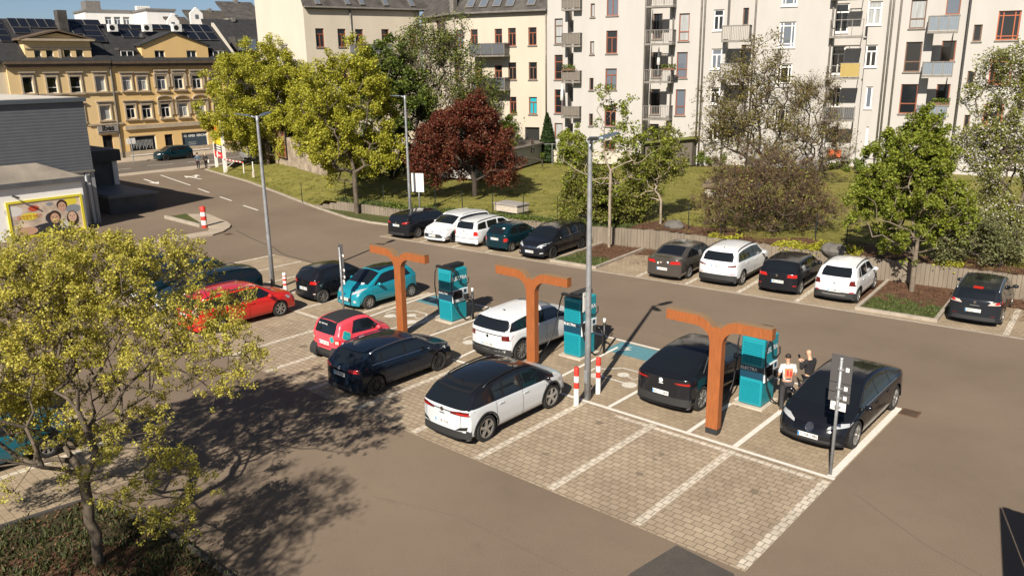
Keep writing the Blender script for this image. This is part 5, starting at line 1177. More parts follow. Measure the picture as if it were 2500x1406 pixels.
def plant(name, label, cat, base, ells, fork_h, trunk_r, ntips, nleaf, lsize, leaf, bark=None, seed=1, group=None, step=.5, clump=.3, twig=0, twiglen=.35, lean=(0, 0), tipr=.01, leaf_dist=None, stems=1, up=.25, wander=.04, sides=5, asp=.75, twm=None, leaf2=None, hollow=None):
    rng = np.random.default_rng(seed); base = np.array(base, float)
    dep = depth_of(base); k = dep/FPX; el = []
    for (px, py, rx, ry, *rest) in ells:
        c = at_depth(px, py, dep+(rest[0] if rest else 0)); kk = (dep+(rest[0] if rest else 0))/FPX
        el.append((c.x, c.y, c.z, rx*kk, rx*kk*(rest[1] if len(rest) > 1 else 1), ry*kk))
    tips = crown_pts(rng, el, ntips); tips[:, 2] = np.maximum(tips[:, 2], base[2]+.15)
    fork = base+np.array([lean[0], lean[1], fork_h])
    A, par = skeleton(rng, base, fork, tips, step, up, stems, wander); r = radii(par, len(A), tipr, trunk_r)
    root = empty(name, tuple(base), 0, label, cat, group)
    limbs_mesh('trunk', A, par, r, bark or M_BARK, root, sides, base)
    child = np.zeros(len(A), bool); child[par[par >= 0]] = True; T = A[(~child) | (r < tipr*1.6)]; T = T[T[:, 2] > base[2]+.2]
    # twigs with leaf clumps at their ends
    if twig:
        s = T[rng.integers(0, len(T), twig)]; c0 = np.array(fork); d = (s-c0); d /= np.linalg.norm(d, axis=1)[:, None]+1e-6; d = d*.7+rng.normal(0, .6, (twig, 3))+np.array([0, 0, .35]); d /= np.linalg.norm(d, axis=1)[:, None]
        L_ = rng.uniform(.4, 1.2, twig)*twiglen; e = s+d*L_[:, None]
        AA = np.concatenate([s, e]); pp = np.concatenate([np.full(twig, -1), np.arange(twig)]); V = np.zeros((twig, 3, 3)); sd = np.cross(d, rng.normal(size=(twig, 3))); sd /= np.linalg.norm(sd, axis=1)[:, None]; w = tipr*.8
        V[:, 0] = s-base+sd*w; V[:, 1] = s-base-sd*w; V[:, 2] = e-base
        np_mesh('twigs', V.reshape(-1, 3), np.arange(3*twig).reshape(-1, 3), twm or bark or M_BARK, root)
        src = e
    else: src = T
    if nleaf:
        ci = rng.integers(0, len(src), nleaf); g = rng.normal(size=(nleaf, 3)); g /= np.linalg.norm(g, axis=1)[:, None]+1e-9
        C = src[ci]+g*(rng.uniform(.2, 1, nleaf)**.6*clump)[:, None]
        C = C[C[:, 2] > base[2]+.03]
        if leaf2:
            h = rng.random(len(C)) < leaf2[1]; leaves_mesh('crown', rng, C[~h], lsize, leaf, root, base, asp); leaves_mesh(leaf2[2], rng, C[h], lsize*leaf2[3], leaf2[0], root, base, .9)
        else: leaves_mesh('crown', rng, C, lsize, leaf, root, base, asp)
    return root
# --- the large tree in the left foreground
plant('maple_tree', 'yellow-green flowering maple in the left foreground, its trunk in the planting bed', 'tree', P(243, 1385)+Vector((0, 0, .05)),
      [(50, 830, 290, 235), (300, 790, 240, 205, .3), (490, 865, 155, 110, .2), (330, 650, 165, 80, .4), (90, 680, 170, 85, .4), (400, 1190, 105, 115, -.7), (80, 1080, 150, 100, -.6), (580, 905, 95, 65, 0), (-120, 900, 250, 300), (230, 1000, 170, 100, .8), (300, 1100, 120, 90, -.8)],
      1.95, .108, 1050, 165000, .023, LF_FG, M_BARK, seed=11, step=.32, clump=.085, twig=9500, twiglen=.30, lean=(-.12, .05), tipr=.0065, wander=.07, sides=8)
GY = 'yellow-green maples along the entrance'
plant('maple_tree', 'round yellow-green maple beside the store pylon at the street', 'tree', P(655, 404, .6), [(625, 245, 118, 130), (595, 310, 82, 85), (570, 225, 55, 80), (660, 330, 70, 70)], 2.0, .20, 360, 80000, .080, LF_Y, M_BARK, 21, GY, step=.8, clump=.42, twig=1500, twiglen=.6, tipr=.025)
plant('maple_tree', 'yellow-green maple before the poster wall, between two other maples', 'tree', P(703, 402, .8), [(712, 265, 72, 110), (735, 330, 55, 55)], 2.2, .16, 220, 38000, .080, LF_Y, M_BARK, 22, GY, step=.8, clump=.42, twig=900, twiglen=.6, tipr=.025)
plant('maple_tree', 'tall yellow-green maple at the stepped end of the retaining wall', 'tree', P(872, 524), [(845, 250, 118, 118), (835, 350, 100, 85), (905, 360, 75, 75), (790, 310, 60, 70)], 2.8, .17, 420, 76000, .066, LF_Y, M_BARK, 23, GY, step=.6, clump=.30, twig=1900, twiglen=.5, tipr=.02)
plant('deciduous_tree', 'deeper green tree behind the tall yellow-green maple', 'tree', P(960, 470, .7)+Vector((-3, 6, 0)), [(935, 190, 85, 75), (960, 300, 75, 110), (1000, 260, 70, 90), (935, 400, 80, 50)], 2.0, .2, 220, 24000, .11, LF_DG, M_BARKD, 24, step=.8, clump=.45, twig=1400, tipr=.025, leaf2=(LF_G, .4, 'light_leaves', 1.0))
plant('willow_tree', 'feathery half-bare willow before the pale apartment house', 'tree', P(1060, 420, 1.0), [(1040, 160, 75, 95), (1115, 170, 60, 90), (1160, 250, 60, 70), (1010, 230, 50, 80), (1080, 270, 90, 60)], 1.8, .22, 440, 24000, .07, LF_OG, M_BARK, 25, step=.8, clump=.35, twig=5200, twiglen=1.1, tipr=.018, leaf2=(LF_DG, .45, 'dark_leaves', 1.1))
plant('plum_tree', 'dark red-leaved plum tree standing on the lawn', 'tree', P(1160, 478, 1.0), [(1130, 345, 95, 78), (1150, 300, 62, 58), (1070, 385, 62, 62), (1200, 385, 55, 62), (1035, 400, 34, 45), (1215, 420, 35, 40)], 1.0, .19, 480, 80000, .062, LF_R, M_BARKD, 26, step=.6, clump=.34, twig=2600, twiglen=.5, tipr=.016, leaf2=(LF_BR, .22, 'brown_leaves', 1.0))
plant('blossom_shrub', 'white blossoming shrub showing through the dark red plum tree', 'shrub', P(1215, 440, 1.0), [(1195, 400, 55, 42)], .5, .06, 80, 5200, .06, LF_W, M_BARKD, 27, step=.5, clump=.25, twig=500, twiglen=.4, tipr=.012, leaf2=(LF_DG, .3, 'leaves', 1.1))
plant('young_tree', 'slender pale-barked young tree on the planted island by the black estate car', 'tree', P(1487, 607), [(1490, 400, 95, 85), (1495, 280, 55, 85), (1500, 215, 22, 50), (1580, 350, 45, 60), (1410, 380, 45, 60)], 4.2, .085, 150, 4300, .072, LF_BG, M_BARKP, 28, step=.4, clump=.17, twig=900, twiglen=.35, tipr=.010, wander=.02)
plant('hornbeam_shrub', 'dense olive-green shrub on the wall behind the slender young tree', 'shrub', P(1500, 545, .9), [(1450, 470, 62, 55), (1530, 500, 65, 48), (1470, 520, 60, 30), (1400, 500, 40, 45)], .3, .07, 260, 21000, .055, LF_OL, M_BARKD, 29, step=.5, clump=.26, twig=1900, twiglen=.4, tipr=.012, stems=3, leaf2=(LF_BG, .3, 'young_leaves', 1))
plant('young_tree', 'two-stemmed olive-green tree right of the dense shrub on the wall', 'tree', P(1612, 552, .9), [(1590, 420, 62, 50), (1640, 410, 38, 45), (1570, 460, 45, 35), (1640, 350, 25, 40)], 1.4, .07, 150, 8500, .058, LF_OL, M_BARKP, 30, step=.4, clump=.24, twig=900, twiglen=.35, tipr=.012, stems=3, leaf2=(LF_BG, .4, 'young_leaves', 1))
plant('budding_tree', 'tall budding tree rising from the brown thicket before the white house', 'tree', P(1850, 470, 1.0), [(1860, 170, 70, 75), (1800, 240, 80, 75), (1900, 260, 70, 70), (1850, 330, 120, 60), (1760, 320, 60, 60)], 2.0, .17, 460, 15000, .060, LF_OB, M_BARKD, 31, step=.7, clump=.25, twig=4200, twiglen=.7, tipr=.017, twm=M_TWIG)
plant('bare_tree', 'leafless tree right of the budding tree before the balconies', 'tree', P(1990, 460, 1.0), [(1985, 290, 75, 110), (2020, 360, 70, 60), (1960, 230, 35, 60)], 1.2, .12, 300, 5000, .05, LF_OB, M_BARKD, 32, step=.7, clump=.2, twig=4200, twiglen=.7, tipr=.015, twm=M_TWIG)
plant('bramble_thicket', 'brown leafless thicket sprawling above the wall behind the white SUV', 'thicket', P(1880, 565, 1.0), [(1880, 470, 150, 75), (1800, 500, 110, 60), (1950, 520, 120, 50), (1850, 410, 110, 50)], .3, .09, 560, 12000, .045, LF_BR, M_BARK, 33, step=.5, clump=.3, twig=20000, twiglen=.6, tipr=.011, stems=4, twm=M_TWIG, leaf2=(LF_OL, .4, 'buds', 1))
plant('maple_tree', 'bright green tree with a straight pale trunk on the tree island', 'tree', P(2225, 715), [(2215, 470, 112, 95), (2235, 380, 85, 85), (2262, 315, 42, 45), (2140, 520, 62, 62), (2300, 520, 62, 75), (2210, 590, 65, 38)], 2.3, .11, 460, 64000, .052, LF_BG, mat('bark_mid', (0.15, 0.12, 0.088), 0.9, vary=.3, scale=6), 34, step=.7, wander=.02, clump=.17, twig=1900, twiglen=.38, tipr=.013, sides=8)
plant('blossom_tree', 'white blossoming tree at the right edge behind the wall', 'tree', P(2470, 660, 1.0)+Vector((0, 3, 0)), [(2460, 230, 75, 110), (2420, 380, 85, 80), (2490, 420, 80, 110), (2400, 520, 80, 60), (2480, 580, 90, 60)], 1.6, .16, 440, 48000, .047, LF_OG, M_BARK, 35, step=.5, clump=.24, twig=2600, twiglen=.45, tipr=.013, leaf2=(LF_W, .28, 'blossom', .75))
plant('willow_shrub', 'silvery olive shrub below the blossoming tree on the right', 'shrub', P(2400, 660, 1.0)+Vector((0, 1.2, 0)), [(2390, 590, 70, 55), (2460, 610, 60, 45), (2330, 600, 50, 40)], .4, .06, 180, 9000, .05, leafm('leaf_silver', (.16, .17, .07)), M_BARK, 36, step=.4, clump=.24, twig=1500, tipr=.01, stems=3)
plant('round_shrub', 'fresh green bush beside the conifer at the garden shed', 'shrub', P(1395, 405, 1.0), [(1395, 355, 38, 42)], .8, .07, 90, 6000, .08, LF_BG, M_BARKD, 37, step=.6, clump=.3, tipr=.015)
plant('round_shrub', 'small green tree right of the plum tree near the garden shed', 'shrub', P(1250, 420, 1.0)+Vector((0, 4, 0)), [(1240, 330, 30, 50)], 1.0, .07, 90, 3500, .08, LF_G, M_BARKD, 38, step=.6, clump=.3, tipr=.015)
plant('round_shrub', 'low green bushes below the green-roofed hut', 'shrub', P(1570, 430, 1.0), [(1550, 400, 45, 25), (1610, 385, 40, 25)], .3, .05, 90, 5200, .075, LF_BG, M_BARKD, 39, step=.6, clump=.3, tipr=.015, stems=3)
plant('hedge', 'green hedge line at the foot of the white house left of the thicket', 'hedge', P(1720, 402, 1.0), [(1720, 385, 55, 14), (1660, 398, 30, 10)], .2, .04, 60, 4200, .07, LF_G, M_BARKD, 40, step=.6, clump=.3, tipr=.015, stems=3)
plant('hedge', 'low hedge at the foot of the white house right of the thicket', 'hedge', P(2080, 420, 1.0), [(2080, 405, 60, 12), (2170, 408, 50, 12), (2300, 405, 80, 20)], .2, .04, 90, 8000, .07, LF_G, M_BARKD, 41, step=.6, clump=.3, tipr=.015, stems=3)
# conifer
def conifer(base, h, r, label, seed):
    rng = np.random.default_rng(seed); root = empty('conifer', tuple(base), 0, label, 'tree'); n = 9000
    z = rng.uniform(0.05, 1, n)**1.15; a = rng.uniform(0, 6.283, n); lay = np.abs(np.sin(z*38))*.22+.8
    rad = r*(1-z)**.85*lay*rng.uniform(.45, 1, n)**.4*(1+.12*np.sin(a*3+z*9)); C = np.stack([rad*np.cos(a), rad*np.sin(a), z*h-rad*.22], 1)
    C[:, 2] = np.maximum(C[:, 2], .1); leaves_mesh('crown', rng, C, .13, LF_C, root, (0, 0, 0), .35, .1)
    m = MB(); m.tube([(0, 0, 0), (0, 0, h*.9)], [.16, .02], 6); m.build('trunk', M_BARKD, root)
b = P(1336, 392, 1.0); conifer(b, hgt(b, 277), 25*depth_of(b)/FPX*1.15, 'dark green conifer in the garden before the pale apartment house', 3)
# ground cover spilling over the wall
def cover(label, pts, n, size, m, seed, hgt_=.18, m2=None):
    rng = np.random.default_rng(seed); c = P(*pts[len(pts)//2]); root = empty('wall_plants', (c.x, wall_y(c.x), wall_h(c.x)), 0, label, 'shrub'); q = []
    for px, py, rr in pts_r(pts): pass
    C = []
    for i in range(n):
        t = rng.random()*(len(pts)-1); k = int(t); f = t-k; a = P(pts[k][0], pts[k][1], 1.0); b = P(pts[k+1][0], pts[k+1][1], 1.0); p = a.lerp(b, f); x = p.x; y = wall_y(x)+.1+abs(rng.normal(0, .45)); lump = .5+.5*math.sin(x*3.1)*math.sin(x*1.3+1)
        if rng.random() > .35+.65*lump: continue
        z = wall_h(x)+abs(rng.normal(0, hgt_))*lump-(.25*rng.random() if y < wall_y(x)+.14 else 0); y -= .28*(rng.random() < .22); C.append((x, y, z))
    leaves_mesh('foliage', rng, np.array(C), size, m, root, tuple(root.location))
def pts_r(p): return []
LF_YG = leafm('leaf_golden', (0.34, 0.33, 0.035), .35, .3)
cover('golden-green creeper hanging over the wall behind the white SUV and black hatchback', [(1880, 600), (1950, 610), (2020, 622), (2080, 632)], 5200, .055, LF_YG, 4)
cover('small golden tuft on the wall behind the brown-grey saloon', [(1715, 583), (1745, 587), (1790, 590)], 900, .05, LF_YG, 5)
cover('sparse golden shrub on the wall behind the anthracite estate car', [(2270, 650), (2300, 655), (2340, 660)], 900, .05, LF_YG, 6, .25)
cover('green weeds along the wall top behind the white estate cars', [(1060, 512), (1180, 522), (1300, 535), (1420, 552)], 3600, .05, LF_G, 7, .14)
cover('green creeper over the wall left of the black estate car', [(880, 500), (930, 508), (990, 512)], 2200, .05, LF_G, 8, .22)
# fallen leaves: nobody could count them
rng = np.random.default_rng(9); C = []
for _ in range(5200):
    u = rng.uniform(-2.2, 24); v = rng.uniform(3.6, 5.6) if rng.random() < .5 else rng.uniform(1.8, 5.6); ok = (-2 < u < 2.6) or (10.4 < u < 15.3) or (17 < u < 20)
    if not ok: continue
    x, y = FR(u, v)
    if y > wall_y(x)-.15: continue
    C.append((x, y, .09))
for _ in range(5200):
    x = rng.uniform(-24, 6); y = wall_y(x)+.25+abs(rng.normal(0, 1.2)); C.append((x, y, lawn_z(x, y)+.09))
for _ in range(2600):
    x, y = rng.uniform(-19, -12), rng.uniform(3, 6.6)
    if inpoly(x, y, bed): C.append((x, y, .12))
tag(leaves_mesh('fallen_leaves', rng, np.array(C), .034, leafm('leaf_fallen', (.13, .070, .04), .1, .5), None, upb=2.0), kind='stuff')

# a second tree beyond the left edge of the picture: its shadow falls across the lane
rng0 = np.random.default_rng(51); b0 = np.array([-11.7, -.7, 0.1]); tp = b0+np.array([0, 0, 6.2])+crown_pts(rng0, [(0, 0, 0, 2.2, 2.2, 2.1)], 420)
A, par = skeleton(rng0, b0, b0+np.array([0, 0, 2.6]), tp, .35); r_ = radii(par, len(A), .008, .15); rt_ = empty('maple_tree', tuple(b0), 0, 'maple just outside the left edge whose shadow falls across the lane', 'tree')
limbs_mesh('trunk', A, par, r_, M_BARK, rt_, 6, b0); ch = np.zeros(len(A), bool); ch[par[par >= 0]] = True; T = A[~ch]; C = T[rng0.integers(0, len(T), 20000)]+rng0.normal(0, .14, (20000, 3)); leaves_mesh('crown', rng0, C, .032, LF_FG, rt_, b0)
# ================================================================== GARDEN, FENCE, SMALL THINGS
M_FENCE = mat('fence_green_black', (.014, .020, .018), .5)
fx = [P(x, y, 1.0) for x, y in ((700, 470), (838, 478), (925, 490), (980, 498), (1060, 503), (1129, 508), (1203, 516), (1278, 524), (1361, 530), (1450, 545), (1680, 560), (1760, 575), (1990, 588), (2065, 602), (2140, 612), (2240, 625), (2340, 640), (2440, 655))]
fr = empty('garden_fence', (fx[5].x, fx[5].y, .8), 0, 'thin dark wire fence with posts along the top of the retaining wall', 'fence')
fo = Vector((fx[5].x, fx[5].y, .8)); fpos = []
for p in fx:
    y = max(p.y, wall_y(p.x)+.55); z = lawn_z(p.x, y); q = Vector((p.x, y, z)); fpos.append(q); m = MB(); m.tube([q-fo, q-fo+Vector((0, 0, 1.42))], .028, 6); m.build('post', M_FENCE, fr)
m = MB()
for a, b in zip(fpos[:-1], fpos[1:]):
    if (b-a).length > 8: continue
    for h in (.25, .6, .95, 1.3): m.tube([a-fo+Vector((0, 0, h)), b-fo+Vector((0, 0, h))], .0045, 3, cap=False)
m.build('wires', M_FENCE, fr)
# boulders and stone chests
def boulder(px, py, r, sq, label, seed, flat=True):
    rnd = random.Random(seed); c = P(px, py, .95); t = MB(); ico(t, (0, 0, r*.35), r, 2, sq, .16, rnd)
    o = t.build('boulder', mat('boulder_stone', (.10, .092, .082), .9, vary=.25, scale=3, bump=.6)); o.location = c; tag(o, label, 'boulder', 'boulders on top of the wall')
boulder(2035, 620, .5, (1.25, .8, .75), 'grey boulder on the wall behind the white raised hatchback', 1)
boulder(1645, 558, .48, (1.3, .9, .7), 'grey boulder beside the two-stemmed tree on the wall', 2)
def stone_chest(px0, px1, py_bot, py_top, label, z=.95):
    a = P(px0, py_bot, z); b = P(px1, py_bot+8, z); d = (b-a); L_ = d.length; t = empty('concrete_chest', tuple((a+b)/2), math.atan2(d.y, d.x), label, 'concrete box'); h = .42
    m = MB(); m.box(-L_/2, 0, 0, L_/2, 1.1, h); bevel_build(m, 'body', M_CONC, t, .02, 1); m = MB(); m.box(-L_/2-.05, -.05, h+.002, L_/2+.05, 1.15, h+.09); bevel_build(m, 'lid', mat('lid_slate', (.26, .24, .22), .8, vary=.2, scale=5), t, .01, 1)
stone_chest(1207, 1262, 514, 495, 'low concrete chest with a flat lid on the lawn behind the wall')
# small white hut with mossy roof on the lawn
a = P(1720, 485, 1.0); t = empty('garden_hutch', (a.x, a.y, 1.0), R_(18), 'small white block hutch with a weathered flat roof on the lawn', 'hutch'); k = depth_of(a)/FPX
m = MB(); m.box(0, 0, 0, 62*k, 1.4, .75); m.build('wall', mat('white_blocks', (.42, .39, .34), .9, vary=.15, scale=3), t)
m = MB(); m.prism([(-.15, -.2), (62*k+.15, -.2), (62*k+.15, 1.6), (-.15, 1.6)], .752, lambda x, y: .95+.1*(y > 1)); m.build('roof', mat('weathered_roof', (.16, .125, .09), .9, vary=.35, scale=5), t)
m = MB(); m.box(.5, -.02, .3, 1.3, -.002, .65); m.build('opening', M_SEAM, t)
# ladder-like clothes rack
def washing_pole(px, py, ytop, label):
    b = P(px, py, 1.0); h = hgt(b, ytop); t = empty('washing_line_pole', tuple(b), R_(40), label, 'washing line pole'); m = MB(); m.tube([(0, 0, 0), (0, 0, h)], .03, 6); m.build('pole', M_STEEL, t); m = MB(); m.tube([(-.7, 0, h), (.7, 0, h)], .025, 6); m.build('crossbar', M_STEEL, t)
washing_pole(1348, 402, 352, 'pale T-shaped washing line pole beside the conifer')
# swing beam barrier at the entrance
def seg(m, a, b, r): m.tube([a, b], r, 8)
a = P(548, 425); b = P(597, 433)
t = empty('barrier', (a.x, a.y, .1), 0, 'red and white striped swing barrier folded open on the grass by the entrance', 'barrier'); o = Vector((a.x, a.y, .1)); bb = Vector((b.x, b.y, .35))
m = MB(); m.tube([(0, 0, 0), (0, 0, 1.35)], .05, 8); m.tube([(.12, .12, 0), (.12, .12, 1.3)], .04, 8); m.tube([bb-o, bb-o+Vector((0, 0, .95))], .045, 8); m.tube([Vector((0, 0, .25)), (bb-o)*.5+Vector((0, 0, .95))], .03, 6); m.build('frame', M_WHT, t)
p0 = Vector((0, 0, 1.3)); p1 = bb-o+Vector((0, 0, .98)); m = MB(); r_ = MB()
for k in range(12): (r_ if k % 2 else m).tube([p0.lerp(p1, k/12), p0.lerp(p1, (k+1)/12)], .05, 8)
m.build('beam', M_WHT, t); r_.build('red_stripes', M_RED, t)
# slim white posts on the verge
def verge_post(px, py, ytop, label):
    b = P(px, py, .3); h = hgt(b, ytop); t = empty('verge_post', tuple(b), 0, label, 'post'); m = MB(); m.tube([(0, 0, 0), (0, 0, h)], .05, 8); m.build('pole', M_WHT, t); m = MB(); m.tube([(0, 0, 0), (0, 0, .5)], .13, 8); m.build('foot', M_CONC, t)
verge_post(620, 433, 395, 'short pale post with a thick foot on the grass below the maple')
# store pylon at the entrance
a = P(530, 412); b = P(552, 422)
d = (b-a); t = empty('store_pylon', (a.x, a.y, 0), 0, 'tall white two-post store pylon with yellow and red panels at the street', 'sign'); o = Vector((a.x, a.y, 0)); F = Facade((0, 0, 0), math.atan2(d.y, d.x)); F.n = Vector((F.d.y, -F.d.x, 0)); 
if F.n.dot(a) > 0: F.n = -F.n
F.flip = 1 if F.d.cross(Vector((0, 0, 1))).dot(F.n) > 0 else -1
W_ = d.length; H_ = hgt(a, 290)
for u in (0, W_): m = MB(); m.fbox(F, u-.16, 0, u+.16, H_, -.12, .12); m.build('post', M_WHT, t)
m = MB(); m.box(-.6, -.5, 0, .6+d.x, .5+d.y, .12); m.build('footing', M_CONC, t)
zz = lambda y: hgt(a, y)
for y1, y0, mt, nm in ((290, 336, 'Y', 'yellow_panel'), (337, 349, 'Y', 'yellow_panel'), (351, 365, 'D', 'grey_panel'), (367, 381, 'R', 'red_panel')):
    mm = {'Y': mat('sign_yellow', (.72, .55, .03), .5), 'D': mat('sign_dark', (.07, .06, .055), .5), 'R': mat('sign_red', (.55, .02, .02), .5)}[mt]
    m = MB(); m.fbox(F, .17, zz(y0), W_-.17, zz(y1), -.1, .1); po = m.build(nm, mm, t); zc = (zz(y0)+zz(y1))/2; hh = zz(y1)-zz(y0); xd = F.d if F.d.cross(Vector((0, 0, 1))).dot(F.n) > 0 else -F.d; ctr = F.d*(W_/2)+F.n*.105+Vector((0, 0, zc))
    if nm == 'yellow_panel' and hh > 1: text_on('lettering', 'Netto', min(.62*W_*.45, 1.1), mat('letter_red', (.6, .03, .02), .5), ctr, xd, (0, 0, 1), po, bold=.02)
    elif mt == 'R': text_on('lettering', '~~', .9, M_WHITE, ctr+xd*.4, xd, (0, 0, 1), po, bold=.02); mm_ = MB(); mm_.v = []; pts = [ctr-xd*.55+xd*.32*math.cos(q*.5236)+Vector((0, 0, .32*math.sin(q*.5236)))+F.n*.006 for q in range(12)]; mm_.add(pts, [tuple(range(12))]); mm_.build('round_emblem', M_WHITE, po)
    elif mt == 'D':
        mm_ = MB()
        for q in range(3): mm_.fbox(F, W_*.35, zc-.3+q*.24, W_*.8, zc-.18+q*.24, .101, .11)
        mm_.build('text_rows', M_WHITE, po)
# parking sign by the far pavement
q = P(327, 398); t = empty('street_sign', tuple(q), 0, 'thin street sign post on the far pavement before the shop window', 'sign'); h = hgt(q, 338)
m = MB(); m.tube([(0, 0, 0), (0, 0, h)], .05, 6); m.build('post', M_STEEL, t); m = MB(); m.box(-.03, -.45, h-.6, .03, .45, h); m.build('plate', M_WHT, t)
q = P(595, 396); t = empty('street_sign', tuple(q), 0, 'bare thin grey post at the near pavement by the silver SUV', 'sign'); m = MB(); m.tube([(0, 0, 0), (0, 0, hgt(q, 370))], .05, 6); m.build('post', M_STEEL, t); m = MB(); m.box(-.02, -.12, 1.0, .02, .12, 1.3); m.build('plate', M_WHT, t)

# unseen board screen past the right edge, added and shaped for its shadow
t = empty('shadow_boards', (-1.2, 15.8, 0), 0, 'unseen board screen added past the right edge to cast a shadow', 'fence')
for x in (0.06, 1.7, 3.4, 5.1): m = MB(); m.box(x-.06, .05, 0, x+.06, .17, 2.7); m.build('post', M_FENCE, t)
m = MB()
for k in range(34): m.box(k*.155, 0, .03, k*.155+.154, .045, 2.78)
m.build('boards', M_CONC, t)
m = MB(); d_ = Vector((.85, -3.9)).normalized()
for k in range(26): c_ = d_*(k*.155+.08); m.obox((c_.x-.03, c_.y-.02), d_, .153, .045, .03, 2.78)
m.build('side_boards', M_CONC, t)
# ================================================================== BUILDINGS
M_GLW = mat('window_glass', (0.012, 0.014, 0.017), 0.06, spec=.6)
M_GLC = mat('window_curtain', (0.30, 0.31, 0.31), 0.25, vary=.25, scale=2, stretch=(6, 6, .4))
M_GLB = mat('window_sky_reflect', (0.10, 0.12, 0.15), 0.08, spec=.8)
M_FRED = mat('frame_red_brown', (0.20, 0.058, 0.024), .5, vary=.15, scale=3)
M_FBRN = mat('frame_brown', (0.13, 0.070, 0.040), .5)
M_FWHT = mat('frame_white', (0.68, 0.67, 0.64), .5)
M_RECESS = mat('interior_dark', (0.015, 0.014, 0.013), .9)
def plaster(n, c, v=.055): return mat(n, c, .92, vary=v, scale=.5, detail=8, bump=.12, bscale=30, stretch=(1.6, 1.6, .35))
P_CREAM = plaster('plaster_cream', (0.435, 0.390, 0.315)); P_WHITE = plaster('plaster_white', (0.385, 0.370, 0.348)); P_GABLE = plaster('plaster_gable', (0.44, 0.405, 0.34))
P_YEL = plaster('plaster_yellow', (0.62, 0.455, 0.230)); P_YEL2 = plaster('plaster_ochre', (0.62, 0.425, 0.180)); M_STONE = mat('window_stone', (0.36, 0.295, 0.21), .85, vary=.15, scale=2)
M_SLATE = mat('roof_slate', (0.055, 0.050, 0.045), .8, vary=.5, scale=1.2, bump=.5, bscale=14, detail=8); M_ROOFD = mat('roof_dark_tile', (0.022, 0.022, 0.023), .7, vary=.3, scale=2, bump=.4)
M_GUT = mat('gutter_zinc', (0.20, 0.185, 0.165), .5, metal=.3, vary=.2, scale=3); M_CORN = mat('cornice_brown', (0.095, 0.066, 0.042), .75, vary=.2, scale=2)
def wall_with_holes(m, F, s0, z0, s1, z1, holes, dep=.22, mi=0, off=0.0):
    holes = [h for h in holes if h[2] > s0 and h[0] < s1 and h[3] > z0 and h[1] < z1]
    holes = [(max(h[0], s0), max(h[1], z0), min(h[2], s1), min(h[3], z1)) for h in holes]
    zs = sorted({z0, z1, *[h[1] for h in holes], *[h[3] for h in holes]})
    def q(a, b, c, d):
        m.add([F.pt(a, b, off), F.pt(c, b, off), F.pt(c, d, off), F.pt(a, d, off)], [(0, 1, 2, 3) if F.flip > 0 else (3, 2, 1, 0)], mi)
    for za, zb in zip(zs[:-1], zs[1:]):
        if zb-za < 1e-4: continue
        cur = s0
        for h in sorted([h for h in holes if h[1] <= za+1e-6 and h[3] >= zb-1e-6]):
            if h[0] > cur+1e-4: q(cur, za, h[0], zb)
            cur = max(cur, h[2])
        if cur < s1-1e-4: q(cur, za, s1, zb)
    for a, b, c, d in holes:
        A = [F.pt(a, b, off), F.pt(c, b, off), F.pt(c, d, off), F.pt(a, d, off)]; B = [F.pt(a, b, off-dep), F.pt(c, b, off-dep), F.pt(c, d, off-dep), F.pt(a, d, off-dep)]
        m.add(A+B, [(0, 1, 5, 4), (1, 2, 6, 5), (2, 3, 7, 6), (3, 0, 4, 7)], mi)
def window(root, F, r, fm, gl, style='T', dep=.16, off=0.0, sill=True, fw=.07, sillm=None, parts=None):
    'a window part: frame mesh, pane child. styles: T transom over two casements, 1 single, X cross, D door'
    a, b, c, d = r; m = MB(); o0, o1 = off-dep-.02, off-dep+.045
    m.fbox(F, a, b, a+fw, d, o0, o1); m.fbox(F, c-fw, b, c, d, o0, o1); m.fbox(F, a+fw, b, c-fw, b+fw, o0, o1); m.fbox(F, a+fw, d-fw, c-fw, d, o0, o1)
    h = d-b; t = b+h*.70
    if style in 'TX': m.fbox(F, a+fw, t-fw*.5, c-fw, t+fw*.5, o0, o1+.004); m.fbox(F, (a+c)/2-fw*.5, b+fw, (a+c)/2+fw*.5, t-fw*.5, o0, o1+.002)
    if style == '2': m.fbox(F, (a+c)/2-fw*.6, b+fw, (a+c)/2+fw*.6, d-fw, o0, o1+.002)
    if style == 'D': m.fbox(F, a+fw, t, c-fw, t+fw, o0, o1+.002); m.fbox(F, a+fw, b+h*.30, c-fw, b+h*.30+fw*.5, o0, o1+.03)
    if style == 'L': m.fbox(F, a+fw, b+h*.32, c-fw, b+h*.32+fw, o0, o1+.002)
    if style == 'G':
        for f in (.24, .76): m.fbox(F, a+(c-a)*f-fw*.4, b+fw, a+(c-a)*f+fw*.4, d-fw, o0, o1+.002)
        for f in (.14, .84): m.fbox(F, a+fw, b+h*f-fw*.4, c-fw, b+h*f+fw*.4, o0, o1+.003)
    w = m.build('window', fm, root)
    m = MB(); m.fbox(F, a+fw*.5, b+fw*.5, c-fw*.5, d-fw*.5, off-dep-.06, off-dep); m.build('pane', gl, w)
    if style == 'B': m = MB(); m.fbox(F, a+fw, b+h*.35, c-fw, d-fw, off-dep+.002, off-dep+.02); m.build('blind', M_GLC, w)
    if sill: m = MB(); m.fbox(F, a-.08, b-.09, c+.08, b-.002, off+.003, off+.10); m.build('sill', sillm or M_GUT, w)
    return w
def rebase(root, loc):
    loc = Vector(loc); root.location = loc
    for c in root.children: c.location = c.location-loc
rg = random.Random(77)
def glass_pick(): return rg.choice([M_GLW, M_GLW, M_GLW, M_GLB, M_GLC])
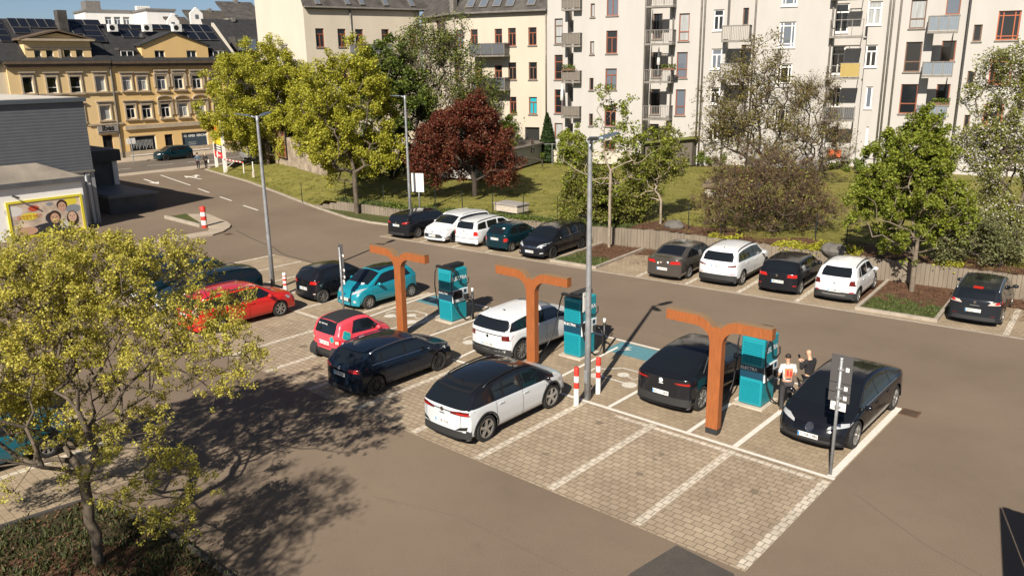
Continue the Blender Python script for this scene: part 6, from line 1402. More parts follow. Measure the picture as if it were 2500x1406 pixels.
def balcony(root, F, r, out=1.2, bars=True, panel=None, off=0.0, slab=.16, name='balcony', posts=0):
    a, b, c, d = r; m = MB(); m.fbox(F, a, b-slab, c, b, off+.002, off+out); w = m.build(name, M_GUT if panel is None else M_GUT, root)
    m = MB(); tp = d
    m.fbox(F, a, tp-.05, c, tp, off+out-.05, off+out); m.fbox(F, a, tp-.05, a+.05, tp, off, off+out-.05); m.fbox(F, c-.05, tp-.05, c, tp, off, off+out-.05)
    n = 3
    for i in range(n+1): u = a+.001+(c-a-.05)*i/n; m.fbox(F, u, b, u+.05, tp-.05, off+out-.05, off+out)
    if bars:
        k = int((c-a)/.13)
        for i in range(k): u = a+(c-a)*(i+.5)/k; m.fbox(F, u, b+.08, u+.035, tp-.05, off+out-.04, off+out-.01)
        for u in (a+.005, c-.04):
            for i in range(int(out/.14)): o = off+.05+i*.14; m.fbox(F, u, b+.08, u+.035, tp-.05, o, o+.035)
    m.build('railing', M_GUT, w)
    if panel:
        m = MB(); m.fbox(F, a+.03, b+.06, c-.03, tp-.06, off+out-.075, off+out-.055); m.fbox(F, a+.06, b+.06, a+.08, tp-.06, off, off+out-.08); m.fbox(F, c-.08, b+.06, c-.06, tp-.06, off, off+out-.08); m.build('panel', panel, w)
    return w
def downpipe(root, F, x, y0, y1, off=.02):
    u = F.sz(x, (y0+y1)/2)[0]; zb = F.sz(x, y1)[1]; zt_ = F.sz(x, y0)[1]
    m = MB(); m.tube([F.pt(u, zb, off+.08), F.pt(u, zt_, off+.08)], .07, 8); m.build('downpipe', M_GUT, root, True)
# ---------------- pale apartment house on the left of the white row
WA = R_(17.25); G0 = P(1340, 390, 1.0); FW = Facade(G0, WA)
s1109 = FW.sz(1109, 150)[0]; s1337 = FW.sz(1337, 150)[0]; zE = FW.sz(1220, 29)[1]
root = empty('apartment_house', (0, 0, 0), 0, 'cream plaster apartment house with slate roof and an angled wing behind the trees', 'building')
m = MB()
wins = [(1240.5, 69, 1259.5, 113), (1290, 67.5, 1310, 111.5), (1241, 153, 1260.5, 195), (1291, 152.5, 1311, 195), (1244.5, 237, 1261, 278.5), (1291.5, 237.5, 1311, 279.5), (1149.5, 72.6, 1166.5, 120), (1208, 71, 1226, 119), (1114, 74, 1131, 116), (1116, 156, 1133, 197), (1116, 240, 1133, 280), (1160, 160, 1178, 205), (1208, 160, 1226, 205), (1160, 240, 1178, 284)]
hol = [FW.rect(*w) for w in wins]; gar = FW.rect(1282, 311, 1317, 331); gar = (gar[0], 1.0, gar[2], gar[3])
wall_with_holes(m, FW, s1109, .8, s1337, zE, hol+[gar])
# angled wing: corner at 1109, receding to the corner at 745
C1 = FW.pt(s1109, 0); S2A = R_(76); d2 = Vector((math.cos(S2A), math.sin(S2A), 0))
# find where the wing corner (px 745) lies: wing runs from C1 backwards along -d2 until it meets the view line
def on_line(o, d, px, py):
    r_ = ray(px, py); den = r_.x*d.y-r_.y*d.x; t = (o.x*d.y-o.y*d.x)/den; q = r_*t; return Vector((q.x, q.y, 0))
C1030 = at_depth(1031, 200, 84.5); C1030.z = 0; S3 = Facade(C1, math.atan2(C1.y-C1030.y, C1.x-C1030.x))
zE2 = FS2_ = None
FS2 = Facade(C1030, S2A); C745 = on_line(C1030, FS2.d, 745, 90); zE2 = Facade(C745, R_(28)).sz(745, 16)[1]; zE3 = zE
u30 = S3.sz(1031, 100)[0]; w3 = S3.rect(1064, 49, 1086, 75); w3b = S3.rect(1067, 120, 1087, 155)
wall_with_holes(m, S3, min(0, u30), .8, max(0, u30), zE, [w3, w3b])
u745 = (C745-FS2.o).dot(FS2.d); win2 = [(771, 70, 792, 115.6), (825, 71, 845, 115), (868, 72, 887.5, 115), (932, 72, 950.5, 115), (999.5, 72.6, 1017, 116), (775, 160, 796, 205), (830, 160, 850, 205)]
h2 = [FS2.rect(*w) for w in win2]; wall_with_holes(m, FS2, min(0, u745), .8, max(0, u745), zE2, h2)
# sunlit gable wall from 745 to 630
GA = Facade(C745, R_(28)); C630 = on_line(C745, GA.d, 629, 90); ug = (C630-GA.o).dot(GA.d)
m.build('wall', P_CREAM, root, fix=False)
g = MB(); ridge = zE+9.0; a_, b_ = min(0, ug), max(0, ug); zin = GA.sz(728, 0)[1]
uc = 0; uf = ug; 
V_ = [GA.pt(uc, .8), GA.pt(uf, .8), GA.pt(uf, zE2+11), GA.pt(uc+(uf-uc)*.55, zE2+11), GA.pt(uc, zE2-.1)]; back = [v-GA.n*.35 for v in V_]
g.add(V_+back, [(0, 1, 2, 3, 4), (9, 8, 7, 6, 5)]+[(i, (i+1) % 5, 5+(i+1) % 5, 5+i) for i in range(5)]); g.build('gable_wall', P_GABLE, root)
def roof_strip(F, ua, ub, ze, up_=6.5, back_=6.0, over=.35, name='roof'):
    r_ = MB(); q = [F.pt(ua, ze-.05, over), F.pt(ub, ze-.05, over), F.pt(ub, ze+up_, -back_), F.pt(ua, ze+up_, -back_)]; lo = [v-Vector((0, 0, .18)) for v in q]
    r_.hexa(lo+q); ro = r_.build(name, M_SLATE, root)
    r_ = MB(); r_.tube([F.pt(ua, ze-.06, over+.06), F.pt(ub, ze-.06, over+.06)], .09, 6); r_.build('gutter', M_GUT, ro)
    return ro
r1 = roof_strip(FW, s1109, s1337, zE); r2 = roof_strip(S3, min(0, u30), max(0, u30), zE); r3 = roof_strip(FS2, min(-3.5, u745), max(3.5*(u745 < 0), u745), zE2)
def skylight(F, ro, px, py, w=.8, l=1.2, slope=6.5/6.35):
    # on the roof plane through the eave
    sl = math.atan(slope); n = F.n*math.sin(sl)+Vector((0, 0, 1))*math.cos(sl); o = F.pt(0, (zE2 if F is FS2 else zE)-.03, .35); r_ = ray(px, py); t = (o-CAM).dot(n)/r_.dot(n); c = CAM+r_*t; up_ = (Vector((0, 0, 1))-n*n.z).normalized(); m_ = MB()
    q = [c-F.d*w/2-up_*l/2, c+F.d*w/2-up_*l/2, c+F.d*w/2+up_*l/2, c-F.d*w/2+up_*l/2]; m_.hexa([v+n*.01 for v in q]+[v+n*.14 for v in q]); so = m_.build('skylight', M_GUT, ro); m_ = MB(); q = [c+(v-c)*.8 for v in q]; m_.hexa([v+n*.13 for v in q]+[v+n*.15 for v in q]); m_.build('pane', M_GLB, so)
for px, py in ((1151, 10), (1183, 9), (1216, 7), (1248, 7), (1300, 4)): skylight(FW, r1, px, py)
for px, py in ((772, 2), (845, 3), (880, 4), (938, 6), (1002, 8)): skylight(FS2, r3, px, py, .5)
cb = Vector((0, 0, 0)); m = MB(); p_ = at_depth(1107, 12, depth_of(FW.pt(s1109, zE))-.2); m.box(p_.x-.25, p_.y-.25, zE-.2, p_.x+.25, p_.y+.25, zE+4); m.build('chimney_flue', M_GUT, root)
for i, (w, r_) in enumerate(zip(wins, hol)):
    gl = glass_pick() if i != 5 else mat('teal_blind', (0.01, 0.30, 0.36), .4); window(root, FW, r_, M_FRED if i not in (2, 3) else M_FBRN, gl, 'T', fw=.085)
for w, r_ in zip(win2, h2): window(root, FS2, r_, M_FRED, M_GLW, 'T', fw=.085)
window(root, S3, w3, M_FBRN, M_GLW, 'T'); window(root, S3, w3b, M_FBRN, M_GLW, 'T')
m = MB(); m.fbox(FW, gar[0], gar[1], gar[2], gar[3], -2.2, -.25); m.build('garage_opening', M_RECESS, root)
M_PANG = mat('balcony_panel_grey', (0.085, 0.09, 0.10), .4)
def bal(F, px, **k):
    r_ = F.shifted(k.get('out', 1.2)+k.get('off', 0)).rect(*px); F2 = F.shifted(k.get('out', 1.2)+k.get('off', 0)); A = F2.pt(r_[0], 0); B = F2.pt(r_[2], 0); u0 = (A-F.o).dot(F.d); u1 = (B-F.o).dot(F.d); return balcony(root, F, (min(u0, u1), r_[1], max(u0, u1), r_[3]), **k)
bal(FW, (1145, 106, 1231, 135), panel=M_PANG, bars=False, out=1.3); bal(FW, (1150, 190, 1232, 218), panel=M_PANG, bars=False, out=1.3)
bal(FS2, (866, 108, 960, 131), panel=M_PANG, bars=False, out=1.2); bal(FS2, (870, 190, 965, 215), panel=M_PANG, bars=False, out=1.2)
downpipe(root, FW, 1334, 28, 300); downpipe(root, FS2, 858, 22, 180); downpipe(root, FW, 1112, 33, 200)
rebase(root, FW.pt(s1337, 1.0))
# ---------------- white apartment row with bays
def house(label, xl, xr, spec_, pipes=(), bays=(), top=-60):
    global root
    root = empty('apartment_house', (0, 0, 0), 0, label, 'building')
    zt_ = 28.0; m = MB(); segs = spec_
    prev = None
    for (x0, x1, off, wl, bl) in segs:
        F = FW.shifted(off); u0 = F.sz(x0, 150)[0] if x0 > 1300 else 0; u1 = F.sz(x1, 150)[0]
        A = F.pt(u0, 0); u0b = (A-FW.o).dot(FW.d); B = F.pt(u1, 0); u1b = (B-FW.o).dot(FW.d)
        if prev is not None: u0b = prev
        prev = u1b
        hs = []
        for (x_0, y0, x_1, y1, fm, st, gl) in wl:
            r_ = F.rect(x_0, y0, x_1, y1); k = (F.o-FW.o).dot(FW.d); hs.append((r_[0]+k, r_[1], r_[2]+k, r_[3]))
        wall_with_holes(m, FW, u0b, .8, u1b, zt_, hs, off=off)
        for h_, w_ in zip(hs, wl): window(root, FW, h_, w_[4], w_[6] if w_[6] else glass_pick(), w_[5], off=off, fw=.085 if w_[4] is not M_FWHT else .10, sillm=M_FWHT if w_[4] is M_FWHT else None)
        seg_edges.append((u0b, u1b, off))
        for b_ in bl:
            px, kw = b_[:4], b_[4]; r_ = FW.shifted(off+kw.get('out', 1.1)).rect(*px); k = (FW.shifted(off).o-FW.o).dot(FW.d)
            balcony(root, FW, (r_[0], r_[1], r_[2], r_[3]), off=off, **kw)
    # side cheeks where a bay stands proud or a recess cuts in
    for (a0, a1, ao), (b0, b1, bo) in zip(seg_edges[:-1], seg_edges[1:]):
        if abs(ao-bo) > .01:
            lo, hi = min(ao, bo), max(ao, bo); u = a1; A = FW.pt(u, .8, lo); B = FW.pt(u, .8, hi); C = FW.pt(u, zt_, hi); D = FW.pt(u, zt_, lo); m.add([A, B, C, D], [(0, 1, 2, 3)])
    m.fbox(FW, seg_edges[0][0], .8, seg_edges[0][0]+.02, zt_, -.9, -.05)
    m.build('wall', m_wall, root, fix=False)
    for (x, off, y1) in pipes: 
        F = FW.shifted(off); u = F.sz(x, 150)[0]; mm = MB(); mm.tube([F.pt(u, 1.0, .1), F.pt(u, zt_, .1)], .08, 8); mm.build('downpipe', M_GUT, root, True)
    m = MB(); u0, u1 = seg_edges[0][0], seg_edges[-1][1]; m.fbox(FW, u0, zt_+.01, u1, zt_+.35, -8, 1.6); m.build('roof', M_SLATE, root)
    rebase(root, FW.pt((u0+u1)/2, 1.0)); seg_edges.clear()
seg_edges = []; m_wall = P_WHITE
RD, BR, WH = M_FRED, M_FBRN, M_FWHT
GB_ = dict(bars=True, out=1.15, panel=mat('balcony_panel_brown', (.15, .125, .10), .6)); GB2 = dict(bars=True, out=1.25)
house('white apartment house with red-brown windows and brown balconies, left in the white row', 1337, 1712, [
  (1337, 1386, 0, [(1354, 46, 1374, 108, BR, 'D', None), (1354, 134.5, 1374, 195, RD, 'D', None), (1354, 219, 1374, 277, RD, 'D', None), (1354, 301, 1373.5, 335, RD, '1', M_GLC)], [(1370.5, -2, 1416, 22, GB_), (1370.5, 81, 1416, 111, GB_), (1370.5, 173, 1415, 199, GB_), (1370, 260, 1414, 285, GB_)]),
  (1386, 1415, -1.1, [(1403, 42, 1415, 100, BR, '1', M_GLW), (1403, 134, 1415, 192, BR, '1', M_GLW), (1402, 218, 1414, 276, BR, '1', M_GLW), (1400, 300, 1413, 350, BR, '1', M_GLW)], []),
  (1415, 1571, .55, [(1442, 9.5, 1452, 42.7, BR, '1', M_GLC), (1440.5, 101.6, 1450.5, 133.5, BR, '1', M_GLC), (1439, 191, 1449, 221, BR, '1', M_GLW), (1438, 278, 1447.5, 308, BR, '1', M_GLW), (1481.6, -20, 1509.4, 39, RD, 'T', M_GLB), (1480, 75.6, 1507, 131.5, RD, 'T', M_GLW), (1478, 168, 1505.5, 220, RD, 'T', M_GLB), (1476, 257.5, 1503.5, 309, RD, 'T', M_GLW), (1475, 343, 1502, 367, RD, '2', M_GLW)], []),
  (1571, 1640, -1.3, [(1594, 34, 1617, 96, BR, '1', M_GLW), (1591.5, 128, 1614.5, 190, BR, '1', M_GLW), (1588, 218, 1611, 280, BR, '1', M_GLW), (1585, 303, 1608, 350, BR, '1', M_GLW)], []),
  (1640, 1712, 0, [(1657.7, 33.5, 1683, 101, RD, 'L', M_GLC), (1652, 128, 1678, 191, RD, 'L', M_GLB), (1649, 219, 1673, 282, RD, 'L', M_GLB)], [(1577, -12, 1644, 14, GB2), (1575, 73, 1642, 106, GB2), (1572, 170, 1638, 199, GB2), (1569, 259, 1634, 290, GB2)])],
  pipes=((1574, .55, 0), (1641, 0, 0), (1708, 0, 0)))
m_wall = P_WHITE
G3_ = dict(bars=True, out=1.2, panel=mat('balcony_panel_pale', (.36, .34, .31), .6)); G4_ = dict(bars=False, out=1.3)
GYL = dict(bars=False, out=1.3); GDK = dict(bars=True, out=1.3, panel=mat('balcony_panel_dark', (.05, .055, .065), .6))
house('white apartment house with white-framed windows behind the budding trees, middle of the white row', 1712, 2166, [
  (1712, 1770, 0, [(1742, 24, 1767, 75, WH, 'X', None), (1736.6, 119.5, 1762, 169, WH, 'X', None), (1733.6, 214, 1757, 254, WH, 'X', None), (1728.5, 304, 1752.5, 344, WH, 'X', None)], []),
  (1770, 1840, -1.2, [(1814, 20, 1828, 62, BR, '1', M_GLW), (1809, 110, 1822, 160, BR, '1', M_GLW), (1804, 200, 1816, 255, BR, '1', M_GLW)], []),
  (1840, 2030, .5, [(1908.7, -12, 1947, 15, WH, 'G', M_GLB), (1902, 54, 1941.6, 116.5, WH, 'G', M_GLB), (1896, 156, 1932.6, 210.6, WH, 'G', M_GLW), (1890, 260, 1924, 311, WH, 'G', M_GLW)], [(1761.5, 62, 1830, 98, dict(G3_, off_fix=1)), (1757, 155, 1822, 190, G3_), (1752, 249, 1816, 282, G3_)] if False else []),
  (2030, 2112, -1.2, [(2038, 9, 2072, 80, WH, 'T', M_GLW), (2030, 112, 2062, 182, WH, 'T', M_GLW), (2030, 212, 2052, 263, WH, 'T', M_GLW), (2031, 309, 2045, 372, BR, '1', M_GLW)], []),
  (2112, 2166, 0, [(2118, 3.6, 2153, 61, WH, 'X', M_GLC), (2113, 110, 2141, 164, WH, 'X', M_GLW), (2113, 212, 2129, 265, WH, '1', M_GLB), (2113, 310, 2119, 360, WH, '1', M_GLW)], [(1761.5, 62, 1830, 98, G3_), (1757, 155, 1822, 190, G3_), (1752, 249, 1816, 282, G3_), (2026, 48, 2108, 88, G4_), (2017, 160, 2098, 190, GYL), (2008, 262, 2086, 292, GDK), (2002, 360, 2074, 388, G3_), (2030, -46, 2112, -6, G4_)])],
  pipes=((1716, 0, 0), (1838, .5, 0), (2024, .5, 0), (2160, 0, 0)))
GBL = dict(bars=True, out=1.15, panel=mat('balcony_panel_blue', (.15, .20, .255), .5))
house('white apartment house with blue-grey balconies and orange-brown windows, right in the white row', 2166, 2600, [
  (2166, 2272, 0, [(2222.5, 0, 2261, 70, BR, 'L', M_GLC), (2209, 103, 2249, 176, BR, 'L', M_GLW), (2197, 206, 2239, 278, RD, 'L', M_GLW), (2191, 308, 2215, 350, BR, '1', M_GLB)], []),
  (2272, 2350, -1.1, [(2312, -30, 2347, 36, RD, '1', M_GLB), (2298, 100, 2333, 149, RD, '1', M_GLW), (2285, 206, 2318, 257, RD, '1', M_GLW)], []),
  (2350, 2600, .5, [(2376, 61, 2397, 101.6, BR, '1', M_GLW), (2361, 174, 2381, 210.6, BR, '1', M_GLW), (2353, 281, 2367, 317, BR, '1', M_GLW), (2434.6, 27, 2490, 98.6, mat('frame_orange', (.34, .085, .03), .5), 'G', M_GLW), (2416, 140, 2470, 208, mat('frame_orange', (1, 1, 1)), 'G', M_GLW), (2400, 254, 2448, 314, mat('frame_orange', (1, 1, 1)), 'G', M_GLW)], [(2266.7, 38, 2342, 76, GBL), (2252.4, 151, 2327, 184, GBL), (2238, 258, 2312, 289, GBL)])],
  pipes=((2186, 0, 0), (2168, 0, 0)))
# ---------------- yellow houses across the street
FY = Facade((-93.0, 39.2), R_(88.6))
def yrect(*a): return FY.rect(*a)
uS = FY.sz(290, 300)[0]; u20 = FY.sz(21, 200)[0]; uR = FY.sz(556, 250)[0]+1.0; zEL = FY.sz(150, 156)[1]; zER = FY.sz(400, 155)[1]
M_PV = mat('solar_panel', (0.010, 0.012, 0.018), .15, coat=.3); M_PVF = mat('panel_frame', (.33, .31, .28), .4, metal=.5)
def yellow_house(label, ua, ub, ze, wl, wallm, name='yellow_house'):
    global root
    root = empty(name, (0, 0, 0), 0, label, 'building'); m = MB(); hs = [yrect(*w[:4]) for w in wl]; wall_with_holes(m, FY, ua, .1, ub, ze, hs, dep=.2)
    m.fbox(FY, ua, .1, ua+.02, ze, -11, -.01); m.fbox(FY, ub-.02, .1, ub, ze, -11, -.01); m.build('wall', wallm, root, fix=False)
    m = MB(); m.fbox(FY, ua, .1, ub, .75, .004, .05); m.build('plinth', M_STONE, root)
    return hs
def surround(r, style, parent):
    a, b, c, d = r; m = MB(); m.fbox(FY, a-.16, b-.05, a-.002, d+.16, .003, .10); m.fbox(FY, c+.002, b-.05, c+.16, d+.16, .003, .10); m.fbox(FY, a-.002, d+.002, c+.002, d+.16, .003, .098)
    m.fbox(FY, a-.24, b-.20, c+.24, b-.06, .003, .20)
    if style in 'hc': m.fbox(FY, a-.30, d+.38, c+.30, d+.50, .003, .22); m.fbox(FY, a-.2, d+.162, c+.2, d+.378, .003, .09)
    if style == 'k': m.fbox(FY, a-.30, d+.50, c+.30, d+.66, .003, .26); m.fbox(FY, a-.26, d+.162, c+.26, d+.498, .003, .15); m.fbox(FY, a-.36, b+.3, a-.18, d+.16, .003, .15); m.fbox(FY, c+.18, b+.3, c+.36, d+.16, .003, .15)
    if style == 'a':
        m.fbox(FY, a-.30, d+.30, c+.30, d+.40, .003, .22); n = 8; w = (c-a)/2+.34; um = (a+c)/2
        for i in range(n):
            t0, t1 = math.pi*i/n, math.pi*(i+1)/n; u0, u1 = um+w*math.cos(t0), um+w*math.cos(t1); z0, z1 = d+.40+.42*math.sin(t0), d+.40+.42*math.sin(t1)
            q = [FY.pt(u0, z0, .003), FY.pt(u1, z1, .003), FY.pt(u1, z1+.14, .003), FY.pt(u0, z0+.14, .003)]; q2 = [v+FY.n*.24 for v in q]; m.hexa(q+q2)
        m.fbox(FY, a-.36, b+.3, a-.18, d+.16, .003, .15); m.fbox(FY, c+.18, b+.3, c+.36, d+.16, .003, .15)
    m.build('surround', M_STONE, parent)
L1 = [(56, 188, 81, 228), (115, 188, 140, 228), (172, 187, 198, 227), (233, 186, 257, 223), (244, 258, 270, 293), (180, 262, 205, 298), (252, 330, 277, 372)]
hs = yellow_house('pale yellow corner house with a triangular pediment, left part behind the store', u20, uS, zEL, L1, P_YEL)
for i, (r, w) in enumerate(zip(hs, L1)):
    if i == 6: window(root, FY, r, M_FBRN, M_GLW, '1', sill=False); continue
    wo = window(root, FY, r, M_FWHT, M_GLC if i in (3, 4) else M_GLW, 'L' if i in (1, 2) else '1', sill=False); surround(r, 'h', wo)
def band(y, xa, xb, h=.22, o=.16, mt=None, name='string_course'):
    ua = FY.sz(xa, y)[0]; ub = FY.sz(xb, y)[0]; z = FY.sz((xa+xb)/2, y)[1]; m = MB(); m.fbox(FY, ua, z-h/2, ub, z+h/2, .003, o); m.build(name, mt or M_STONE, root)
band(229, 30, 290, .16); band(303.5, 215, 300, .2)
m = MB(); m.fbox(FY, u20-.3, zEL-.02, uS-.1, zEL+.26, .003, .5); m.fbox(FY, u20-.2, zEL-.36, uS-.1, zEL-.021, .003, .35); m.build('cornice', M_CORN, root)
def slope_roof(ua, ub, z0, z1, run, off=.42, mt=None, name='roof'):
    m = MB(); q = [FY.pt(ua, z0, off), FY.pt(ub, z0, off), FY.pt(ub, z1, off-run), FY.pt(ua, z1, off-run)]; m.hexa([v-Vector((0, 0, .2)) for v in q]+q); m.fbox(FY, ua, z0-.3, ub, z1-.3, off-run-1, off-run-.6); return m.build(name, mt or M_ROOFD, root)
RUN = 5.2
def roof_pt(u, t, z0, z1, off=.5): return FY.pt(u, z0+(z1-z0)*t, off-RUN*t)
def uv_on_roof(px, py, z0, z1, off=.5):
    o = FY.pt(0, z0, off); e = (roof_pt(0, 1, z0, z1)-roof_pt(0, 0, z0, z1)).normalized(); n = FY.d.cross(e).normalized(); r_ = ray(px, py); t = (o-CAM).dot(n)/r_.dot(n); q = CAM+r_*t; return (q-o).dot(FY.d), (q-o).dot(e)/(roof_pt(0, 1, z0, z1)-roof_pt(0, 0, z0, z1)).length
def solar(ro, px0, py0, px1, py1, nx, ny, z0, z1, flat=False):
    u0, t0 = uv_on_roof(px0, py1, z0, z1); u1, t1 = uv_on_roof(px1, py1, z0, z1); _, tt = uv_on_roof((px0+px1)/2, py0, z0, z1); t0 = (t0+t1)/2
    e = (roof_pt(0, 1, z0, z1)-roof_pt(0, 0, z0, z1)).normalized(); n = FY.d.cross(e).normalized()
    if n.z < 0: n = -n
    for i in range(nx):
        for j in range(ny):
            ua, ub = u0+(u1-u0)*i/nx+.02, u0+(u1-u0)*(i+1)/nx-.02; ta, tb = t0+(tt-t0)*j/ny+.004, t0+(tt-t0)*(j+1)/ny-.004
            q = [roof_pt(ua, ta, z0, z1), roof_pt(ub, ta, z0, z1), roof_pt(ub, tb, z0, z1), roof_pt(ua, tb, z0, z1)]; c = sum(q, Vector())/4
            m = MB(); m.hexa([v+n*.06 for v in q]+[v+n*.11 for v in q]); so = m.build('solar_panel', M_PVF, ro); m = MB(); qq = [c+(v-c)*.965 for v in q]; m.hexa([v+n*.10 for v in qq]+[v+n*.115 for v in qq]); m.build('cells', M_PV, so)
# roof of the left house: ridge seen at y ~ 48
zRL = zEL+5.2*1.0
for _ in range(30):
    p = proj(roof_pt((u20+uS)/2, 1, zEL+.3, zRL)); zRL += (p[1]-48)*.03
ro = slope_roof(u20-.4, uS+.02, zEL+.3, zRL, RUN); zl0 = zEL+.3
solar(ro, 2, 46, 32, 104, 1, 4, zl0, zRL); solar(ro, 28, 48, 140, 70, 5, 1, zl0, zRL); solar(ro, 36, 70, 80, 84, 1, 1, zl0, zRL); solar(ro, 168, 50, 248, 64, 2, 1, zl0, zRL); solar(ro, 150, 64, 212, 86, 2, 1, zl0, zRL); solar(ro, 214, 64, 262, 104, 1, 3, zl0, zRL)
m = MB(); a = FY.shifted(-3.5); r_ = a.rect(137, 26, 160, 62); m.fbox(a, r_[0], r_[1]-1, r_[2], r_[3], -.5, .5); m.build('chimney', M_SLATE, root)
# pediment gable
r_ = yrect(62, 100, 222, 151); um = (r_[0]+r_[2])/2; zb = zEL+.325; hz = yrect(62, 98, 222, 151)[3]
dw = [yrect(84, 122, 101, 146), yrect(113, 122, 131, 146), yrect(156, 121, 174, 146), yrect(186, 121, 204, 146)]
m = MB(); wall_with_holes(m, FY, r_[0], zb, r_[2], hz, dw, dep=.18, off=.02); m.fbox(FY, r_[0], zb, r_[0]+.15, hz, -3.5, -.2); m.fbox(FY, r_[2]-.15, zb, r_[2], hz, -3.5, -.2)
pk = FY.sz(142, 73)[1]; V_ = [FY.pt(r_[0]-.1, hz+.02, .03), FY.pt(r_[2]+.1, hz+.02, .03), FY.pt(um, pk-.35, .03)]; m.add(V_, [(0, 1, 2)]); m.build('gable', P_YEL, root, fix=False)
for w in dw: window(root, FY, w, M_FWHT, M_GLW, '1', off=.02, fw=.06)
m = MB(); m.fbox(FY, r_[0]-.35, hz-.12, r_[2]+.35, hz+.1, .035, .5); m.fbox(FY, r_[0]-.05, hz-.9, r_[2]+.05, hz-.78, .022, .12); m.fbox(FY, um-.14, zb, um+.14, hz-.95, .022, .12); m.build('gable_cornice', M_STONE, root)
for sg_ in (-1, 1):
    ue = r_[0]-.5 if sg_ < 0 else r_[2]+.5; m = MB(); A = [FY.pt(ue, hz+.1, .5), FY.pt(um, pk, .5), FY.pt(um, pk, -3.8), FY.pt(ue, hz+.1, -3.8)]; m.hexa([v-Vector((0, 0, .16)) for v in A]+A); m.build('gable_roof', M_CORN, root)
# shop sign lettered ibes
r_ = yrect(237, 307, 287, 325.5); m = MB(); m.fbox(FY, r_[0], r_[1], r_[2], r_[3], .003, .25); so = m.build('sign_board', mat('sign_grey', (.24, .22, .20), .6), root)
xd = FY.d if FY.d.cross(Vector((0, 0, 1))).dot(FY.n) > 0 else -FY.d
text_on('lettering', 'ibes', .82, M_SEAM, FY.pt((r_[0]+r_[2])/2, (r_[1]+r_[3])/2+.14, .255), xd, (0, 0, 1), so, bold=.035); m = MB(); m.fbox(FY, (r_[0]+r_[2])/2-1.0, r_[1]+.08, (r_[0]+r_[2])/2+1.0, r_[1]+.17, .252, .262); m.build('underline', M_SEAM, so)
mm = MB(); mm.tube([FY.pt(uS-.15, .1, .12), FY.pt(uS-.15, zEL, .12)], .08, 6); mm.build('downpipe', M_GUT, root)
rebase(root, FY.pt((u20+uS)/2, .1))
# right yellow house
R1 = [(299, 187, 321, 221), (336, 187, 359, 221), (383, 185, 406, 220), (425, 184, 448, 218), (469, 184, 492, 217), (511, 183, 533, 216)]
R2 = [(308, 256, 331, 290), (347, 256, 370, 289), (393, 253, 416, 287), (436, 252, 459, 285), (479, 250, 502, 283), (522, 250, 545, 281)]
R3 = [(317, 331, 383, 377), (403, 328, 423, 357), (445, 322, 509, 365)]
hs = yellow_house('warm yellow house with stone window surrounds and two shop windows', uS+.02, uR, zER, R1+R2+R3, P_YEL2)
for i, r in enumerate(hs[:12]): wo = window(root, FY, r, M_FWHT, glass_pick() if i % 5 else M_GLC, 'T', sill=False, fw=.10); surround(r, ('h' if i in (0, 1, 5) else 'k') if i < 6 else ('h' if i in (6, 7, 11) else 'a'), wo)
M_SHOP = mat('shop_glass_blue', (.05, .07, .09), .12, spec=.7)
for k, i in enumerate((12, 14)):
    wo = window(root, FY, hs[i], M_FWHT, M_GLW if k == 0 else M_SHOP, '1', sill=True, fw=.10, sillm=M_FWHT); wo.name = 'shop_window'; a, b, c, d = hs[i]
    if k == 1: text_on('lettering', 'MCO  GRES  SERCAMP', .36, M_WHITE, FY.pt((a+c)/2, d-.45, -.15), xd, (0, 0, 1), wo, bold=.01)
    mm = MB()
    if k == 0:
        for j in range(16): u = a+.3+(c-a-.6)*j/16; mm.fbox(FY, u, b+.5+.6*((j*7) % 5)/5, u+.06, d-.5, -.158, -.15)
    else:
        for j in range(3): mm.fbox(FY, a+.8, d-1.25-j*.22, c-1.5, d-1.17-j*.22, -.158, -.15)
    mm.build('window_lettering' if k else 'blind_strips', M_GLC, wo)
wo = window(root, FY, hs[13], M_FBRN, M_GLW, '1', sill=False); wo.name = 'door'
band(305, 303, 545, .45, .22)
m = MB(); m.fbox(FY, uS+.05, zER-.02, uR, zER+.26, .003, .5); m.fbox(FY, uS+.05, zER-.36, uR, zER-.021, .003, .35); m.build('cornice', M_CORN, root)
zRR = zER+5.0; zr0 = zER+.3
for _ in range(30):
    p = proj(roof_pt((uS+uR)/2, 1, zr0, zRR)); zRR += (p[1]-62)*.03
ro = slope_roof(uS+.03, uR+.6, zr0, zRR, RUN)
solar(ro, 300, 75, 352, 94, 2, 1, zr0, zRR); solar(ro, 288, 62, 352, 73, 2, 1, zr0, zRR); solar(ro, 372, 62, 420, 74, 2, 1, zr0, zRR); solar(ro, 442, 62, 470, 74, 1, 1, zr0, zRR); solar(ro, 465, 62, 535, 100, 3, 2, zr0, zRR)
for px in (276, 360, 432):
    A = FY.shifted(-3.1); r_ = A.rect(px-12, 60, px+9, 78); m = MB(); m.fbox(A, r_[0], r_[1], r_[2], r_[3], -.3, .3); ac = m.build('air_conditioner', M_WHT, root); m = MB(); uc = (r_[0]+r_[2])/2-.15; zc = (r_[1]+r_[3])/2; pts = [A.pt(uc+.3*math.cos(q*.5236), zc+.3*math.sin(q*.5236), .305) for q in range(12)]; m.add(pts, [tuple(range(12))]); m.build('fan_grille', M_SEAM, ac)
gl_ = yrect(348, 108, 508, 149); zg = zr0-.02; sh = FY.sz(350, 110)[1]; pk = FY.sz(423, 80)[1]; um = FY.sz(423, 110)[0]
gw = [yrect(378, 124, 403, 146), yrect(456, 124, 480, 146)]; m = MB(); wall_with_holes(m, FY, gl_[0], zER+.325, gl_[2], sh, gw, dep=.18, off=.02)
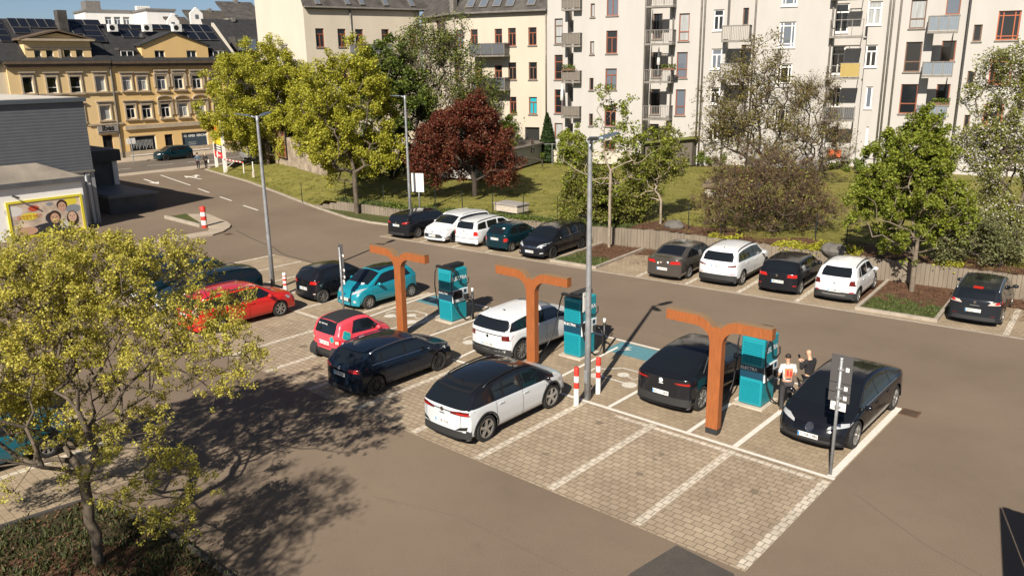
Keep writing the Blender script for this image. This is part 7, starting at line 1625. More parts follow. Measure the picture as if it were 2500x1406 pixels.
m.add([FY.pt(gl_[0], sh, .02), FY.pt(gl_[2], sh, .02), FY.pt(um, pk, .02)], [(0, 1, 2)]); m.fbox(FY, gl_[0], zER+.325, gl_[0]+.1, sh, -3.6, -.2); m.fbox(FY, gl_[2]-.1, zER+.325, gl_[2], sh, -3.6, -.2); m.build('gable', P_YEL2, root, fix=False)
for w in gw: window(root, FY, w, M_FWHT, M_GLW, '2', off=.02)
for ue in (gl_[0]-.25, gl_[2]+.25):
    m = MB(); A = [FY.pt(ue, sh, .22), FY.pt(um, pk+.12, .22), FY.pt(um, pk+.12, -4), FY.pt(ue, sh, -4)]; m.hexa([v-Vector((0, 0, .12)) for v in A]+A); m.build('gable_roof', M_ROOFD, root)
for px0, px1 in ((295, 331), (521, 551)):
    w = yrect(px0, 123, px1, 145); m = MB(); m.fbox(FY, w[0], zER+.325, w[2], w[3]+.1, -2.6, -.45); dm = m.build('dormer', M_ROOFD, root); m = MB(); m.fbox(FY, w[0]-.08, w[3]-.02, w[2]+.08, w[3]+.24, -3.2, -.2); m.build('dormer_roof', M_SLATE, dm)
    window(root, FY, (w[0]+.1, w[1], w[2]-.1, w[3]-.05), M_FWHT, M_GLW, '2', off=-.28, dep=0, sill=False)
m = MB(); q = [FY.pt(uR+.6, zER-.4, .3), FY.pt(uR+.95, zER-.4, .3), FY.pt(uR+.95, zRR-.3, -5), FY.pt(uR+.6, zRR-.3, -5)]; m.hexa(q+[v+Vector((0, 0, .75)) for v in q]); m.build('fire_wall', P_GABLE, root)
rebase(root, FY.pt((uS+uR)/2, .1))
# neighbour at the left edge
root = empty('pale_house', (0, 0, 0), 0, 'pale cream house cut off at the left edge beside the yellow corner house', 'building'); m = MB(); wl = [yrect(-8, 160, 4, 172)]; m.fbox(FY, u20-8, .1, u20-.02, zEL, -9, -.3); m.build('wall', plaster('plaster_pale', (.56,.48,.34)), root); m = MB(); m.fbox(FY, u20-8, zEL+.01, u20-.45, zEL+.3, -9, .1); m.build('roof', M_ROOFD, root); m = MB(); m.fbox(FY, u20-3.2, zEL-5, u20-1.6, zEL-3.8, -.35, -.25); m.build('window', M_FBRN, root); rebase(root, FY.pt(u20-4, .1))
# ---------------- far buildings beyond the yellow houses
def far_block(label, dep, x0, y0, x1, y1, mt, wins=(), roofm=None, th=8, name='white_building', zfoot=.1, rh=.3):
    global root
    c = at_depth((x0+x1)/2, y1, dep); F = Facade(c, R_(80)); a = F.rect(x0, y0, x1, y1); root = empty(name, (0, 0, 0), 0, label, 'building'); m = MB(); hs = [F.rect(*w) for w in wins]; wall_with_holes(m, F, a[0], zfoot, a[2], a[3], hs, dep=.25); m.fbox(F, a[0], zfoot, a[2], a[3]-.01, -th, -.3); m.build('wall', mt, root, fix=False)
    for r in hs: window(root, F, r, M_FWHT, M_GLB, 'X', sill=False, dep=.2)
    m = MB(); m.fbox(F, a[0]-.2, a[3], a[2]+.2, a[3]+rh, -th, .2); m.build('roof', roofm or M_GUT, root); return F, a
P_FAR = plaster('plaster_far_white', (.62,.61,.59))
F, a = far_block('modern white flat-roofed building rising behind the yellow houses', 135, 212, 30, 362, 90, P_FAR, [(257, 42, 273, 62), (279, 42, 295, 62), (301, 42, 317, 62), (332, 42, 348, 62)])
r_ = F.rect(212, 2, 248, 29); m = MB(); m.fbox(F, r_[0], a[3]+.31, r_[2], r_[3], -4, -.6); m.build('rooftop_unit', M_GUT, root)
for k in range(8): r_ = F.rect(338+k*4.2, 20, 341+k*4.2, 27); m = MB(); m.fbox(F, r_[0], a[3]+.31, r_[2], a[3]+1.1, -2, -1); m.build('rooftop_fan', M_WHT, root)
rebase(root, F.pt((a[0]+a[2])/2, .1))
F, a = far_block('lower white wing with a plain wall beside the modern white building', 132, 362, 27, 430, 90, P_FAR); rebase(root, F.pt((a[0]+a[2])/2, .1))
def gabled(label, dep, x0, x1, yr, ye, wallm, roofm, ang=80, gable_px=None, zf=.1, dorm=False):
    global root
    c = at_depth((x0+x1)/2, ye, dep); F = Facade(c, R_(ang)); a = F.rect(x0, yr, x1, ye); root = empty('gabled_house', (0, 0, 0), 0, label, 'building'); m = MB(); m.fbox(F, a[0], zf, a[2], a[1], -9, 0); m.build('wall', wallm, root); m = MB(); q = [F.pt(a[0]-.3, a[1]-.1, .4), F.pt(a[2]+.3, a[1]-.1, .4), F.pt(a[2]+.3, a[3], -4.5), F.pt(a[0]-.3, a[3], -4.5)]; m.hexa([v-Vector((0, 0, .25)) for v in q]+q); ro = m.build('roof', roofm, root)
    if gable_px: 
        g0, g1, gp, gs = gable_px; w = F.rect(g0, gp, g1, ye); sh = F.sz((g0+g1)/2, gs)[1]; m = MB(); um = (w[0]+w[2])/2; A = [F.pt(w[0], a[1]-1, .6), F.pt(w[2], a[1]-1, .6), F.pt(w[2], sh, .6), F.pt(um, w[3], .6), F.pt(w[0], sh, .6)]; B = [v-F.n*.6 for v in A]; m.add(A+B, [(0, 1, 2, 3, 4), (9, 8, 7, 6, 5)]+[(i, (i+1) % 5, 5+(i+1) % 5, 5+i) for i in range(5)]); go = m.build('gable', P_FAR, root); r_ = F.rect((g0+g1)/2-4, gs+3, (g0+g1)/2+4, gs+13); m = MB(); m.fbox(F, r_[0], r_[1], r_[2], r_[3], .605, .65); m.build('window', M_GLB, go)
    if dorm: r_ = F.rect(*dorm); m = MB(); m.fbox(F, r_[0], r_[1], r_[2], r_[3], -3, .1); do = m.build('dormer', M_SLATE, root); m = MB(); m.fbox(F, r_[0]+.3, r_[1]+.1, r_[2]-.3, r_[3]-.3, .102, .14); m.build('window', M_GLB, do)
    m = MB(); r_ = F.rect(x0+(x1-x0)*.5, yr-4, x0+(x1-x0)*.5+7, yr+6); m.fbox(F, r_[0], r_[1], r_[2], r_[3], -5, -4); m.build('chimney', M_GUT, root); rebase(root, F.pt((a[0]+a[2])/2, zf))
M_RBR = mat('roof_brown', (.055, .047, .038), .85, vary=.35, scale=1.5)
gabled('distant white house with a stepped gable and brown roof, left of the twin gable', 128, 425, 470, 38, 66, P_FAR, M_RBR, gable_px=(405, 434, 34, 52))
gabled('distant brown-roofed house with a tall white gable behind the dark roofs', 124, 475, 590, 22, 66, P_FAR, M_RBR, gable_px=(462, 492, 19, 34))
gabled('dark slate-roofed house with a large dormer between the yellow and the cream houses', 104, 532, 660, 44, 150, P_CREAM, M_ROOFD, dorm=(575, 90, 630, 125))
gabled('grey steep-roofed house peak rising behind the dark slate roof', 116, 560, 640, 0, 46, P_CREAM, M_SLATE)

# things on the balconies
def on_balcony(name, label, cat, off, px, build):
    F = FW.shifted(off); u, z = F.sz(px[0], px[1]); t = empty(name, tuple(F.pt(u, z)), WA, label, cat); build(t); return t
def parasol(t):
    m = MB(); m.lathe([(.02, 0), (.03, .55), (.17, .6), (.13, 1.3), (.03, 2.0), (0, 2.05)], 10); m.build('canopy', M_WHT, t, True); m = MB(); m.tube([(0, 0, -.3), (0, 0, .6)], .03, 6); m.build('pole', M_STEEL, t)
on_balcony('parasol', 'closed white parasol on the lowest balcony left of the tall bay', 'parasol', .6, (1372, 262), parasol)
on_balcony('parasol', 'closed white parasol leaning on a balcony right of the tall bay', 'parasol', -.2, (1607, 176), parasol)
def planter(t):
    rng = np.random.default_rng(int(abs(t.location.x*10))); m = MB(); m.box(-.6, -.1, 0, .6, .1, .2); m.build('planter', M_FBRN, t); C = np.c_[rng.uniform(-.6, .6, 260), rng.uniform(-.15, .15, 260), rng.uniform(.1, .5, 260)]; leaves_mesh('plants', rng, C, .07, LF_G, t)
on_balcony('flower_box', 'flower box on the second balcony left of the tall bay', 'flower box', 1.2, (1388, 173), planter)
on_balcony('flower_box', 'dark green plants on the balcony right of the tall bay', 'flower box', 1.3, (1632, 172), planter)
on_balcony('flower_box', 'potted plants on the lowest blue-grey balcony', 'flower box', 1.0, (2296, 257), planter)
def cloth(c, w, h):
    def f(t):
        m = MB(); n = 8
        for i in range(n):
            x0, x1 = -w/2+w*i/n, -w/2+w*(i+1)/n; y0, y1 = -.03+.025*math.sin(i*1.9), -.03+.025*math.sin((i+1)*1.9); m.add([(x0, y0, 0), (x1, y1, 0), (x1, y1, h), (x0, y0, h), (x0, y0+.02, 0), (x1, y1+.02, 0), (x1, y1+.02, h), (x0, y0+.02, h)], [(0, 1, 2, 3), (7, 6, 5, 4), (3, 2, 6, 7), (0, 4, 5, 1)])
        m.build('fabric', c, t); m = MB(); m.tube([(-w/2-.1, 0, h), (w/2+.1, 0, h)], .02, 6); m.build('rail', M_STEEL, t)
    return f
on_balcony('fabric_screen', 'ochre yellow fabric screen tied to the right half of a balcony railing', 'screen', 1.38, (2073, 188), cloth(mat('fabric_ochre', (.33, .245, .08), .8), 1.35, 1.0))
on_balcony('blanket', 'orange-red blanket hanging over the lowest balcony behind the bare tree', 'blanket', 1.28, (2036, 384), cloth(mat('fabric_orange', (.42, .09, .03), .85, vary=.3, scale=8), 1.0, .6))
# ================================================================== SUPERMARKET ON THE LEFT
M_CLADG = mat('grey_corrugated_cladding', (0.095, 0.102, 0.114), .6, metal=.1, vary=.08, scale=1.5)
M_STW = plaster('store_white_render', (0.74, 0.73, 0.70)); M_FELT = mat('roof_felt', (0.19, 0.165, 0.135), .9, vary=.25, scale=.7); M_METR = mat('roof_metal', (0.27, 0.28, 0.29), .5, metal=.3, vary=.12, scale=1)
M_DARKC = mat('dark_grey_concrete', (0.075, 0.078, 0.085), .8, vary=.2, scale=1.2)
st = empty('supermarket', (-54.8, 21.6, 0), 0, 'grey-clad supermarket hall with white base and a large framed poster on the left', 'building')
def sb(name, mt, *boxes):
    m = MB()
    for b in boxes: m.box(b[0]+54.8, b[1]-21.6, b[2], b[3]+54.8, b[4]-21.6, b[5])
    return m.build(name, mt, st)
sb('wall', M_STW, (-86, -12, 0, -54.95, 21.5, 3.48))
m = MB(); n = 22
for k in range(n):                                   # horizontal corrugations of the cladding
    z0 = 3.5+4.25*k/n; z1 = 3.5+4.25*(k+1)/n; zm = z0+(z1-z0)*.6
    m.add([(0, -33.6, z0), (0, 0, z0), (.009, 0, zm), (.009, -33.6, zm)], [(0, 1, 2, 3)]); m.add([(.009, -33.6, zm), (.009, 0, zm), (0, 0, z1), (0, -33.6, z1)], [(0, 1, 2, 3)])
m.box(-31, -33.6, 3.5, -.01, 0, 7.75); m.build('cladding', M_CLADG, st, fix=False)
sb('parapet', mat('parapet_metal', (.10, .115, .13), .4, metal=.4), (-86.1, -12.1, 7.76, -54.62, 21.72, 8.0)); 
sb('roof', mat('roof_pale', (.46, .43, .38), .9, vary=.15, scale=.5), (-85.8, -11.8, 8.005, -54.95, 21.4, 8.04))
sb('gutter_strip', M_GUT, (-54.79, -12, 3.38, -54.6, 21.6, 3.49))
m = MB(); m.tube([(.05, -.55, 0), (.05, -.55, 3.4)], .09, 8); m.build('downpipe', M_METR, st, True); m = MB(); m.box(-.16, -.22, 0, .02, .0, 3.4); m.build('corner_post', M_METR, st)
# low projection with lean-to roof carrying the poster
Y1 = 20.15; sb('projection_wall', M_STW, (-54.94, -12, 0, -53.2, Y1, 3.05))
m = MB(); q = [(-53.05, -12, 3.36), (-53.05, Y1+.1, 3.36), (-54.7, Y1-1.9, 4.25), (-54.7, -12, 4.25)]; q = [(a+54.8, b-21.6, c) for a, b, c in q]; lo = [(a, b, c-.1) for a, b, c in q]; m.hexa(lo+q); m.build('lean_to_roof', M_FELT, st)
m = MB(); m.add([(54.8-53.05, Y1+.1-21.6, 3.365), (54.8-54.55, Y1+.1-21.6, 3.4), (54.8-54.7, Y1-1.9-21.6, 4.26)], [(0, 1, 2)]); m.build('hip_panel', M_METR, st)
sb('fascia', M_DARKC, (-53.3, -12, 3.06, -53.0, Y1+.12, 3.35), (-54.7, Y1-.1, 3.06, -53.31, Y1+.12, 3.35))
# poster: a framed flat advert with three laughing young people
FX = Facade((-53.2, 0), R_(90)); m = MB(); PY0, PY1, PZ0, PZ1 = 15.75, 20.0, .05, 2.28
def pb(mm, y0, z0, y1, z1, d0, d1): mm.box(54.8-53.2+d0, y0-21.6, z0, 54.8-53.2+d1, y1-21.6, z1)
fr_ = MB(); w_ = .13
pb(fr_, PY0, PZ1-w_, PY1, PZ1, .002, .09); pb(fr_, PY0, PZ0, PY1, PZ0+w_, .002, .09); pb(fr_, PY0, PZ0+w_, PY0+w_, PZ1-w_, .002, .09); pb(fr_, PY1-w_, PZ0+w_, PY1, PZ1-w_, .002, .09)
po = fr_.build('poster_frame', mat('frame_yellow', (.60, .52, .03), .5), st)
m = MB(); pb(m, PY0+w_, PZ0+w_, PY1-w_, PZ1-w_, .002, .05); ps = m.build('poster', mat('poster_ground', (.52, .42, .33), .45, vary=.35, scale=1.4, detail=3), st)
lay = [0.052]
def blob(cy, cz, ry, rz, mt, n=18, rot=0, top=1.0):
    lay[0] += .0007; x = 54.8-53.2+lay[0]; pts = []
    for i in range(n): a = 6.2832*i/n; pts.append((x, cy-21.6+ry*math.cos(a), cz+(rz*math.sin(a))*(top if math.sin(a) > 0 else 1)))
    mm = MB(); mm.add(pts, [tuple(range(n))]); mm.build('printed_shape', mt, ps, fix=False)
skin = mat('print_skin', (.50, .30, .20), .5); skl = mat('print_skin_light', (.58, .38, .27), .5); hair = mat('print_hair', (.035, .018, .012), .5); dk = mat('print_dark', (.03, .03, .04), .5); pyl = mat('print_yellow', (.66, .56, .05), .5); pred = mat('print_red', (.50, .08, .04), .5); pwh = mat('print_white', (.62, .60, .56), .5); pgr = mat('print_grey', (.22, .24, .26), .5); lip = mat('print_lips', (.40, .09, .08), .5)
for y, z, a, b, c in ((16.1, 1.7, .5, .3, pwh), (19.3, 1.9, .4, .25, pyl), (19.4, 1.45, .45, .25, pgr), (16.9, 1.3, .5, .22, pyl), (17.2, 1.75, .3, .18, pred), (18.1, 1.9, .2, .1, pgr), (18.0, .35, 1.3, .45, dk), (16.7, .45, .55, .25, skin), (19.0, .55, .5, .25, pwh)): blob(y, z, a, b, c)
def face(y, z, r, sk, long_=False):
    if long_: blob(y, z-.12, r*1.15, r*1.6, hair)
    else: blob(y, z+r*.35, r*1.12, r*1.15, hair)
    blob(y, z-.02, r*.85, r*1.08, sk)
    for s in (-1, 1): blob(y+s*r*.35, z+r*.12, r*.13, r*.06, hair, 8); blob(y+s*r*.35, z+r*.30, r*.2, r*.04, hair, 8)
    blob(y, z-r*.5, r*.38, r*.15, lip, 10); blob(y, z-r*.47, r*.3, r*.08, pwh, 10); blob(y, z-r*.12, r*.08, r*.16, lip, 8)
blob(18.15, 1.05, .4, .35, dk); face(18.78, 1.66, .27, skin); face(18.28, 1.02, .30, skin); face(19.28, .98, .29, skl, True)
text_on('lettering', 'JETZT MIT', .3, pred, (54.8-53.2+.075, 16.9-21.6, 1.28), (0, 1, 0), (0, 0, 1), ps)
m = MB(); m.tube([(1.65, -5.4, 2.6), (1.95, -5.4, 2.62)], .03, 6); m.tube([(1.9, -5.5, 2.66), (2.1, -5.2, 2.52)], .06, 8); m.build('wall_lamp', M_BLACK, st)
# loading dock attached behind the corner
ld = empty('loading_dock', (-63.5, 24, 0), 0, 'dark loading dock with a flat canopy behind the corner of the supermarket', 'building')
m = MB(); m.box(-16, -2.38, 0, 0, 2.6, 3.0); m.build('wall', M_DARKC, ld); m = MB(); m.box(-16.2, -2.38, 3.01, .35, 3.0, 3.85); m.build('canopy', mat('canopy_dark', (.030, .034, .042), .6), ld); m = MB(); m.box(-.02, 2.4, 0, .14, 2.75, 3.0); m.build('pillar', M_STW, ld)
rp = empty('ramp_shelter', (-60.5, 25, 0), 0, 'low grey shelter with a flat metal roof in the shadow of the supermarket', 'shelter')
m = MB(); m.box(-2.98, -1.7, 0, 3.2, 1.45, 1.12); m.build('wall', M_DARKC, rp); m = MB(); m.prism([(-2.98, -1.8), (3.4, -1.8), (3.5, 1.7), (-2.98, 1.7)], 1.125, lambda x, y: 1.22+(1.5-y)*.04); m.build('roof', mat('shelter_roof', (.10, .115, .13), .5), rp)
# ---------------- garden sheds behind the plum tree
def shed(label, corner_px, right_px, zf, h, length, depth_, wallm, roofm, ang, wins=(), name='garden_shed', over=.3):
    a = P(*corner_px, zf); F = Facade(a, R_(ang)); t = empty(name, tuple(a), 0, label, 'shed'); o = a; F.o = Vector((0, 0, 0)); d, n = F.d, -F.n
    q = [(0, 0), (d.x*length, d.y*length), (d.x*length+n.x*depth_, d.y*length+n.y*depth_), (n.x*depth_, n.y*depth_)]
    m = MB(); m.prism(q, 0, h); m.build('wall', wallm, t)
    c = Vector((sum(p[0] for p in q)/4, sum(p[1] for p in q)/4)); q2 = [(c.x+(p[0]-c.x)*(1+2*over/max(length, 2)), c.y+(p[1]-c.y)*(1+2*over/depth_)) for p in q]
    m = MB(); m.prism(q2, h+.002, lambda x, y: h+.16+.16*((x*n.x+y*n.y)/depth_)); m.build('roof', roofm, t)
    for s0, z0, s1, z1 in wins: m = MB(); m.fbox(F, s0, z0, s1, z1, -.02, .03); w = m.build('window', M_FBRN, t); m = MB(); m.fbox(F, s0+.08, z0+.08, s1-.08, z1-.08, .032, .05); m.build('pane', M_GLW, w)
    return t
M_SHED = plaster('shed_white', (.34, .335, .32)); M_SHR = mat('shed_felt', (.12, .105, .085), .9, vary=.2, scale=1.5)
# sunlit long side runs from lower left to the right end wall
a = P(1260, 416, 1.0); b = P(1322, 394, 1.0); ang = math.degrees(math.atan2(b.y-a.y, b.x-a.x)); L_ = (b-a).length
shed('white garden building with flat felt roof half hidden by the dark red plum tree', (1170, 438), None, 1.0, hgt(b, 352), (b-P(1170, 438, 1.0)).length, 3.6, M_SHED, M_SHR, math.degrees(math.atan2(b.y-P(1170, 438, 1.0).y, b.x-P(1170, 438, 1.0).x)), [((b-P(1170, 438, 1.0)).length-2.4, 1.0, (b-P(1170, 438, 1.0)).length-1.7, 2.2), ((b-P(1170, 438, 1.0)).length-7.5, 1.0, (b-P(1170, 438, 1.0)).length-6.4, 2.1)])
# low white garden wall with a long dark carport roof on posts
a = P(1352, 397, 1.0); b = P(1540, 402, 1.0); d = (b-a); ang = math.atan2(d.y, d.x); t = empty('garden_wall', tuple(a), ang, 'low white rendered garden wall in front of the long dark carport roof', 'wall'); m = MB(); m.box(0, 0, 0, d.length, .25, 1.0); m.build('wall', P_GABLE, t); m = MB(); m.box(-.05, -.04, 1.002, d.length+.05, .29, 1.07); m.build('coping', M_CONC, t)
t = empty('carport', tuple(a+Vector((-.5, 1.5, 0))), ang+R_(3), 'long low carport with dark felt roof on posts before the white house', 'carport'); L_ = d.length
m = MB()
for k in range(3): x0, x1 = k*L_/3+.02, (k+1)*L_/3-.02; z = 2.45-.32*k; m.prism([(x0, 0), (x1, 0), (x1, 4), (x0, 4)], z, lambda x, y, z=z: z+.12+.03*y)
m.build('roof', M_SHR, t)
for k in range(7): m = MB(); x = .3+k*(L_-.6)/6; m.box(x, .1, 0, x+.12, .22, 2.44-.32*min(2, int(x/(L_/3)))); m.build('post', M_FBRN, t)
m = MB(); m.box(0, 3.7, 0, L_, 3.9, 1.78); m.build('back_wall', M_SHED, t)
m = MB(); m.box(L_*.66, 1.2, .3, L_*.72, 2.2, 1.6); m.build('red_door', mat('shed_red', (.38, .07, .03), .6), t)
# hut with a grassy roof
a = P(1590, 398, 1.0); b = P(1688, 405, 1.0); d = b-a; t = empty('grass_roof_hut', tuple(a), math.atan2(d.y, d.x), 'hut with a sloping grass roof and grey board wall', 'hut'); L_ = d.length
m = MB(); m.prism([(-3.5, 0), (L_, 0), (L_, 5), (-3.5, 5)], 0, lambda x, y: 1.2+max(0, (x+3.5))*.14); m.build('wall', mat('grey_boards', (.10, .085, .07), .85, vary=.35, scale=3, stretch=(4, 4, .4)), t)
m = MB(); m.prism([(-3.8, -.4), (L_+.3, -.4), (L_+.3, 5.3), (-3.8, 5.3)], .9, lambda x, y: 1.38+max(0, (x+3.5))*.14); 
ro_ = MB(); q = [(-3.8, -.4), (L_+.3, -.4), (L_+.3, 5.3), (-3.8, 5.3)]; zt__ = lambda x: 1.24+max(0, x+3.5)*.14
ro_.hexa([(x, y, zt__(x)) for x, y in q]+[(x, y, zt__(x)+.2) for x, y in q]); ro_.build('grass_roof', mat('moss_roof', (.11, .12, .03), .95, vary=.4, scale=2, bump=.6), t)
# poster boards at the street wall
a = P(628, 398, .6); b = P(715, 412, .8); 
t = empty('poster_wall', tuple(P(640, 394, .5)), 0, 'old stone wall carrying two framed posters behind the yellow-green maples', 'wall'); o = P(640, 394, .5); e = P(790, 430, .8); d = (e-o); F = Facade((0, 0, 0), math.atan2(d.y, d.x)); F.n = Vector((F.d.y, -F.d.x, 0)); F.n = -F.n if F.n.dot(o) > 0 else F.n; F.flip = 1 if F.d.cross(Vector((0, 0, 1))).dot(F.n) > 0 else -1
if F.d.dot(d) < 0: F.d = -F.d; F.flip = -F.flip
m = MB(); m.fbox(F, 0, -.4, d.length, 2.9, -.4, 0); m.build('wall', mat('old_stone', (.27, .22, .165), .9, vary=.45, scale=1.4, bump=.5), t)
for s0, s1, mt, nm in ((.6, 3.6, mat('poster_grey', (.30, .32, .34), .5, vary=.3, scale=2), 'grey_poster'), (5.0, 8.2, mat('poster_orange', (.24, .06, .02), .5, scale=1.5, col2=(.20, .16, .12)), 'orange_poster')):
    m = MB(); m.fbox(F, s0-.1, .9, s1+.1, 3.5, .003, .12); w = m.build('poster_frame', M_BLACK, t); m = MB(); m.fbox(F, s0, 1.0, s1, 3.4, .122, .15); m.build(nm, mt, w)
# ================================================================== PEOPLE
def skin_mesh(pts, edges, sub=2, root=0):
    'one continuous surface grown round a skeleton: pts = [(x,y,z,r or (rx,ry))]'
    bm = bmesh.new(); lay = bm.verts.layers.skin.verify(); vs = []
    for i, p in enumerate(pts):
        v = bm.verts.new(p[:3]); r = p[3]; v[lay].radius = r if isinstance(r, tuple) else (r, r); v[lay].use_root = (i == root); vs.append(v)
    for a, b in edges: bm.edges.new((vs[a], vs[b]))
    me = bpy.data.meshes.new('sk'); bm.to_mesh(me); bm.free(); ob = bpy.data.objects.new('sk', me); COL.objects.link(ob)
    ob.modifiers.new('s', 'SKIN').use_smooth_shade = True; u = ob.modifiers.new('u', 'SUBSURF'); u.levels = sub; u.render_levels = sub
    dg = bpy.context.evaluated_depsgraph_get(); out = bpy.data.meshes.new_from_object(ob.evaluated_get(dg)); bpy.data.objects.remove(ob); bpy.data.meshes.remove(me); out.materials.clear(); return out
M_SKIN = mat('skin', (.42, .235, .155), .55); M_SKIN2 = mat('skin_pale', (.50, .30, .20), .5)
def person(label, pos, rz, s, J, skin, shirt, trousers, shoe, hair=None, sleeve=.5, long_sleeve=False, group=None, extra=None, width=1.0, hairr=1.0):
    'J: joints in metres for a 1.75 m figure facing +Y'
    root = empty('person', tuple(pos), rz, label, 'person', group); root.scale = (s, s, s)
    pel, ch, nk, hd = J['pelvis'], J['chest'], J['neck'], J['head']
    V = lambda a: Vector(a); L = lambda a, b, t: tuple(V(a).lerp(V(b), t))
    pts = []; E = []; idx = {}
    def add(n, p, r, par=None):
        pts.append((*p, r)); idx[n] = len(pts)-1
        if par is not None: E.append((idx[par], idx[n]))
    add('pel', pel, (.135*width, .10)); add('waist', L(pel, ch, .45), (.115*width, .085), 'pel'); add('chest', ch, (.130*width, .090), 'waist'); add('nk0', L(ch, nk, .75), .07, 'chest'); add('nk', nk, .052, 'nk0')
    hv = (V(hd)-V(nk)).normalized(); fwd = V(J.get('look', (0, 1, -.1))).normalized()
    add('jaw', V(nk).lerp(V(hd), .55)+fwd*.018, (.062, .068), 'nk'); add('skull', V(hd)+fwd*.0, (.076, .090), 'jaw'); add('crown', V(hd)+hv*.055-fwd*.010, (.072, .084), 'skull'); add('top', V(hd)+hv*.098-fwd*.012, (.040, .048), 'crown')
    for sd in ('l', 'r'):
        sh, el, wr = J['sh_'+sd], J['el_'+sd], J['wr_'+sd]; hip, kn, an = J['hip_'+sd], J['kn_'+sd], J['an_'+sd]
        add('sh'+sd, sh, .050, 'chest'); add('ua'+sd, L(sh, el, .5), .044, 'sh'+sd); add('el'+sd, el, .037, 'ua'+sd); add('fa'+sd, L(el, wr, .35), .038, 'el'+sd); add('wr'+sd, wr, .025, 'fa'+sd)
        hn = V(J['hand_'+sd]); hdv = (hn-V(wr)).normalized(); add('pm'+sd, V(wr)+hdv*.05, (.036, .018), 'wr'+sd); add('kk'+sd, V(wr)+hdv*.085, (.037, .014), 'pm'+sd)
        side = hdv.cross(V(J.get('palm_'+sd, (0, 0, 1)))).normalized(); pn = V(J.get('palm_'+sd, (0, 0, 1))).normalized()
        for k, (o, ln_) in enumerate(((-.027, .062), (-.009, .078), (.010, .074), (.027, .058))):
            b0 = V(wr)+hdv*.088+side*o; b1 = b0+hdv*ln_*.5-pn*.006; b2 = b1+(hdv*.7-pn*.7).normalized()*ln_*.5
            add('f%d%s' % (k, sd), b0, .0095, 'kk'+sd); add('g%d%s' % (k, sd), b1, .0085, 'f%d%s' % (k, sd)); add('h%d%s' % (k, sd), b2, .007, 'g%d%s' % (k, sd))
        t0 = V(wr)+hdv*.03-side*.032; t1 = t0+(hdv*.6-side*.7).normalized()*.038; t2 = t1+(hdv*.9-pn*.4).normalized()*.03; add('t0'+sd, t0, .012, 'pm'+sd); add('t1'+sd, t1, .010, 't0'+sd); add('t2'+sd, t2, .008, 't1'+sd)
        add('hip'+sd, hip, .088, 'pel'); add('th'+sd, L(hip, kn, .45), .074, 'hip'+sd); add('kn'+sd, kn, .052, 'th'+sd); add('cf'+sd, L(kn, an, .35), .050, 'kn'+sd); add('an'+sd, an, .034, 'cf'+sd); add('ft'+sd, J['toe_'+sd], .03, 'an'+sd)
    link('body', skin_mesh(pts, E), skin, root, True)
    # shirt over torso and sleeves
    pts = []; E = []; idx = {}
    add('pel', L(pel, ch, -.02), (.152*width, .118)); add('waist', L(pel, ch, .45), (.138*width, .108), 'pel'); add('chest', ch, (.168*width, .124), 'waist'); add('nk0', L(ch, nk, .7), (.10, .085), 'chest')
    for sd in ('l', 'r'):
        sh, el, wr = J['sh_'+sd], J['el_'+sd], J['wr_'+sd]; add('sh'+sd, sh, .072, 'chest')
        if long_sleeve: add('m'+sd, L(sh, el, .5), .060, 'sh'+sd); add('el'+sd, el, .052, 'm'+sd); add('w'+sd, L(el, wr, .92), .040, 'el'+sd)
        else: add('m'+sd, L(sh, el, .42), .064, 'sh'+sd); add('el'+sd, L(sh, el, .80), .062, 'm'+sd)
    link('shirt', skin_mesh(pts, E), shirt, root, True)
    pts = []; E = []; idx = {}
    add('pel', L(pel, ch, .0), (.145*width, .112)); 
    for sd in ('l', 'r'): hip, kn, an = J['hip_'+sd], J['kn_'+sd], J['an_'+sd]; add('h'+sd, hip, .102, 'pel'); add('t'+sd, L(hip, kn, .45), .090, 'h'+sd); add('k'+sd, kn, .068, 't'+sd); add('c'+sd, L(kn, an, .5), .062, 'k'+sd); add('a'+sd, L(kn, an, .95), .055, 'c'+sd)
    link('trousers', skin_mesh(pts, E), trousers, root, True)
    for sd in ('l', 'r'):
        an, to = V(J['an_'+sd]), V(J['toe_'+sd]); pts = []; E = []; idx = {}; d = (to-an); d.z = 0; d.normalize()
        add('a', (an.x-d.x*.045, an.y-d.y*.045, .042), (.042, .04)); add('b', (an.x+d.x*.07, an.y+d.y*.07, .040), (.045, .036), 'a'); add('c', (an.x+d.x*.15, an.y+d.y*.15, .032), (.044, .028), 'b'); link('shoe', skin_mesh(pts, E, 1), shoe, root, True)
    # face: nose, ears, eyes
    rt = fwd.cross(hv).normalized(); hc = V(hd)
    def bl(name, c, r, mt, sq=(1, 1, 1), sub=1): m = MB(); ico(m, c, r, sub, sq); return m.build(name, mt, root, True)
    bl('nose', hc+fwd*.090-hv*.012, .014, skin)
    for s_ in (-1, 1): bl('ear', hc+rt*s_*.077-fwd*.008-hv*.01, .026, skin, (.5, .8, 1.1)); bl('eye', hc+fwd*.080+rt*s_*.030+hv*.012, .009, mat('eye_dark', (.02, .018, .015), .3))
    m = MB(); m.tube([hc+fwd*.083+rt*.02-hv*.048, hc+fwd*.088-hv*.050, hc+fwd*.083-rt*.02-hv*.048], .005, 6); m.build('mouth', mat('lips', (.30, .11, .09), .5), root, True)
    if hair:
        m = MB(); ico(m, (0, 0, 0), 1.0, 3); vs = []
        for v in m.v: q = Vector(v); w = hc+rt*q.x*.086*hairr+fwd*(q.y*.104*hairr-.012)+hv*(q.z*.092*hairr+.032); vs.append(tuple(w))
        fs = [f for f in m.f if sum(m.v[i][2]*1.0-m.v[i][1]*.75 for i in f)/3 > -.42]; m.v = vs; m.f = fs; m.mi = [0]*len(fs); m.build('hair', hair, root, True)
    if extra: extra(root, J, hc, fwd, hv, rt)
    return root
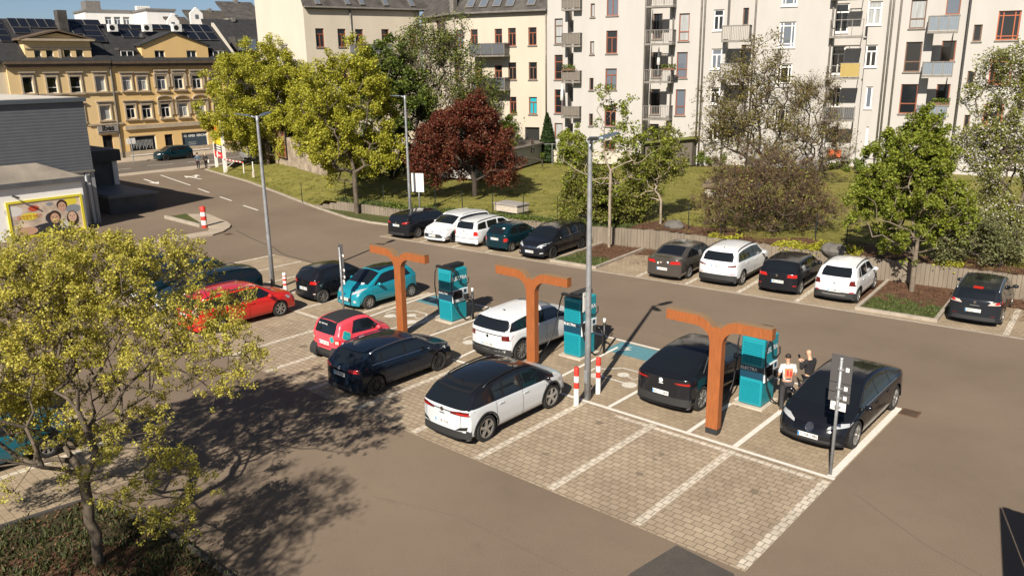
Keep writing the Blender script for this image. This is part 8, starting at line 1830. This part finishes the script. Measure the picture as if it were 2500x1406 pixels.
def joints(**k):
    J = dict(pelvis=(0, 0, .95), chest=(0, .01, 1.34), neck=(0, .02, 1.50), head=(0, .06, 1.635), look=(0, 1, -.35),
      sh_l=(-.175, .0, 1.42), sh_r=(.175, .0, 1.42), el_l=(-.235, .02, 1.14), el_r=(.235, .02, 1.14), wr_l=(-.13, .24, 1.16), wr_r=(.13, .24, 1.16), hand_l=(-.06, .33, 1.18), hand_r=(.06, .33, 1.18),
      hip_l=(-.09, 0, .90), hip_r=(.09, 0, .90), kn_l=(-.105, .03, .50), kn_r=(.105, .03, .50), an_l=(-.11, -.02, .085), an_r=(.11, -.02, .085), toe_l=(-.13, .11, .035), toe_r=(.13, .11, .035))
    J.update(k); return J
M_TEEW = mat('white_cotton', (.62, .60, .57), .85, vary=.06, scale=6, bump=.3, bscale=9); M_TEEB = mat('black_cotton', (.014, .014, .016), .85); M_TRD = mat('dark_trousers', (.035, .034, .036), .85, vary=.2, scale=6); M_JEAN = mat('dark_jeans', (.020, .022, .028), .85)
M_HAIRD = mat('hair_dark', (.022, .015, .011), .7); M_PHONE = mat('phone_black', (.008, .008, .009), .2)
def phone(root, at, d, u):
    m = MB(); d = Vector(d).normalized(); u = Vector(u).normalized(); n = d.cross(u); c = Vector(at); q = [c+d*a*.075+u*b*.036 for a, b in ((-1, -1), (1, -1), (1, 1), (-1, 1))]; m.hexa([v-n*.005 for v in q]+[v+n*.005 for v in q]); m.build('phone', M_PHONE, root)
M_PRINT = mat('print_orange', (.50, .10, .035), .8, vary=.5, scale=14, col2=(.62, .26, .14))
def tee_print(root, J, hc, fwd, hv, rt):
    phone(root, (-.03, .36, 1.20), (0, 1, .5), (1, 0, 0))
    sh = [o for o in root.children if o.name.startswith('shirt')][0].data; bv = BVHTree.FromPolygons([v.co.copy() for v in sh.vertices], [tuple(p.vertices) for p in sh.polygons])
    def onback(x0, z0, x1, z1, mt, off, name):
        V = []; nx, nz = 8, 9
        for i in range(nx+1):
            for j in range(nz+1):
                x = x0+(x1-x0)*i/nx; z = z0+(z1-z0)*j/nz; h = bv.ray_cast(Vector((x, -1, z)), Vector((0, 1, 0)))[0]; V.append((x, (h.y if h else -.1)-off, z))
        me = bpy.data.meshes.new(name); me.from_pydata(V, [], [(i*(nz+1)+j, (i+1)*(nz+1)+j, (i+1)*(nz+1)+j+1, i*(nz+1)+j+1) for i in range(nx) for j in range(nz)]); me.update(); link(name, me, mt, root, True)
    onback(-.115, 1.09, .115, 1.38, M_PRINT, .005, 'back_print'); onback(-.08, 1.05, .08, 1.085, M_PHONE, .006, 'back_print_caption'); onback(-.06, 1.15, .0, 1.33, mat('print_red_figure', (.48, .03, .02), .8, vary=.3, scale=20), .008, 'print_figure'); onback(.03, 1.15, .085, 1.31, mat('print_red_figure', (1, 0, 0)), .008, 'print_figure')
def glasses(root, J, hc, fwd, hv, rt):
    m = MB()
    for s_ in (-1, 1): m.tube([hc+fwd*.093+rt*s_*(.032+.022*math.cos(a))+hv*(.010+.016*math.sin(a)) for a in [i*.7854 for i in range(9)]], .003, 4); m.tube([hc+fwd*.09+rt*s_*.055+hv*.012, hc+rt*s_*.078+hv*.008], .003, 4)
    m.build('glasses', M_PHONE, root); phone(root, (-.02, .40, 1.42), (0, .4, 1), (1, 0, 0))
person('man in white T-shirt with an orange back print, looking at his phone', (-8.30, 21.08, 0), R_(38), 1.0, joints(head=(0, .085, 1.625), neck=(0, .035, 1.49), look=(-.1, 1, -.75), chest=(0, .0, 1.33)), M_SKIN, M_TEEW, M_TRD, mat('white_shoe', (.6, .58, .55), .6), M_HAIRD, extra=tee_print, hairr=.97)
person('bald man in black with glasses holding a phone up, behind the man in white', (-8.02, 21.95, 0), R_(68), .975, joints(head=(0, .075, 1.635), look=(0, 1, -.55), el_l=(-.24, .10, 1.17), el_r=(.24, .10, 1.17), wr_l=(-.08, .28, 1.33), wr_r=(.08, .28, 1.31), hand_l=(-.03, .36, 1.38), hand_r=(.02, .36, 1.36)), M_SKIN2, M_TEEB, M_JEAN, M_BLACK, None, long_sleeve=True, extra=glasses, width=1.08)
GP = 'two people walking to the street'
w1 = dict(wr_l=(-.27, .10, .86), wr_r=(.27, -.06, .86), hand_l=(-.27, .14, .78), hand_r=(.27, -.03, .78), el_l=(-.26, .0, 1.13), el_r=(.26, -.06, 1.13), kn_l=(-.1, .14, .5), an_l=(-.1, .22, .09), toe_l=(-.1, .35, .05), kn_r=(.1, .02, .5), an_r=(.1, -.16, .10), toe_r=(.1, -.03, .04), look=(0, 1, 0))
def hat(root, J, hc, fwd, hv, rt): m = MB(); m.lathe([(.15, 0), (.16, .012), (.09, .02), (.085, .10), (.0, .11)], 16, tuple(hc+hv*.06)); m.build('hat', M_TEEB, root, True)
def bag(root, J, hc, fwd, hv, rt): m = MB(); m.box(.26, -.14, .62, .40, .16, .98); bevel_build(m, 'white_bag', M_TEEW, root, .04, 2); m = MB(); m.tube([(.33, -.08, .97), (.2, .0, 1.42), (.33, .1, .97)], .01, 5); m.build('bag_strap', M_TEEW, root)
person('man in a blue jacket and dark hat walking away towards the street', P(485, 414), R_(55), .92, joints(**w1), M_SKIN2, mat('denim_jacket', (.06, .10, .14), .8), M_TEEB, M_BLACK, M_HAIRD, long_sleeve=True, extra=hat, width=1.1)
person('person in black carrying a white shoulder bag, walking beside the man in blue', P(504, 411), R_(50), .86, joints(**w1), M_SKIN2, M_TEEB, M_TEEB, M_BLACK, mat('hair_blond', (.45, .33, .18), .7), long_sleeve=True, extra=bag, hairr=1.1)
# ================================================================== SKY, SUN, CAMERA
w = bpy.data.worlds.new('World'); SC.world = w; w.use_nodes = True; N = w.node_tree.nodes; L = w.node_tree.links
sky = N.new('ShaderNodeTexSky'); sky.sky_type = 'NISHITA'; sky.sun_disc = False
SUN_EL = R_(37.0); sdir = Vector((0.351, -0.936, 0)).normalized()          # towards the sun
sky.sun_elevation = SUN_EL; sky.sun_rotation = math.atan2(sdir.x, sdir.y); sky.air_density = 0.6; sky.dust_density = 0.7; sky.ozone_density = 1.6
bg = N['Background']; bg.inputs['Strength'].default_value = SKY_STR; L.new(sky.outputs[0], bg.inputs['Color'])
su = bpy.data.lights.new('sun', 'SUN'); su.energy = SUN_STR; su.angle = R_(0.53); su.color = (1.0, 0.91, 0.79)
so = bpy.data.objects.new('sun', su); COL.objects.link(so)
v = Vector((sdir.x*math.cos(SUN_EL), sdir.y*math.cos(SUN_EL), math.sin(SUN_EL)))
so.rotation_euler = v.to_track_quat('Z', 'Y').to_euler(); so.location = (0, -40, 60)
cd = bpy.data.cameras.new('camera'); cd.sensor_width = 36; cd.lens = FPX/2500*36; cd.clip_end = 2000; cd.clip_start = 0.1
co = bpy.data.objects.new('camera', cd); COL.objects.link(co)
co.matrix_world = Matrix(((CR.x, CU.x, -CF.x, 0), (CR.y, CU.y, -CF.y, 0), (CR.z, CU.z, -CF.z, CAMH), (0, 0, 0, 1)))
SC.camera = co
SC.view_settings.view_transform = 'Standard'; SC.view_settings.look = 'None'; SC.view_settings.gamma = 1; SC.view_settings.exposure = EXPO
SC.cycles.max_bounces = 8; SC.cycles.diffuse_bounces = 5; SC.cycles.transparent_max_bounces = 8
